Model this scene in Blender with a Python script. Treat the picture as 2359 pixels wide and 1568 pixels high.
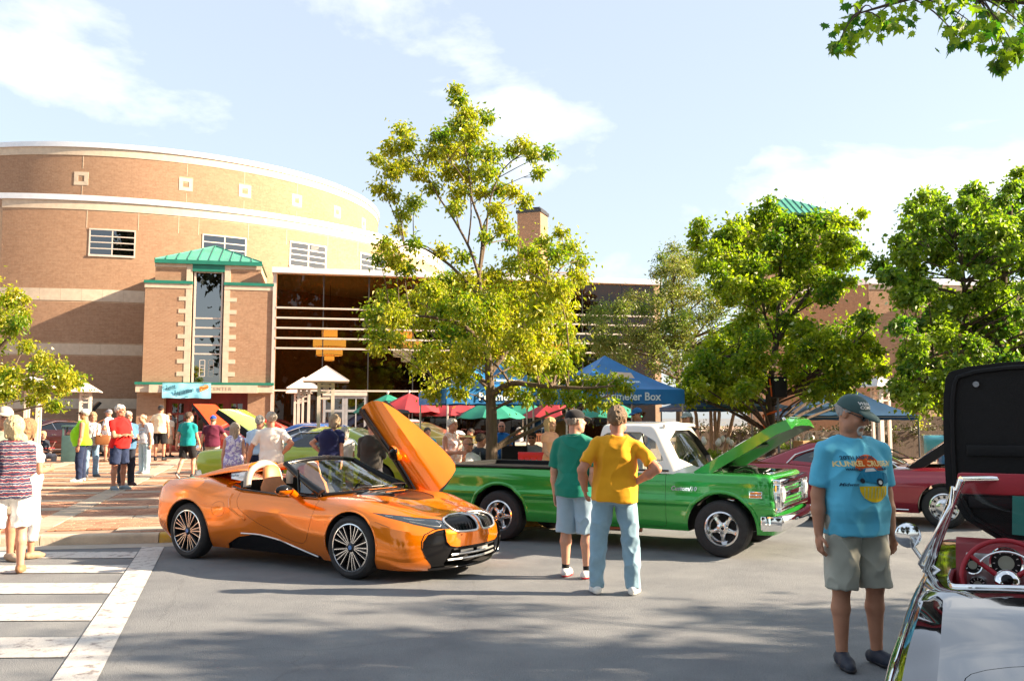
import bpy, bmesh, math, random
import numpy as np
from mathutils import Vector, Matrix
from mathutils.bvhtree import BVHTree
PI = math.pi
for o in list(bpy.data.objects):
 bpy.data.objects.remove(o)
scene = bpy.context.scene
COL = scene.collection
# ------------------------------------------------------------------ camera
CAMH = 1.75
PITCH = math.atan(77 / 900.0)
FPX = 900.0
cam_d = bpy.data.cameras.new('camera')
cam_d.sensor_width = 36.0
cam_d.lens = 36.0 * FPX / 1024.0
cam_d.clip_start = 0.05
cam_d.clip_end = 3000.0
cam = bpy.data.objects.new('camera', cam_d)
COL.objects.link(cam)
cam.location = (0, 0, CAMH)
cam.rotation_euler = (PI / 2 + PITCH, 0, 0)
scene.camera = cam
# ------------------------------------------------------------------ sky and sun
SUN_AZ = math.radians(-2.5)     # angle from +X towards +Y of the direction to the sun
SUN_EL = math.radians(25.0)
world = bpy.data.worlds.new('World')
scene.world = world
world.use_nodes = True
nt = world.node_tree
nt.nodes.clear()
w_out = nt.nodes.new('ShaderNodeOutputWorld')
w_bg = nt.nodes.new('ShaderNodeBackground')
w_sky = nt.nodes.new('ShaderNodeTexSky')
w_sky.sky_type = 'NISHITA'
w_sky.sun_disc = False
w_sky.sun_elevation = SUN_EL
w_sky.sun_rotation = PI / 2 - SUN_AZ
w_sky.air_density = 1.0
w_sky.dust_density = 1.6
w_sky.ozone_density = 1.0
w_bg.inputs['Strength'].default_value = 0.053
w_tc = nt.nodes.new('ShaderNodeTexCoord')
w_map = nt.nodes.new('ShaderNodeMapping')
w_map.inputs['Scale'].default_value = (1.0, 1.0, 2.1)
w_map.inputs['Location'].default_value = (8.18, 5.15, 7.94)
w_n1 = nt.nodes.new('ShaderNodeTexNoise')
w_n1.inputs['Scale'].default_value = 2.3
w_n1.inputs['Detail'].default_value = 9.0
w_n1.inputs['Roughness'].default_value = 0.56
w_n1.inputs['Distortion'].default_value = 0.25
w_rmp = nt.nodes.new('ShaderNodeValToRGB')
w_rmp.color_ramp.elements[0].position = 0.55
w_rmp.color_ramp.elements[0].color = (0, 0, 0, 1)
w_rmp.color_ramp.elements[1].position = 0.73
w_rmp.color_ramp.elements[1].color = (1, 1, 1, 1)
w_mix = nt.nodes.new('ShaderNodeMixRGB')
w_mix.inputs['Color2'].default_value = (8.6, 8.5, 8.3, 1)
w_amt = nt.nodes.new('ShaderNodeMath')
w_amt.operation = 'MULTIPLY'
w_amt.inputs[1].default_value = 0.92
w_gain = nt.nodes.new('ShaderNodeMixRGB')
w_gain.inputs['Fac'].default_value = 0.46          # thin high veil over the blue
w_gain.inputs['Color2'].default_value = (5.7, 6.25, 6.8, 1)
L = nt.links.new
L(w_tc.outputs['Generated'], w_map.inputs['Vector'])
L(w_map.outputs['Vector'], w_n1.inputs['Vector'])
L(w_n1.outputs['Fac'], w_rmp.inputs['Fac'])
L(w_rmp.outputs['Color'], w_amt.inputs[0])
L(w_sky.outputs['Color'], w_gain.inputs['Color1'])
L(w_gain.outputs['Color'], w_mix.inputs['Color1'])
L(w_amt.outputs['Value'], w_mix.inputs['Fac'])
L(w_mix.outputs['Color'], w_bg.inputs['Color'])
L(w_bg.outputs['Background'], w_out.inputs['Surface'])
sun_d = bpy.data.lights.new('sun', 'SUN')
sun_d.energy = 5.0
sun_d.angle = math.radians(0.55)
sun_d.color = (1.0, 0.80, 0.58)
sun = bpy.data.objects.new('sun', sun_d)
COL.objects.link(sun)
SUN_DIR = Vector((math.cos(SUN_EL) * math.cos(SUN_AZ), math.cos(SUN_EL) * math.sin(SUN_AZ), math.sin(SUN_EL)))
sun.rotation_euler = SUN_DIR.to_track_quat('Z', 'Y').to_euler()
scene.view_settings.view_transform = 'Standard'
scene.view_settings.look = 'None'
scene.view_settings.exposure = 2.0
scene.view_settings.gamma = 1.0
scene.view_settings.use_curve_mapping = False
scene.cycles.max_bounces = 8
scene.cycles.diffuse_bounces = 3
scene.cycles.glossy_bounces = 4
scene.cycles.transparent_max_bounces = 12
scene.cycles.use_denoising = True
scene.cycles.sample_clamp_indirect = 6.0
# ------------------------------------------------------------------ placement helpers (photo pixel -> place)
def _ray(px, py):
 a = (px - 512) / FPX
 b = (340 - py) / FPX
 return Vector((a, math.cos(PITCH) - b * math.sin(PITCH), math.sin(PITCH) + b * math.cos(PITCH)))
def at(x, y, Y):
 """point at depth Y seen at (x,y) of a 2359 px wide view of the photo"""
 r = _ray(x / 2.304, y / 2.304)
 return Vector((0, 0, CAMH)) + r * (Y / r.y)
def plaza_z(x, y):
 return 0.13 + 0.010 * max(0.0, y - 13.0)
def on_plaza(x, Y):
 p = at(x, 960, Y)
 return Vector((p.x, Y, plaza_z(p.x, Y)))
# ------------------------------------------------------------------ objects
def tag(o, label=None, cat=None, group=None, kind=None):
 if label: o['label'] = label
 if cat: o['category'] = cat
 if group: o['group'] = group
 if kind: o['kind'] = kind
 return o
def thing(name, label, cat, loc=(0, 0, 0), rz=0.0, group=None):
 o = bpy.data.objects.new(name, None)
 o.empty_display_size = 0.2
 COL.objects.link(o)
 o.location = loc
 o.rotation_euler = (0, 0, rz)
 return tag(o, label, cat, group)
def link(name, me, parent=None, mats=None):
 o = bpy.data.objects.new(name, me)
 COL.objects.link(o)
 if mats is not None and len(me.materials) == 0:
  for m in (mats if isinstance(mats, (list, tuple)) else [mats]):
   me.materials.append(m)
 if parent is not None:
  o.parent = parent
 return o
def copy_tree(o, parent=None):
 c = o.copy()
 COL.objects.link(c)
 c.parent = parent
 for ch in list(o.children):
  copy_tree(ch, c)
 return c
def smooth(me, on=True):
 me.polygons.foreach_set('use_smooth', [on] * len(me.polygons))
def auto_smooth(me, deg=35):
 """smooth shading with edges sharper than deg kept hard"""
 bm = bmesh.new()
 bm.from_mesh(me)
 lim = math.radians(deg)
 for f in bm.faces:
  f.smooth = True
 for e in bm.edges:
  e.smooth = not (len(e.link_faces) == 2 and e.calc_face_angle(0) > lim)
 bm.to_mesh(me)
 bm.free()
def rotpt(p, ax, ang):
 return Matrix.Rotation(ang, 3, ax) @ Vector(p)
class MB:
 """collects verts/faces with a material index"""
 def __init__(self):
  self.v, self.f, self.m = [], [], []
 def add(self, vs, fs, mi=0):
  b = len(self.v)
  self.v += [tuple(p) for p in vs]
  for f in fs:
   self.f.append(tuple(i + b for i in f))
   self.m.append(mi)
  return self
 def box(self, c, s, mi=0, rot=None, taper=None):
  hx, hy, hz = s[0] / 2, s[1] / 2, s[2] / 2
  P = []
  for z in (-1, 1):
   k = taper if (taper and z > 0) else 1.0
   for x, y in ((-1, -1), (1, -1), (1, 1), (-1, 1)):
    p = Vector((x * hx * k, y * hy * k, z * hz))
    if rot is not None: p = rot @ p
    P.append(p + Vector(c))
  return self.add(P, [(3, 2, 1, 0), (4, 5, 6, 7), (0, 1, 5, 4), (1, 2, 6, 5), (2, 3, 7, 6), (3, 0, 4, 7)], mi)
 def bbox(self, c, s, b=0.01, mi=0, rot=None):
  """box with chamfered edges"""
  hx, hy, hz = s[0] / 2, s[1] / 2, s[2] / 2
  b = min(b, hx * .9, hy * .9, hz * .9)
  bm = bmesh.new()
  bmesh.ops.create_cube(bm, size=1.0)
  for v in bm.verts:
   v.co = Vector((v.co.x * 2 * hx, v.co.y * 2 * hy, v.co.z * 2 * hz))
  bmesh.ops.bevel(bm, geom=list(bm.edges), offset=b, segments=2, affect='EDGES', profile=0.6)
  R = rot if rot is not None else Matrix.Identity(3)
  bm.verts.index_update()
  self.add([R @ v.co + Vector(c) for v in bm.verts], [[v.index for v in f.verts] for f in bm.faces], mi)
  bm.free()
  return self
 def tube(self, pts, r, n=8, mi=0, cap=True, up=None):
  pts = [Vector(p) for p in pts]
  if not hasattr(r, '__len__'): r = [r] * len(pts)
  rings = []
  t = (pts[1] - pts[0]).normalized()
  nrm = Vector((0, 0, 1)) if abs(t.z) < .9 else Vector((1, 0, 0))
  if up is not None: nrm = Vector(up)
  for i, p in enumerate(pts):
   if i == 0: t = (pts[1] - pts[0]).normalized()
   elif i == len(pts) - 1: t = (pts[-1] - pts[-2]).normalized()
   else: t = ((pts[i + 1] - p).normalized() + (p - pts[i - 1]).normalized()).normalized()
   nrm = (nrm - t * nrm.dot(t)).normalized()
   bn = t.cross(nrm)
   rings.append([p + (nrm * math.cos(2 * PI * k / n) + bn * math.sin(2 * PI * k / n)) * r[i] for k in range(n)])
  vs = [q for ring in rings for q in ring]
  fs = [(i * n + k, i * n + (k + 1) % n, (i + 1) * n + (k + 1) % n, (i + 1) * n + k) for i in range(len(pts) - 1) for k in range(n)]
  if cap:
   fs.append(tuple(range(n - 1, -1, -1)))
   fs.append(tuple((len(pts) - 1) * n + k for k in range(n)))
  return self.add(vs, fs, mi)
 def lathe(self, prof, n=24, mi=0, axis='Z', c=(0, 0, 0), a0=0.0):
  """prof = [(r, h)] turned round axis"""
  vs = []
  for r, h in prof:
   for k in range(n):
    a = a0 + 2 * PI * k / n
    x, y = r * math.cos(a), r * math.sin(a)
    p = {'Z': (x, y, h), 'Y': (x, h, y), 'X': (h, x, y)}[axis]
    vs.append((p[0] + c[0], p[1] + c[1], p[2] + c[2]))
  fs = []
  for i in range(len(prof) - 1):
   for k in range(n):
    q = (i * n + k, i * n + (k + 1) % n, (i + 1) * n + (k + 1) % n, (i + 1) * n + k)
    fs.append(q if axis != 'Y' else q[::-1])
  return self.add(vs, fs, mi)
 def prism(self, poly, d0, d1, plane='XZ', mi=0):
  """extrude polygon (2D) between d0 and d1 along the missing axis"""
  def P(a, b, d):
   return {'XZ': (a, d, b), 'XY': (a, b, d), 'YZ': (d, a, b)}[plane]
  n = len(poly)
  vs = [P(a, b, d0) for a, b in poly] + [P(a, b, d1) for a, b in poly]
  fs = [tuple(range(n)), tuple(range(2 * n - 1, n - 1, -1))]
  fs += [(i, i + n, (i + 1) % n + n, (i + 1) % n) for i in range(n)]
  return self.add(vs, fs, mi)
 def grid(self, P, mi=0, closed_u=False, closed_v=False, flip=False):
  """P[i][j] points"""
  nu, nv = len(P), len(P[0])
  vs = [q for row in P for q in row]
  fs = []
  for i in range(nu if closed_u else nu - 1):
   for j in range(nv if closed_v else nv - 1):
    q = (i * nv + j, i * nv + (j + 1) % nv, ((i + 1) % nu) * nv + (j + 1) % nv, ((i + 1) % nu) * nv + j)
    fs.append(q[::-1] if flip else q)
  return self.add(vs, fs, mi)
 def mesh(self, name, mats=None, sm=None, fix=True):
  me = bpy.data.meshes.new(name)
  me.from_pydata([tuple(p) for p in self.v], [], self.f)
  if mats is not None:
   for m in (mats if isinstance(mats, (list, tuple)) else [mats]):
    me.materials.append(m)
   me.polygons.foreach_set('material_index', self.m)
  if fix:
   bm = bmesh.new(); bm.from_mesh(me)
   bmesh.ops.recalc_face_normals(bm, faces=bm.faces)
   bm.to_mesh(me); bm.free()
  if sm is not None: auto_smooth(me, sm)
  me.update()
  return me
 def build(self, name, mats, parent=None, sm=None, fix=True):
  return link(name, self.mesh(name, mats, sm, fix), parent)
def np_mesh(name, V, Fq, mats, attr=None, sm=False):
 """quads/tris numpy arrays -> mesh; attr: per face float 'rnd'"""
 me = bpy.data.meshes.new(name)
 V = np.asarray(V, np.float32); Fq = np.asarray(Fq, np.int32)
 k = Fq.shape[1]
 me.vertices.add(len(V)); me.vertices.foreach_set('co', V.ravel())
 me.loops.add(Fq.size); me.loops.foreach_set('vertex_index', Fq.ravel())
 me.polygons.add(len(Fq))
 me.polygons.foreach_set('loop_start', np.arange(0, Fq.size, k, dtype=np.int32))
 for m in (mats if isinstance(mats, (list, tuple)) else [mats]):
  me.materials.append(m)
 me.polygons.foreach_set('use_smooth', np.full(len(Fq), bool(sm)))
 me.update(calc_edges=True)
 if attr is not None:
  a = me.attributes.new('rnd', 'FLOAT', 'FACE')
  a.data.foreach_set('value', np.asarray(attr, np.float32))
 me.validate()
 return me
# ------------------------------------------------------------------ materials
MATS = {}
def _n(nt, kind, **kw):
 n = nt.nodes.new('ShaderNode' + kind)
 for k, v in kw.items():
  if k in n.inputs: n.inputs[k].default_value = v
  else: setattr(n, k, v)
 return n
def c4(c): return (c[0], c[1], c[2], 1.0)
def pm(name, col, rough=0.6, metal=0.0, var=0.12, scale=6.0, bump=0.0, bscale=40.0, coat=0.0, spec=0.5,
       col2=None, attr=None, sheen=0.0, emit=None, trans=0.0, stretch=(1, 1, 1), rvar=0.0, detail=5.0):
 """principled material whose colour and relief vary with procedural noise"""
 if name in MATS: return MATS[name]
 m = bpy.data.materials.new(name)
 m.use_nodes = True
 t = m.node_tree
 b = t.nodes['Principled BSDF']
 lk = t.links.new
 b.inputs['Roughness'].default_value = rough
 b.inputs['Metallic'].default_value = metal
 b.inputs['Specular IOR Level'].default_value = spec
 b.inputs['Coat Weight'].default_value = coat
 b.inputs['Coat Roughness'].default_value = 0.03
 b.inputs['Sheen Weight'].default_value = sheen
 if trans: b.inputs['Transmission Weight'].default_value = trans
 tc = _n(t, 'TexCoord')
 mp = _n(t, 'Mapping'); mp.inputs['Scale'].default_value = stretch
 lk(tc.outputs['Object'], mp.inputs['Vector'])
 nz = _n(t, 'TexNoise', Scale=scale, Detail=detail, Roughness=0.6)
 lk(mp.outputs['Vector'], nz.inputs['Vector'])
 d = col2 if col2 is not None else [c * (1 - var) for c in col]
 l = col if col2 is not None else [min(1, c * (1 + var)) for c in col]
 rp = _n(t, 'ValToRGB')
 rp.color_ramp.elements[0].position = 0.32; rp.color_ramp.elements[0].color = c4(d)
 rp.color_ramp.elements[1].position = 0.68; rp.color_ramp.elements[1].color = c4(l)
 lk(nz.outputs['Fac'], rp.inputs['Fac'])
 out = rp.outputs['Color']
 if attr is not None:      # list of colours picked by the per-piece random number
  at_ = _n(t, 'Attribute', attribute_name='rnd')
  r2 = _n(t, 'ValToRGB')
  r2.color_ramp.interpolation = 'LINEAR'
  els = r2.color_ramp.elements
  for i, c in enumerate(attr):
   pos = i / (len(attr) - 1)
   e = els[0] if i == 0 else (els[1] if i == len(attr) - 1 else els.new(pos))
   e.position = pos; e.color = c4(c)
  lk(at_.outputs['Fac'], r2.inputs['Fac'])
  mx = _n(t, 'MixRGB', blend_type='MULTIPLY'); mx.inputs['Fac'].default_value = 1.0
  sc = _n(t, 'MixRGB', blend_type='MIX'); sc.inputs['Fac'].default_value = 1.0
  lk(r2.outputs['Color'], mx.inputs['Color1'])
  rp.color_ramp.elements[0].color = (1 - var,) * 3 + (1,)
  rp.color_ramp.elements[1].color = (1 + var,) * 3 + (1,)
  lk(rp.outputs['Color'], mx.inputs['Color2'])
  out = mx.outputs['Color']
 lk(out, b.inputs['Base Color'])
 if rvar:
  rr = _n(t, 'MapRange'); rr.inputs['To Min'].default_value = max(0, rough - rvar); rr.inputs['To Max'].default_value = min(1, rough + rvar)
  lk(nz.outputs['Fac'], rr.inputs['Value']); lk(rr.outputs['Result'], b.inputs['Roughness'])
 if bump:
  n2 = _n(t, 'TexNoise', Scale=bscale, Detail=4.0, Roughness=0.6)
  lk(mp.outputs['Vector'], n2.inputs['Vector'])
  bp = _n(t, 'Bump', Strength=bump, Distance=0.02)
  lk(n2.outputs['Fac'], bp.inputs['Height']); lk(bp.outputs['Normal'], b.inputs['Normal'])
 if emit is not None:
  b.inputs['Emission Color'].default_value = c4(emit[0]); b.inputs['Emission Strength'].default_value = emit[1]
 MATS[name] = m
 return m
def paint(name, col, metal=0.15, var=0.03, rough=0.32):
 return pm(name, col, rough=rough, metal=metal, var=var, scale=3.0, coat=1.0, spec=0.5)
def glass(name, tint=(0.75, 0.8, 0.8), refl=1.5, rough=0.0, bias=0.04, bump=0.0):
 """thin pane: tinted see-through mixed with a mirror reflection by Fresnel"""
 if name in MATS: return MATS[name]
 m = bpy.data.materials.new(name); m.use_nodes = True
 t = m.node_tree; t.nodes.clear(); lk = t.links.new
 out = _n(t, 'OutputMaterial'); mx = _n(t, 'MixShader')
 tr = _n(t, 'BsdfTransparent'); tr.inputs['Color'].default_value = c4(tint)
 gl = _n(t, 'BsdfGlossy'); gl.inputs['Roughness'].default_value = rough; gl.inputs['Color'].default_value = (1, 1, 1, 1)
 fr = _n(t, 'Fresnel'); fr.inputs['IOR'].default_value = refl
 ad = _n(t, 'Math', operation='ADD'); ad.inputs[1].default_value = bias; ad.use_clamp = True
 lk(fr.outputs['Fac'], ad.inputs[0]); lk(ad.outputs['Value'], mx.inputs['Fac'])
 lk(tr.outputs['BSDF'], mx.inputs[1]); lk(gl.outputs['BSDF'], mx.inputs[2]); lk(mx.outputs['Shader'], out.inputs['Surface'])
 if bump:
  tc = _n(t, 'TexCoord'); nz = _n(t, 'TexNoise', Scale=0.7, Detail=1.0); bp = _n(t, 'Bump', Strength=bump, Distance=0.05)
  lk(tc.outputs['Object'], nz.inputs['Vector']); lk(nz.outputs['Fac'], bp.inputs['Height']); lk(bp.outputs['Normal'], gl.inputs['Normal'])
 MATS[name] = m
 return m
def leafmat(name, cols, transl=0.45):
 if name in MATS: return MATS[name]
 m = bpy.data.materials.new(name); m.use_nodes = True
 t = m.node_tree; lk = t.links.new
 b = t.nodes['Principled BSDF']; out = t.nodes['Material Output']
 b.inputs['Roughness'].default_value = 0.42; b.inputs['Specular IOR Level'].default_value = 0.45
 at_ = _n(t, 'Attribute', attribute_name='rnd'); oi = _n(t, 'ObjectInfo')
 rp = _n(t, 'ValToRGB'); els = rp.color_ramp.elements
 for i, c in enumerate(cols):
  pos = i / (len(cols) - 1)
  e = els[0] if i == 0 else (els[1] if i == len(cols) - 1 else els.new(pos))
  e.position = pos; e.color = c4(c)
 ad = _n(t, 'Math', operation='ADD')
 lk(at_.outputs['Fac'], ad.inputs[0])
 ad.inputs[1].default_value = 0.0
 lk(ad.outputs['Value'], rp.inputs['Fac'])
 lk(rp.outputs['Color'], b.inputs['Base Color'])
 tl = _n(t, 'BsdfTranslucent'); mx = _n(t, 'MixShader'); mx.inputs['Fac'].default_value = transl
 g = _n(t, 'MixRGB', blend_type='MULTIPLY'); g.inputs['Fac'].default_value = 1.0; g.inputs['Color2'].default_value = (1.15, 1.5, 0.35, 1)
 lk(rp.outputs['Color'], g.inputs['Color1']); lk(g.outputs['Color'], tl.inputs['Color'])
 lk(b.outputs['BSDF'], mx.inputs[1]); lk(tl.outputs['BSDF'], mx.inputs[2]); lk(mx.outputs['Shader'], out.inputs['Surface'])
 MATS[name] = m
 return m
def text_mesh(body, size=1.0, extrude=0.002, shear=0.0, align='CENTER', bold=0.0, spacing=1.0):
 cu = bpy.data.curves.new('lettering', 'FONT')
 cu.body = body; cu.size = size; cu.extrude = extrude; cu.shear = shear
 cu.align_x = align; cu.align_y = 'CENTER'; cu.offset = bold; cu.space_character = spacing
 cu.resolution_u = 3
 o = bpy.data.objects.new('lettering', cu); COL.objects.link(o)
 dg = bpy.context.evaluated_depsgraph_get()
 me = bpy.data.meshes.new_from_object(o.evaluated_get(dg))
 bpy.data.objects.remove(o); bpy.data.curves.remove(cu)
 return me
def frame_mat(o, x, y):
 """matrix with local x,y axes along x,y and origin o"""
 x = Vector(x).normalized(); y = Vector(y); z = x.cross(y).normalized(); y = z.cross(x)
 M = Matrix((x, y, z)).transposed().to_4x4(); M.translation = Vector(o)
 return M
def eval_mesh(o):
 dg = bpy.context.evaluated_depsgraph_get()
 return bpy.data.meshes.new_from_object(o.evaluated_get(dg))
rng = np.random.default_rng(7)
random.seed(7)
chrome = pm('chrome', (0.82, 0.83, 0.84), rough=0.06, metal=1.0, var=0.03)
blackgloss = pm('black_gloss', (0.006, 0.006, 0.007), rough=0.14, var=0.1, spec=0.25)
blackmatte = pm('black_matte', (0.008, 0.008, 0.009), rough=0.6, spec=0.3, var=0.2, bump=0.1)
rubber = pm('rubber', (0.022, 0.022, 0.024), rough=0.78, var=0.25, scale=20, bump=0.15, bscale=90)
white_paint = pm('white_paint', (0.8, 0.79, 0.76), rough=0.4, var=0.04)
# ================================================================== ground, kerb, plaza
def asphalt_mat():
 m = bpy.data.materials.new('asphalt'); m.use_nodes = True
 t = m.node_tree; lk = t.links.new; b = t.nodes['Principled BSDF']
 tc = _n(t, 'TexCoord')
 fine = _n(t, 'TexNoise', Scale=95.0, Detail=6.0, Roughness=0.75)
 mid = _n(t, 'TexNoise', Scale=1.1, Detail=7.0, Roughness=0.62)
 vor = _n(t, 'TexVoronoi', Scale=150.0)
 for n in (fine, mid, vor): lk(tc.outputs['Object'], n.inputs['Vector'])
 r1 = _n(t, 'ValToRGB'); e = r1.color_ramp.elements
 e[0].position = 0.3; e[0].color = (0.108, 0.122, 0.136, 1); e[1].position = 0.72; e[1].color = (0.275, 0.288, 0.302, 1)
 lk(fine.outputs['Fac'], r1.inputs['Fac'])
 r2 = _n(t, 'ValToRGB'); e = r2.color_ramp.elements
 e[0].position = 0.3; e[0].color = (0.70, 0.70, 0.72, 1); e[1].position = 0.7; e[1].color = (1.12, 1.1, 1.06, 1)
 lk(mid.outputs['Fac'], r2.inputs['Fac'])
 mx = _n(t, 'MixRGB', blend_type='MULTIPLY'); mx.inputs['Fac'].default_value = 1
 lk(r1.outputs['Color'], mx.inputs['Color1']); lk(r2.outputs['Color'], mx.inputs['Color2'])
 # oil drips and sealed cracks
 ck = _n(t, 'TexVoronoi', Scale=0.22); ck.feature = 'DISTANCE_TO_EDGE'
 wob = _n(t, 'TexNoise', Scale=1.6, Detail=6.0); ofs = _n(t, 'MixRGB', blend_type='ADD'); ofs.inputs['Fac'].default_value = 0.55
 lk(tc.outputs['Object'], wob.inputs['Vector']); lk(tc.outputs['Object'], ofs.inputs['Color1']); lk(wob.outputs['Color'], ofs.inputs['Color2']); lk(ofs.outputs['Color'], ck.inputs['Vector'])
 cr = _n(t, 'ValToRGB'); e = cr.color_ramp.elements
 e[0].position = 0.0; e[0].color = (0.35, 0.35, 0.36, 1); e[1].position = 0.0022; e[1].color = (1, 1, 1, 1)
 lk(ck.outputs['Distance'], cr.inputs['Fac'])
 m2 = _n(t, 'MixRGB', blend_type='MULTIPLY'); m2.inputs['Fac'].default_value = 0.22
 lk(mx.outputs['Color'], m2.inputs['Color1']); lk(cr.outputs['Color'], m2.inputs['Color2'])
 lk(m2.outputs['Color'], b.inputs['Base Color'])
 b.inputs['Roughness'].default_value = 0.85; b.inputs['Specular IOR Level'].default_value = 0.35
 bp = _n(t, 'Bump', Strength=0.55, Distance=0.012)
 ad = _n(t, 'Math', operation='ADD'); lk(fine.outputs['Fac'], ad.inputs[0]); lk(vor.outputs['Distance'], ad.inputs[1])
 lk(ad.outputs['Value'], bp.inputs['Height']); lk(bp.outputs['Normal'], b.inputs['Normal'])
 return m
M_asph = asphalt_mat()
mb = MB()
mb.add([(-900, -300, 0), (900, -300, 0), (900, 1500, 0), (-900, 1500, 0)], [(0, 1, 2, 3)])
tag(mb.build('ground', M_asph), kind='structure', label='grey asphalt of the car park and street')
# kerb line (front, foot of the kerb)
KERB = [(-60, 3.7), (-6.48, 12.53), (-4.95, 12.80), (-4.1, 13.08), (60, 36.4)]
def offs(line, d):
 out = []
 for i, p in enumerate(line):
  a = Vector(line[max(i - 1, 0)]); c = Vector(line[min(i + 1, len(line) - 1)])
  t = (c - a).normalized(); out.append((p[0] - t.y * d, p[1] + t.x * d))
 return out
KB = offs(KERB, 0.16)
M_kerb = pm('kerb_concrete', (0.56, 0.46, 0.34), col2=(0.40, 0.33, 0.25), rough=0.9, scale=4, bump=0.35, bscale=40)
M_kerby = pm('kerb_yellow', (0.62, 0.38, 0.03), col2=(0.42, 0.30, 0.10), rough=0.8, scale=9, bump=0.3)
def kerb_piece(a0, a1, b0, b1, mat_, parent, j=0.006):
 """one cast length of kerb with a rounded nose"""
 a0, a1, b0, b1 = Vector(a0), Vector(a1), Vector(b0), Vector(b1)
 t = (a1 - a0).normalized(); rows = []
 for (A, B) in ((a0 + t * j, b0 + t * j), (a1 - t * j, b1 - t * j)):
  n = (B - A).normalized()
  prof = [(0.0, -0.05), (0.006, 0.095), (0.018, 0.122), (0.04, 0.135), (0.16, 0.137), (0.16, -0.05)]
  rows.append([(A.x + n.x * u, A.y + n.y * u, z) for u, z in prof])
 m = MB(); n_ = len(rows[0])
 m.grid(rows); m.add(rows[0] + rows[1], [tuple(range(n_)), tuple(range(2 * n_ - 1, n_ - 1, -1))])
 o = m.build('kerb_stone', mat_, parent, sm=40); return o
kerb = thing('kerb', None, None); tag(kerb, label='tan concrete kerb along the brick plaza, yellow behind the orange car', kind='structure')
def walk(line, step):
 pts = []
 for i in range(len(line) - 1):
  a, c = Vector(line[i]), Vector(line[i + 1]); n = max(1, round((c - a).length / step))
  for k in range(n): pts.append(tuple(a.lerp(c, k / n)))
 pts.append(line[-1]); return pts
_in = lambda p: -14 < p[0] < 24
kf, kb = walk(KERB, 1.6), walk(KB, 1.6)
# walk() may give unequal counts: rebuild back points by the same offsets
kb = offs(kf, 0.16)
for i in range(len(kf) - 1):
 if _in(kf[i]):
  yel = kf[i][0] > -5.0 and kf[i][0] < 16
  kerb_piece(kf[i], kf[i + 1], kb[i], kb[i + 1], M_kerby if yel else M_kerb, kerb)
gut = MB(); g0 = offs(KERB, -0.42)
gut.add([(x, y, 0.004) for x, y in KERB] + [(x, y, 0.004) for x, y in g0], [(i, i + 1, i + 1 + len(KERB), i + len(KERB)) for i in range(len(KERB) - 1)])
tag(gut.build('gutter', pm('gutter_concrete', (0.36, 0.32, 0.27), rough=0.9, scale=3, bump=0.3), None), kind='structure', label='pale concrete gutter strip at the foot of the kerb')
# plaza sheet
ps = MB(); far_y = 140.0
def pz(p): return (p[0], p[1], plaza_z(*p) - 0.03)
pts = offs(KERB, 0.155)
rows = [[pz(p) for p in pts]]
for y in (20, 30, 45, 80, far_y):
 rows.append([pz((p[0], max(p[1] + .5, y))) if y < 60 else (p[0], max(p[1] + 1, y), plaza_z(0, 45)) for p in pts])
ps.grid(rows)
M_bed = pm('paver_bed', (0.30, 0.20, 0.14), rough=0.95, var=0.3, scale=5, bump=0.4)
plaza = ps.build('plaza', M_bed); tag(plaza, label='brick plaza with pale concrete bands behind the kerb', kind='structure')
# paving: concrete bands and brick pavers in a frame turned 14 degrees
PA = math.radians(14); PE = Vector((math.cos(PA), math.sin(PA))); PN = Vector((-math.sin(PA), math.cos(PA))); PO = Vector((-7.4, 14.2))
M_slab = pm('band_concrete', (0.44, 0.35, 0.265), col2=(0.34, 0.27, 0.205), rough=0.9, scale=3, bump=0.25, bscale=60)
M_pav = pm('paver_brick', (1, 1, 1), rough=0.88, var=0.18, scale=14, bump=0.3, attr=[(0.30, 0.13, 0.075), (0.42, 0.20, 0.115), (0.36, 0.17, 0.10), (0.26, 0.14, 0.10), (0.46, 0.25, 0.155)])
def inside_plaza(p):
 for i in range(len(KERB) - 1):
  a, c = KERB[i], KERB[i + 1]
  if a[0] <= p[0] <= c[0]:
   return p[1] > a[1] + (c[1] - a[1]) * (p[0] - a[0]) / (c[0] - a[0]) + 0.30
 return False
def slab(u0, u1, v0, v1):
 cs = [PO + PE * u + PN * v for u, v in ((u0, v0), (u1, v0), (u1, v1), (u0, v1))]
 if not all(inside_plaza(c) for c in cs): return
 m = MB(); b = 0.012
 top = [PO + PE * u + PN * v for u, v in ((u0 + b, v0 + b), (u1 - b, v0 + b), (u1 - b, v1 - b), (u0 + b, v1 - b))]
 m.add([(c.x, c.y, plaza_z(c.x, c.y) - .03) for c in cs] + [(c.x, c.y, plaza_z(c.x, c.y) + .008) for c in top], [(4, 5, 6, 7), (0, 1, 5, 4), (1, 2, 6, 5), (2, 3, 7, 6), (3, 0, 4, 7)])
 m.build('concrete_slab', M_slab, plaza)
UB, VB, BW = 3.3, 1.55, 0.42
pav_v, pav_r = [], []
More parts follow.
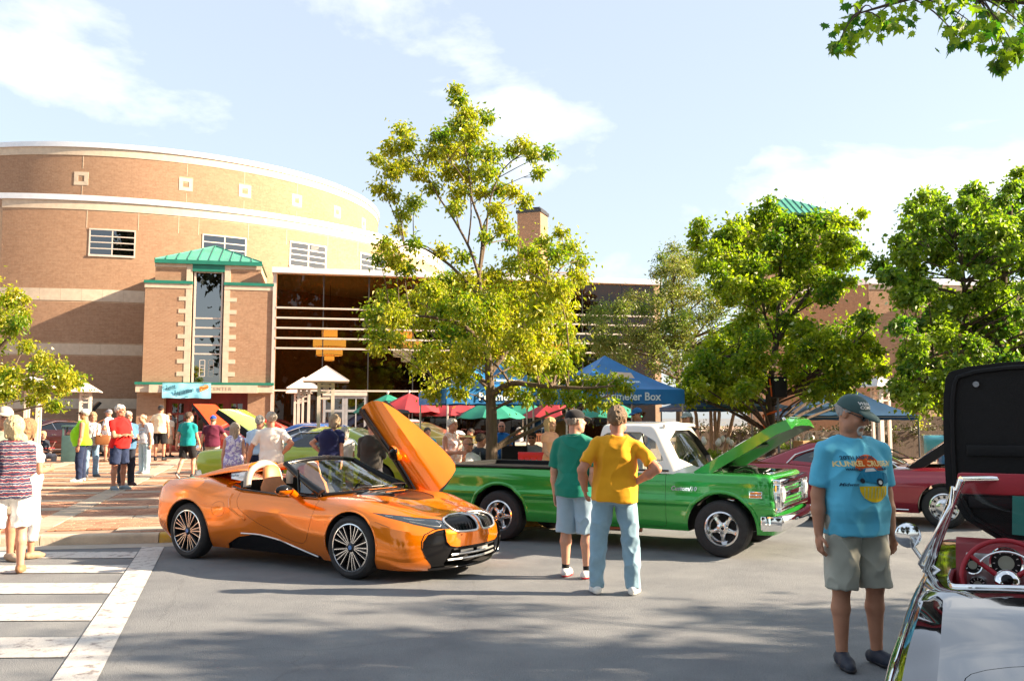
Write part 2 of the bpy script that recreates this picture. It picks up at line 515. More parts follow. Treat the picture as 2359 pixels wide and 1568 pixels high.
for iu in range(-4, 4):
 u0 = iu * UB
 for k in range(-2, 16):
  for q in range(2): slab(u0, u0 + BW, k * VB + BW * 0 + q * VB / 2, k * VB + (q + 1) * VB / 2)
 for k in range(-2, 16):
  nq = 3; w = (UB - BW) / nq
  for q in range(nq): slab(u0 + BW + q * w, u0 + BW + (q + 1) * w, k * VB, k * VB + BW)
  # pavers in the field
  v = k * VB + BW; r = 0
  while v < (k + 1) * VB - 0.05:
   L_ = 0.205; h_ = 0.1025 if k < 6 else 0.205
   if k >= 6: L_ = 0.41
   u = u0 + BW + (0 if r % 2 else -L_ / 2)
   while u < u0 + UB - 0.02:
    a, c = max(u, u0 + BW), min(u + L_, u0 + UB)
    if c - a > 0.04:
     ct = PO + PE * (a + c) / 2 + PN * (v + h_ / 2)
     if inside_plaza(ct): pav_v.append((a, c, v, min(v + h_, (k + 1) * VB)))
    u += L_
   v += h_; r += 1
pav = np.array(pav_v)
g = 0.006
def slab_boxes(R, zf, depth=0.02, ch=0.005):
 u0, u1, v0, v1 = R[:, 0] + g / 2, R[:, 1] - g / 2, R[:, 2] + g / 2, R[:, 3] - g / 2
 out = []
 for (uu, vv, top) in ((u0, v0, 0), (u1, v0, 0), (u1, v1, 0), (u0, v1, 0), (u0 + ch, v0 + ch, 1), (u1 - ch, v0 + ch, 1), (u1 - ch, v1 - ch, 1), (u0 + ch, v1 - ch, 1)):
  x = PO.x + PE.x * uu + PN.x * vv; y = PO.y + PE.y * uu + PN.y * vv
  out.append(np.stack([x, y, 0.13 + 0.01 * np.maximum(0, y - 13) + (zf if top else -depth)], 1))
 V = np.stack(out, 1).reshape(-1, 3)
 base = (np.arange(len(R)) * 8)[:, None, None]
 Q = np.array([(4, 5, 6, 7), (0, 1, 5, 4), (1, 2, 6, 5), (2, 3, 7, 6), (3, 0, 4, 7)])[None]
 return V, (Q + base).reshape(-1, 4)
dist = np.hypot(PO.x + PE.x * pav[:, 0] + PN.x * pav[:, 2], PO.y + PE.y * pav[:, 0] + PN.y * pav[:, 2])
cxp = PO.x + PE.x * pav[:, 0] + PN.x * pav[:, 2]; cyp = PO.y + PE.y * pav[:, 0] + PN.y * pav[:, 2]
vis = (cxp / cyp > -0.57) & (cxp < -4.3)
order = np.argsort(np.where(vis, dist, 1e3 + dist))
near, rest = order[:300], order[300:]
zj = rng.normal(0, 0.0015, len(pav))
V, Q = slab_boxes(pav[rest], zj[rest])
o = link('brick_pavers', np_mesh('brick_pavers', V, Q, M_pav, np.repeat(rng.random(len(rest)), 5)), plaza); tag(o, kind='stuff')
pmats = []
for i in range(5):
 V, Q = slab_boxes(np.array([[-0.1025, 0.1025, -0.05125, 0.05125]]), 0.0)
 V = V - np.array([PO.x, PO.y, 0.13 + 0.01 * max(0, PO.y - 13)])
 pmats.append(np_mesh('paver_mesh', V, Q, M_pav, np.full(5, (i + .5) / 5)))
for j in near:
 a, c, v0, v1 = pav[j]; ct = PO + PE * (a + c) / 2 + PN * (v0 + v1) / 2
 o = link('paver', pmats[rng.integers(5)], plaza); o.location = (ct.x, ct.y, plaza_z(ct.x, ct.y) + zj[j]); o.scale = ((c - a) / 0.205, 1, 1)
 o.rotation_euler = (0, 0, 0)
# painted crossing markings
def mark_mat():
 m = bpy.data.materials.new('road_paint'); m.use_nodes = True
 t = m.node_tree; lk = t.links.new; b = t.nodes['Principled BSDF']; b.inputs['Roughness'].default_value = 0.75
 tc = _n(t, 'TexCoord'); n1 = _n(t, 'TexNoise', Scale=7.0, Detail=9.0, Roughness=0.72); n2 = _n(t, 'TexNoise', Scale=95.0, Detail=5.0, Roughness=0.75)
 lk(tc.outputs['Object'], n1.inputs['Vector']); lk(tc.outputs['Object'], n2.inputs['Vector'])
 r = _n(t, 'ValToRGB'); e = r.color_ramp.elements
 e[0].position = 0.36; e[0].color = (0.20, 0.18, 0.178, 1); e[1].position = 0.48; e[1].color = (0.52, 0.51, 0.49, 1)
 lk(n1.outputs['Fac'], r.inputs['Fac'])
 r2 = _n(t, 'ValToRGB'); e = r2.color_ramp.elements
 e[0].position = 0.32; e[0].color = (0.5, 0.5, 0.5, 1); e[1].position = 0.5; e[1].color = (1, 1, 1, 1)
 lk(n2.outputs['Fac'], r2.inputs['Fac'])
 mx = _n(t, 'MixRGB', blend_type='MULTIPLY'); mx.inputs['Fac'].default_value = 0.8
 lk(r.outputs['Color'], mx.inputs['Color1']); lk(r2.outputs['Color'], mx.inputs['Color2']); lk(mx.outputs['Color'], b.inputs['Base Color'])
 bp = _n(t, 'Bump', Strength=0.5, Distance=0.012); lk(n2.outputs['Fac'], bp.inputs['Height']); lk(bp.outputs['Normal'], b.inputs['Normal'])
 return m
M_mark = mark_mat()
marks = thing('road_markings', None, None); tag(marks, label='worn white hatched crossing markings on the asphalt', kind='structure')
D0, D1 = Vector((-4.86, 12.38)), Vector((-2.55, 5.0))
def diag(y): return D0.x + (D1.x - D0.x) * (D0.y - y) / (D0.y - D1.y)
m = MB(); w = 0.30
m.add([(D0.x - w / 2, D0.y, .008), (D0.x + w / 2, D0.y, .008), (D1.x + w / 2, D1.y, .008), (D1.x - w / 2, D1.y, .008)], [(3, 2, 1, 0)])
m.build('edge_line', M_mark, marks, fix=False)
for (ya, yb) in ((11.95, 11.42), (10.88, 10.35), (9.72, 9.15), (8.66, 7.95), (7.36, 6.75), (6.1, 5.5)):
 sl = 0.10
 m = MB(); xr1, xr0 = diag(ya) - w / 2 - .012, diag(yb) - w / 2 - .012
 m.add([(xr1, ya, .008), (xr0, yb, .008), (-14, yb + (-14 - xr0) * sl * .2, .008), (-14, ya + (-14 - xr1) * sl * .2, .008)], [(3, 2, 1, 0)])
 m.build('crossing_stripe', M_mark, marks, fix=False)
# ================================================================== concert hall
hall = thing('concert_hall', 'large curved brick hall with two drums, green-roofed entrance tower and glass lobby', 'building', (0, 0, 0))
M_brick = pm('wall_brick', (1, 1, 1), rough=0.9, var=0.12, scale=9, bump=0.2, bscale=60,
             attr=[(0.325, 0.193, 0.116), (0.422, 0.264, 0.154), (0.460, 0.301, 0.184), (0.497, 0.301, 0.165), (0.445, 0.294, 0.184), (0.370, 0.230, 0.143)])
M_mortar = pm('mortar', (0.43, 0.30, 0.195), rough=0.95, var=0.15, scale=6, bump=0.2)
M_stone = pm('pale_stone', (0.60, 0.50, 0.38), col2=(0.50, 0.41, 0.31), rough=0.85, scale=5, bump=0.15)
M_cop = pm('metal_coping', (0.74, 0.75, 0.77), rough=0.35, metal=0.3, var=0.05)
M_green = pm('green_metal', (0.015, 0.18, 0.125), rough=0.45, var=0.12, metal=0.1, scale=2)
M_greenL = pm('green_roof_metal', (0.07, 0.30, 0.215), rough=0.5, var=0.15, scale=1.5)
M_alum = pm('pale_aluminium', (0.62, 0.54, 0.47), rough=0.45, metal=0.2, var=0.06)
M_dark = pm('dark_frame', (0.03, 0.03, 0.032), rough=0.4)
G_wall = glass('curtain_glass', (0.085, 0.085, 0.08), refl=1.5, bias=0.0, bump=0.012)
G_win = glass('window_glass', (0.14, 0.20, 0.25), refl=1.7, bias=0.10, bump=0.01)
BL, BH, BM = 0.22, 0.072, 0.0045
def brick_field(s0, s1, z0, z1, fmap, holes=(), proud=0.004, jitter=True):
 """bricks in running bond mapped by fmap(s, z, d)->xyz arrays; holes = [(s0,s1,z0,z1)]"""
 R = []; nz = int((z1 - z0) / BH)
 for r in range(nz):
  za, zb = z0 + r * BH, z0 + (r + 1) * BH
  off = (r % 2) * BL / 2
  n = int((s1 - s0) / BL) + 2
  for k in range(n):
   a = s0 - off + k * BL; b = a + BL
   a, b = max(a, s0), min(b, s1)
   if b - a < 0.05: continue
   hit = [h for h in holes if h[2] < zb - .01 and h[3] > za + .01 and h[0] < b and h[1] > a]
   if hit:
    h = hit[0]
    if a < h[0] - .05 and b > h[0]: b = h[0]
    elif b > h[1] + .05 and a < h[1]: a = h[1]
    else: continue
   R.append((a, b, za, zb))
 return np.array(R)
def brick_mesh(R, fmap, proud=0.004):
 s0, s1, z0, z1 = R[:, 0] + BM / 2, R[:, 1] - BM / 2, R[:, 2] + BM / 2, R[:, 3] - BM / 2
 pr = proud + rng.normal(0, 0.0004, len(R))
 out = [fmap(s0, z0, 0 * pr), fmap(s1, z0, 0 * pr), fmap(s1, z1, 0 * pr), fmap(s0, z1, 0 * pr), fmap(s0, z0, pr), fmap(s1, z0, pr), fmap(s1, z1, pr), fmap(s0, z1, pr)]
 V = np.stack(out, 1).reshape(-1, 3); base = (np.arange(len(R)) * 8)[:, None, None]
 Q = np.array([(4, 5, 6, 7), (0, 1, 5, 4), (1, 2, 6, 5), (2, 3, 7, 6), (3, 0, 4, 7)])[None]
 return V, (Q + base).reshape(-1, 4)
def bricks(name, parent, R, fmap, singles=0, key=None):
 R_all = R
 if singles:
  od = np.argsort(key(R)); sg, R = R[od[:singles]], R[od[singles:]]
  V0 = [brick_mesh(np.array([[0, BL, 0, BH]]), lambda s, z, d: np.stack([s, -d, z], 1)) for _ in range(6)]
  ms = [np_mesh('brick_mesh', v, q, M_brick, np.full(5, (i + .3) / 6)) for i, (v, q) in enumerate(V0)]
  for r in sg:
   p0 = fmap(np.array([r[0]]), np.array([r[2]]), np.array([0.]))[0]; p1 = fmap(np.array([r[1]]), np.array([r[2]]), np.array([0.]))[0]
   o = link('brick', ms[rng.integers(6)], parent); o.location = p0
   o.rotation_euler = (0, 0, math.atan2(p1[1] - p0[1], p1[0] - p0[0])); o.scale = ((r[1] - r[0]) / BL, 1, 1)
 V, Q = brick_mesh(R, fmap)
 # neighbouring bricks share batches of tone
 tone = np.clip(rng.random(len(R)) * 0.9 + 0.1 * np.sin(R[:, 0] * 1.7 + R[:, 2] * 2.3), 0, 1)
 o = link(name, np_mesh(name, V, Q, M_brick, np.repeat(tone, 5)), parent); tag(o, kind='stuff')
 return o
DC = (-22.4, 55.8)
def drum_map(R0):
 def f(s, z, d):
  th = s / R0
  return np.stack([DC[0] + (R0 + d) * np.cos(th), DC[1] + (R0 + d) * np.sin(th), z], 1)
 return f
def ring(name, R0, R1, z0, z1, a0, a1, mat_, parent, n=90):
 m = MB(); rows = []
 for i in range(n + 1):
  a = math.radians(a0 + (a1 - a0) * i / n); c, s = math.cos(a), math.sin(a)
  rows.append([(DC[0] + R * c, DC[1] + R * s, z) for R, z in ((R0, z0), (R1, z0), (R1, z1), (R0, z1))])
 m.grid(rows, closed_v=True)
 m.add(rows[0] + rows[-1], [(0, 1, 2, 3), (7, 6, 5, 4)])
 return m.build(name, mat_, parent, sm=30)
RAD = PI / 180
# lower drum
RL, ZL = 18.0, 11.3
lowd = ring('lower_drum_wall', RL - 0.5, RL, 0.0, ZL - 0.25, -88, 60, M_mortar, hall, 120)
wins = [(-76.45, -70.85, 8.75, 9.82), (-61.72, -55.83, 8.75, 9.92), (-48.73, -42.68, 8.95, 10.05), (-35.35, -29.21, 8.95, 10.07), (-20.92, -14.8, 8.95, 10.07)]
bands = [(6.72, 7.24), (4.41, 4.88), (2.12, 2.56)]
holes = [(a * RAD * RL - .06, b * RAD * RL + .06, z0 - .1, z1 + .06) for a, b, z0, z1 in wins] + [(-88 * RAD * RL, -64 * RAD * RL, z0, z1) for z0, z1 in bands]
fl = drum_map(RL)
R = brick_field(-87.9 * RAD * RL, 20 * RAD * RL, 0.4, ZL - 0.62, fl, holes)
bricks('drum_brickwork', hall, R, fl)
for z0, z1 in bands:
 n = 9
 for i in range(n):
  a0 = -87.9 + i * (23.9 / n); ring('stone_band', RL - .05, RL + .016, z0 + .004, z1 - .004, a0 + .012, a0 + 23.9 / n - .012, M_stone, hall, 4)
ring('frieze', RL - .1, RL + .03, ZL - .62, ZL - .24, -88, 60, M_stone, hall, 100)
ring('coping', RL - .55, RL + .10, ZL - .24, ZL, -88.3, 60, M_cop, hall, 100)
for a in (-76.99, -70.4, -65.15, -62.44, -55.39, -49.44, -42.21, -36.05):
 ring('control_joint', RL - .02, RL + .013, 9.9 if a > -80 else 8, ZL - .63, a - .035, a + .035, M_stone, hall, 1)
# wall return at the left end of the lower drum
m = MB(); a = -88 * RAD; p = Vector((DC[0] + RL * math.cos(a), DC[1] + RL * math.sin(a)))
m.box((p.x - 0.05, p.y + 4, ZL / 2 - .3), (0.3, 8, ZL - .6)); m.build('return_wall', M_mortar, hall)
m = MB(); m.box((p.x - 7, p.y + 3, 4.9), (14, 0.4, 9.8)); m.build('side_wall', pm('side_brick', (0.40, 0.24, 0.14), rough=.9, var=.3, scale=3, bump=.3), hall)
m = MB(); m.box((p.x - 7, p.y + 2.95, 9.95), (14, 0.6, 0.3)); m.build('coping', M_cop, hall)
def window(parent, fmap, s0, s1, z0, z1, nx, nz, fr=0.055, mat_f=None, glassm=None, depth=0.07):
 mf = mat_f or M_alum; gm = glassm or G_win
 w_ = MB()
 def bar(sa, sb, za, zb, d0=-.04, d1=.03):
  S = np.array([sa, sb, sb, sa, sa, sb, sb, sa]); Z = np.array([za, za, zb, zb] * 2); Dd = np.array([d0] * 4 + [d1] * 4)
  P = fmap(S, Z, Dd); w_.add([tuple(p) for p in P], [(0, 1, 2, 3), (7, 6, 5, 4), (0, 4, 5, 1), (1, 5, 6, 2), (2, 6, 7, 3), (3, 7, 4, 0)])
 for q_ in range(4):
  a_, b_ = s0 - fr + (s1 - s0 + 2 * fr) * q_ / 4, s0 - fr + (s1 - s0 + 2 * fr) * (q_ + 1) / 4; bar(a_, b_, z0 - fr * 1.6, z0, -.04, .06); bar(a_, b_, z1, z1 + fr, -.04, .04)
 bar(s0 - fr, s0, z0, z1); bar(s1, s1 + fr, z0, z1)
 for i in range(1, nx):
  c = s0 + (s1 - s0) * i / nx; bar(c - fr * .45, c + fr * .45, z0, z1, -.04, .022)
 for i in range(1, nz):
  c = z0 + (z1 - z0) * i / nz
  for q_ in range(nx * 2): bar(s0 + (s1 - s0) * q_ / nx / 2, s0 + (s1 - s0) * (q_ + 1) / nx / 2, c - fr * .4, c + fr * .4, -.04, .03)
 fo = w_.build('window', mf, parent)
 for i in range(nx):
  for k in range(nz):
   sa, sb = s0 + (s1 - s0) * i / nx, s0 + (s1 - s0) * (i + 1) / nx; za, zb = z0 + (z1 - z0) * k / nz, z0 + (z1 - z0) * (k + 1) / nz
   q = MB(); tl = rng.normal(0, .0025)
   P = fmap(np.array([sa, sb, sb, sa]), np.array([za, za, zb, zb]), np.array([.012 + tl, .012 - tl, .012, .012 + tl])); q.add([tuple(p) for p in P], [(0, 1, 2, 3)])
   q.build('pane', gm, fo, fix=False)
 return fo
for a, b, z0, z1 in wins:
 window(hall, fl, a * RAD * RL, b * RAD * RL, z0, z1, 2, 4)
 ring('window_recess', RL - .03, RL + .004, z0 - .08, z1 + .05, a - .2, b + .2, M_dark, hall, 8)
# upper drum
RU, ZU = 13.8, 14.85
ring('upper_drum_wall', RU - .5, RU, 8.0, ZU - .25, -120, 60, M_mortar, hall, 120)
fu = drum_map(RU)
sqs = [(-82.29, 13.1), (-62.69, 13.18), (-50.59, 13.25), (-37.87, 13.3), (-24.83, 13.3), (-11.59, 13.3), (-102, 13.1)]
holes = []
for a, z in sqs: holes.append((a * RAD * RU - .33, a * RAD * RU + .33, z - .33, z + .33))
R = brick_field(-118 * RAD * RU, 30 * RAD * RU, 10.4, ZU - .62, fu, holes)
bricks('drum_brickwork', hall, R, fu)
ring('frieze', RU - .1, RU + .03, ZU - .62, ZU - .24, -120, 60, M_stone, hall, 100)
ring('coping', RU - .55, RU + .10, ZU - .24, ZU, -120, 60, M_cop, hall, 100)
for a, z in sqs:
 m = MB(); s = a * RAD * RU
 def bar(sa, sb, za, zb):
  P = fu(np.array([sa, sb, sb, sa] * 2), np.array([za, za, zb, zb] * 2), np.array([-.02] * 4 + [.022] * 4)); m.add([tuple(p) for p in P], [(0, 1, 2, 3), (7, 6, 5, 4), (0, 4, 5, 1), (1, 5, 6, 2), (2, 6, 7, 3), (3, 7, 4, 0)])
 bar(s - .32, s + .32, z + .14, z + .32); bar(s - .32, s + .32, z - .32, z - .14); bar(s - .32, s - .14, z - .14, z + .14); bar(s + .14, s + .32, z - .14, z + .14)
 m.build('stone_square', M_stone, hall)
 R = brick_field(s - .135, s + .135, z - .135, z + .135, fu); V, Q = brick_mesh(R, fu); link('square_infill', np_mesh('square_infill', V, Q, M_brick, np.full(len(Q), .15)), hall)
for a in (-82.05, -62.52, -50.74, -37.87):
 for z0, z1 in ((10.4, 12.75), (13.6, ZU - .63)): ring('control_joint', RU - .02, RU + .013, z0, z1, a - .045, a + .045, M_stone, hall, 1)
# facade frame
FA = Vector((-14.8, 36.0)); FT = math.radians(12); FE = (math.cos(FT), math.sin(FT)); FN = (math.sin(FT), -math.cos(FT))
def fac_map(off=0.0):
 def f(s, z, d):
  dd = d + off
  return np.stack([FA.x + FE[0] * s + FN[0] * dd, FA.y + FE[1] * s + FN[1] * dd, z + 0 * s], 1)
 return f
def fpt(s, z, d=0.0): return Vector((FA.x + FE[0] * s + FN[0] * d, FA.y + FE[1] * s + FN[1] * d, z))
def fbox(mb, s0, s1, z0, z1, d0, d1, mi=0):
 mb.add([fpt(s, z, d) for d in (d0, d1) for s, z in ((s0, z0), (s1, z0), (s1, z1), (s0, z1))], [(0, 1, 2, 3), (7, 6, 5, 4), (0, 4, 5, 1), (1, 5, 6, 2), (2, 6, 7, 3), (3, 7, 4, 0)], mi)
 return mb
def fpart(name, mat_, *b, parent=hall):
 return fbox(MB(), *b).build(name, mat_, parent)
GZ = 0.34
# entrance tower: two brick blocks either side of the tall window, upper block under the roof
f0 = fac_map(0.0)
fpart('tower_block', M_mortar, 0.0, 1.80, 3.1, 7.25, -4.5, 0); fpart('tower_block', M_mortar, 3.06, 4.98, 3.1, 7.25, -4.5, 0)
fpart('tower_top', M_mortar, 0.36, 1.80, 7.25, 8.0, -4.0, -0.05); fpart('tower_top', M_mortar, 3.06, 4.50, 7.25, 8.0, -4.0, -0.05)
fpart('tower_lintel', M_stone, 1.80, 3.06, 7.72, 8.0, -4.0, -0.03)
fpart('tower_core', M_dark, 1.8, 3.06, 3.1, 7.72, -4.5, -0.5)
ql = [(6.48, 6.64), (5.97, 6.14), (5.45, 5.61), (4.94, 5.11), (4.45, 4.61), (3.93, 4.10), (3.42, 3.59)]
hl = [(1.30, 1.80, a, b) for a, b in ql] + [(1.56, 1.80, 3.1, 7.0)]; hr = [(3.06, 3.56, a, b) for a, b in ql] + [(3.06, 3.30, 3.1, 7.0)]
R1 = brick_field(0.0, 1.80, 3.12, 6.96, f0, hl); R2 = brick_field(3.06, 4.98, 3.12, 6.96, f0, hr)
bricks('tower_brickwork', hall, np.vstack([R1, R2]), f0, singles=300, key=lambda R: np.abs(R[:, 2] - 4.6) + np.abs(R[:, 0] - 1.0) * .5)
R3 = np.vstack([brick_field(.36, 1.56, 7.27, 7.84, f0), brick_field(3.30, 4.5, 7.27, 7.84, f0)]); bricks('tower_top_brickwork', hall, R3, fac_map(-.05))
for a, b in ql:
 fpart('stone_quoin', M_stone, 1.30, 1.80, a, b, -.02, .022); fpart('stone_quoin', M_stone, 3.06, 3.56, a, b, -.02, .022)
fpart('stone_jamb', M_stone, 1.57, 1.80, 3.1, 6.98, -.02, .018); fpart('stone_jamb', M_stone, 3.06, 3.29, 3.1, 6.98, -.02, .018)
fpart('stone_cap', M_stone, -.02, 1.80, 6.98, 7.16, -.05, .03); fpart('stone_cap', M_stone, 3.06, 5.0, 6.98, 7.16, -.05, .03)
fpart('green_coping', M_green, -.05, 1.82, 7.16, 7.28, -4.5, .07); fpart('green_coping', M_green, 3.04, 5.03, 7.16, 7.28, -4.5, .07)
fpart('stone_jamb', M_stone, 1.57, 1.80, 7.28, 7.98, -.05, .01); fpart('stone_jamb', M_stone, 3.06, 3.29, 7.28, 7.98, -.05, .01)
fpart('stone_cap', M_stone, .34, 1.565, 7.84, 7.99, -.1, .0); fpart('stone_cap', M_stone, 3.295, 4.52, 7.84, 7.99, -.1, .0)
fpart('green_lintel', M_green, 1.80, 3.06, 7.70, 7.97, -.2, .03)
# pyramid roof with standing seams
def roof_pyr(s0, s1, d0, d1, z0, za, cs, cd, nseam, parent, matr, mat_edge):
 m = MB(); P = [fpt(s0, z0, d1), fpt(s1, z0, d1), fpt(s1, z0, d0), fpt(s0, z0, d0)]; A = fpt(cs, za, cd)
 m.add(P + [A], [(0, 1, 4), (1, 2, 4), (2, 3, 4), (3, 0, 4), (3, 2, 1, 0)]); m.build('roof', matr, parent)
 for i in range(nseam + 1):
  t_ = i / nseam; base = P[0].lerp(P[1], t_); s_ = s0 + (s1 - s0) * t_
  k = min(t_, 1 - t_) * 2                       # jack seams end on the hips
  top = P[0].lerp(A, k) if t_ < .5 else P[1].lerp(A, k)
  if 0 < i < nseam and k > 0.02:
   q = MB(); q.tube([base + Vector((0, 0, .02)), top + Vector((0, 0, .02))], .022, 5); q.build('roof_seam', mat_edge, parent)
 for a, b in ((P[0], A), (P[1], A)):
  q = MB(); q.tube([a, b], .035, 6); q.build('roof_hip', mat_edge, parent)
 q = MB(); q.box((0, 0, 0), (1, 1, 1)); q.v = []; q.f = []; q.m = []
 fbox(q, s0 - .01, s1 + .01, z0 - .16, z0 + .0, d1 - .06, d1 + .01); fbox(q, s0 - .01, s0 + .05, z0 - .16, z0, d0, d1 - .06); q.build('roof_fascia', mat_edge, parent)
roof_pyr(.35, 4.53, -4.1, .12, 8.14, 9.12, 2.44, -1.95, 10, hall, M_greenL, M_green)
# tall tower window
fw = fac_map(-.16)
def lite(name, s0, s1, z0, z1, gm, parent, fm):
 q = MB(); tl = rng.normal(0, .003); P = fm(np.array([s0, s1, s1, s0]), np.array([z0, z0, z1, z1]), np.array([tl, -tl, -tl, tl])); q.add([tuple(p) for p in P], [(0, 1, 2, 3)]); return q.build(name, gm, parent, fix=False)
G_tow = glass('tower_glass', (0.12, 0.17, 0.20), refl=1.9, bias=0.16, bump=.006)
tw = MB()
for s0_, s1_ in ((1.86, 1.93), (2.93, 3.0)): fbox(tw, s0_, s1_, 3.15, 7.70, -.2, -.08)
zs = [3.15, 4.33, 4.70, 5.05, 5.40, 5.79, 7.70]
for z in zs: fbox(tw, 1.93, 2.93, z - .03, z + .03, -.2, -.09)
two = tw.build('window', M_alum, hall); two['label'] = 'tall narrow window up the middle of the tower'
for i in range(6): lite('pane', 1.93, 2.93, zs[i] + .03, zs[i + 1] - .03, G_tow, two, fw)
# leaded motif in the lowest light
m = MB()
for s in (2.16, 2.36, 2.50, 2.70): fbox(m, s - .012, s + .012, 3.42, 4.08, -.15, -.135)
for z in (3.42, 3.62, 3.74, 3.86, 4.08):
 fbox(m, 2.16, 2.36, z - .012, z + .012, -.15, -.135); fbox(m, 2.50, 2.70, z - .012, z + .012, -.15, -.135)
m.build('leaded_motif', M_alum, two)
# porch: canopy, stone lintel, brick piers, doors
fpart('canopy', M_green, -.22, 5.12, 3.06, 3.16, -2.0, .30); fpart('canopy_fascia', M_stone, -.19, .32, 2.76, 3.06, -2.0, .25); fpart('canopy_fascia', M_stone, 4.49, 5.10, 2.76, 3.06, -2.0, .25)
fpart('entrance_lintel', M_stone, .33, 4.48, 2.74, 3.05, -1.2, .34)
fpart('pier_core', M_mortar, -.17, .86, .2, 2.76, -2.0, 0); fpart('pier_core', M_mortar, 4.09, 5.08, .2, 2.76, -2.0, 0)
R4 = np.vstack([brick_field(-.17, .86, .30, 2.74, f0), brick_field(4.09, 5.08, .30, 2.74, f0)]); bricks('pier_brickwork', hall, R4, f0)
M_red = pm('red_door_paint', (0.16, 0.018, 0.014), rough=.45, var=.2, scale=3)
G_door = glass('door_glass', (0.10, 0.10, 0.10), refl=1.6, bias=0.08, bump=.01)
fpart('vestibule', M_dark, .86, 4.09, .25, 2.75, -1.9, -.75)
dd = -.45
fpart('door_frame', M_red, .87, 4.08, 2.42, 2.74, dd - .2, dd - .02);
for i in range(5):
 s = .87 + i * (3.21 - .14) / 4; fpart('door_post', M_red, s, s + .14, .3, 2.42, dd - .2, dd - .02)
for i in range(4):
 s0_ = 1.01 + i * .7675; s1_ = s0_ + .6275; q = MB()
 fbox(q, s0_, s1_, .34, .62, dd - .12, dd - .06); fbox(q, s0_, s1_, 2.32, 2.42, dd - .12, dd - .06); fbox(q, s0_, s0_ + .09, .62, 2.32, dd - .12, dd - .06); fbox(q, s1_ - .09, s1_, .62, 2.32, dd - .12, dd - .06)
 fbox(q, s0_ + .09, s1_ - .09, 1.86, 1.94, dd - .12, dd - .06); fbox(q, s0_ + .29, s0_ + .34, .62, 2.32, dd - .11, dd - .07)
 do = q.build('door', M_red, hall)
 for (a, b) in ((s0_ + .09, s0_ + .29), (s0_ + .34, s1_ - .09)):
  for (c, d_) in ((.62, 1.86), (1.94, 2.32)): lite('pane', a, b, c, d_, G_door, do, fac_map(dd - .09))
 q = MB(); hs = s1_ - .05 if i % 2 == 0 else s0_ + .05; q.tube([fpt(hs, 1.15, dd - .0), fpt(hs, 1.5, dd - .0)], .014, 6); q.build('handle', chrome, do)
# carved lettering on the lintel (partly behind the banner)
lt = text_mesh('CENTER', .20, .004, spacing=1.25); lt.materials.append(pm('carved_letters', (0.36, 0.30, 0.22), rough=.9)); lo = link('lettering', lt, hall); lo.matrix_world = frame_mat(fpt(3.05, 2.90, .345), (FE[0], FE[1], 0), (0, 0, 1))
# lobby: pale corner post, floor, back wall, roof, rails and panes
fpart('corner_post', M_alum, 4.99, 5.13, .2, 7.72, -.6, .06)
S0, S1 = 5.13, 21.7
fpart('lobby_roof', M_cop, 4.95, S1 + .3, 7.72, 7.95, -14, .28);
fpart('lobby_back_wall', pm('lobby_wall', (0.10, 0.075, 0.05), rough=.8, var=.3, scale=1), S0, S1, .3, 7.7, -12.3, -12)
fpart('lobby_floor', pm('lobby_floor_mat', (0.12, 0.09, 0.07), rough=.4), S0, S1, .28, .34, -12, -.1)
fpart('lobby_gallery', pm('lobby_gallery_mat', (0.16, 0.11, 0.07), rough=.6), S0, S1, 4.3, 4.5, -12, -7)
fpart('end_wall', M_mortar, S1, S1 + .3, .2, 7.72, -12, .05)
cols = [S0 + .03] + [7.05 + 1.88 * i for i in range(8)] + [S1]
rails = [2.86, 4.61, 5.03, 5.45, 5.87, 6.29, 7.70]
for z in rails[:-1]: fpart('rail', M_alum, S0, S1, z - .035, z + .035, -.06, .075)
for s in cols[1:-1]: fpart('mullion', M_dark, s - .022, s + .022, .34, 7.7, -.08, .012)
fm0 = fac_map(0.0)
for i in range(len(cols) - 1):
 zz = [.36] + rails
 for k in range(len(zz) - 1):
  if k == 0 and 1 <= i <= 1: continue
  lite('pane', cols[i], cols[i + 1], zz[k], zz[k + 1], G_wall, hall, fm0)
# glazed double door in the lobby wall
M_gdoor = pm('grey_door_metal', (0.30, 0.31, 0.33), rough=.5, metal=.2)
fpart('door_surround', M_alum, 7.08, 8.91, 2.66, 2.86, -.1, .06)
for i in range(2):
 s0_, s1_ = 7.10 + i * .905, 7.10 + (i + 1) * .905 - .01; q = MB()
 fbox(q, s0_, s0_ + .11, .36, 2.66, -.08, .0); fbox(q, s1_ - .11, s1_, .36, 2.66, -.08, 0)
 for z0_, z1_ in ((.36, .62), (1.18, 1.26), (1.98, 2.08), (2.54, 2.66)): fbox(q, s0_ + .11, s1_ - .11, z0_, z1_, -.08, 0)
 fbox(q, (s0_ + s1_) / 2 - .025, (s0_ + s1_) / 2 + .025, 1.26, 2.54, -.07, -.01); do = q.build('door', M_gdoor, hall)
 for z0_, z1_ in ((.62, 1.18), (1.26, 1.98), (2.08, 2.54)): lite('pane', s0_ + .11, s1_ - .11, z0_, z1_, G_door, do, fac_map(-.04))
# roof plant screen
q = MB()
for k in range(6): fbox(q, 16.4, 19.6, 8.05 + k * .12, 8.12 + k * .12, -3.2, -3.1)
for s in (16.5, 17.5, 18.5, 19.5): fbox(q, s, s + .06, 7.95, 8.75, -3.35, -3.22)
q.build('roof_louvre_screen', pm('louvre_metal', (.34, .27, .22), rough=.5, metal=.3), hall)
fpart('roof_plant_wall', pm('plant_wall', (.30, .25, .21), rough=.8), 13.5, 16.3, 7.95, 8.6, -5, -3.2)
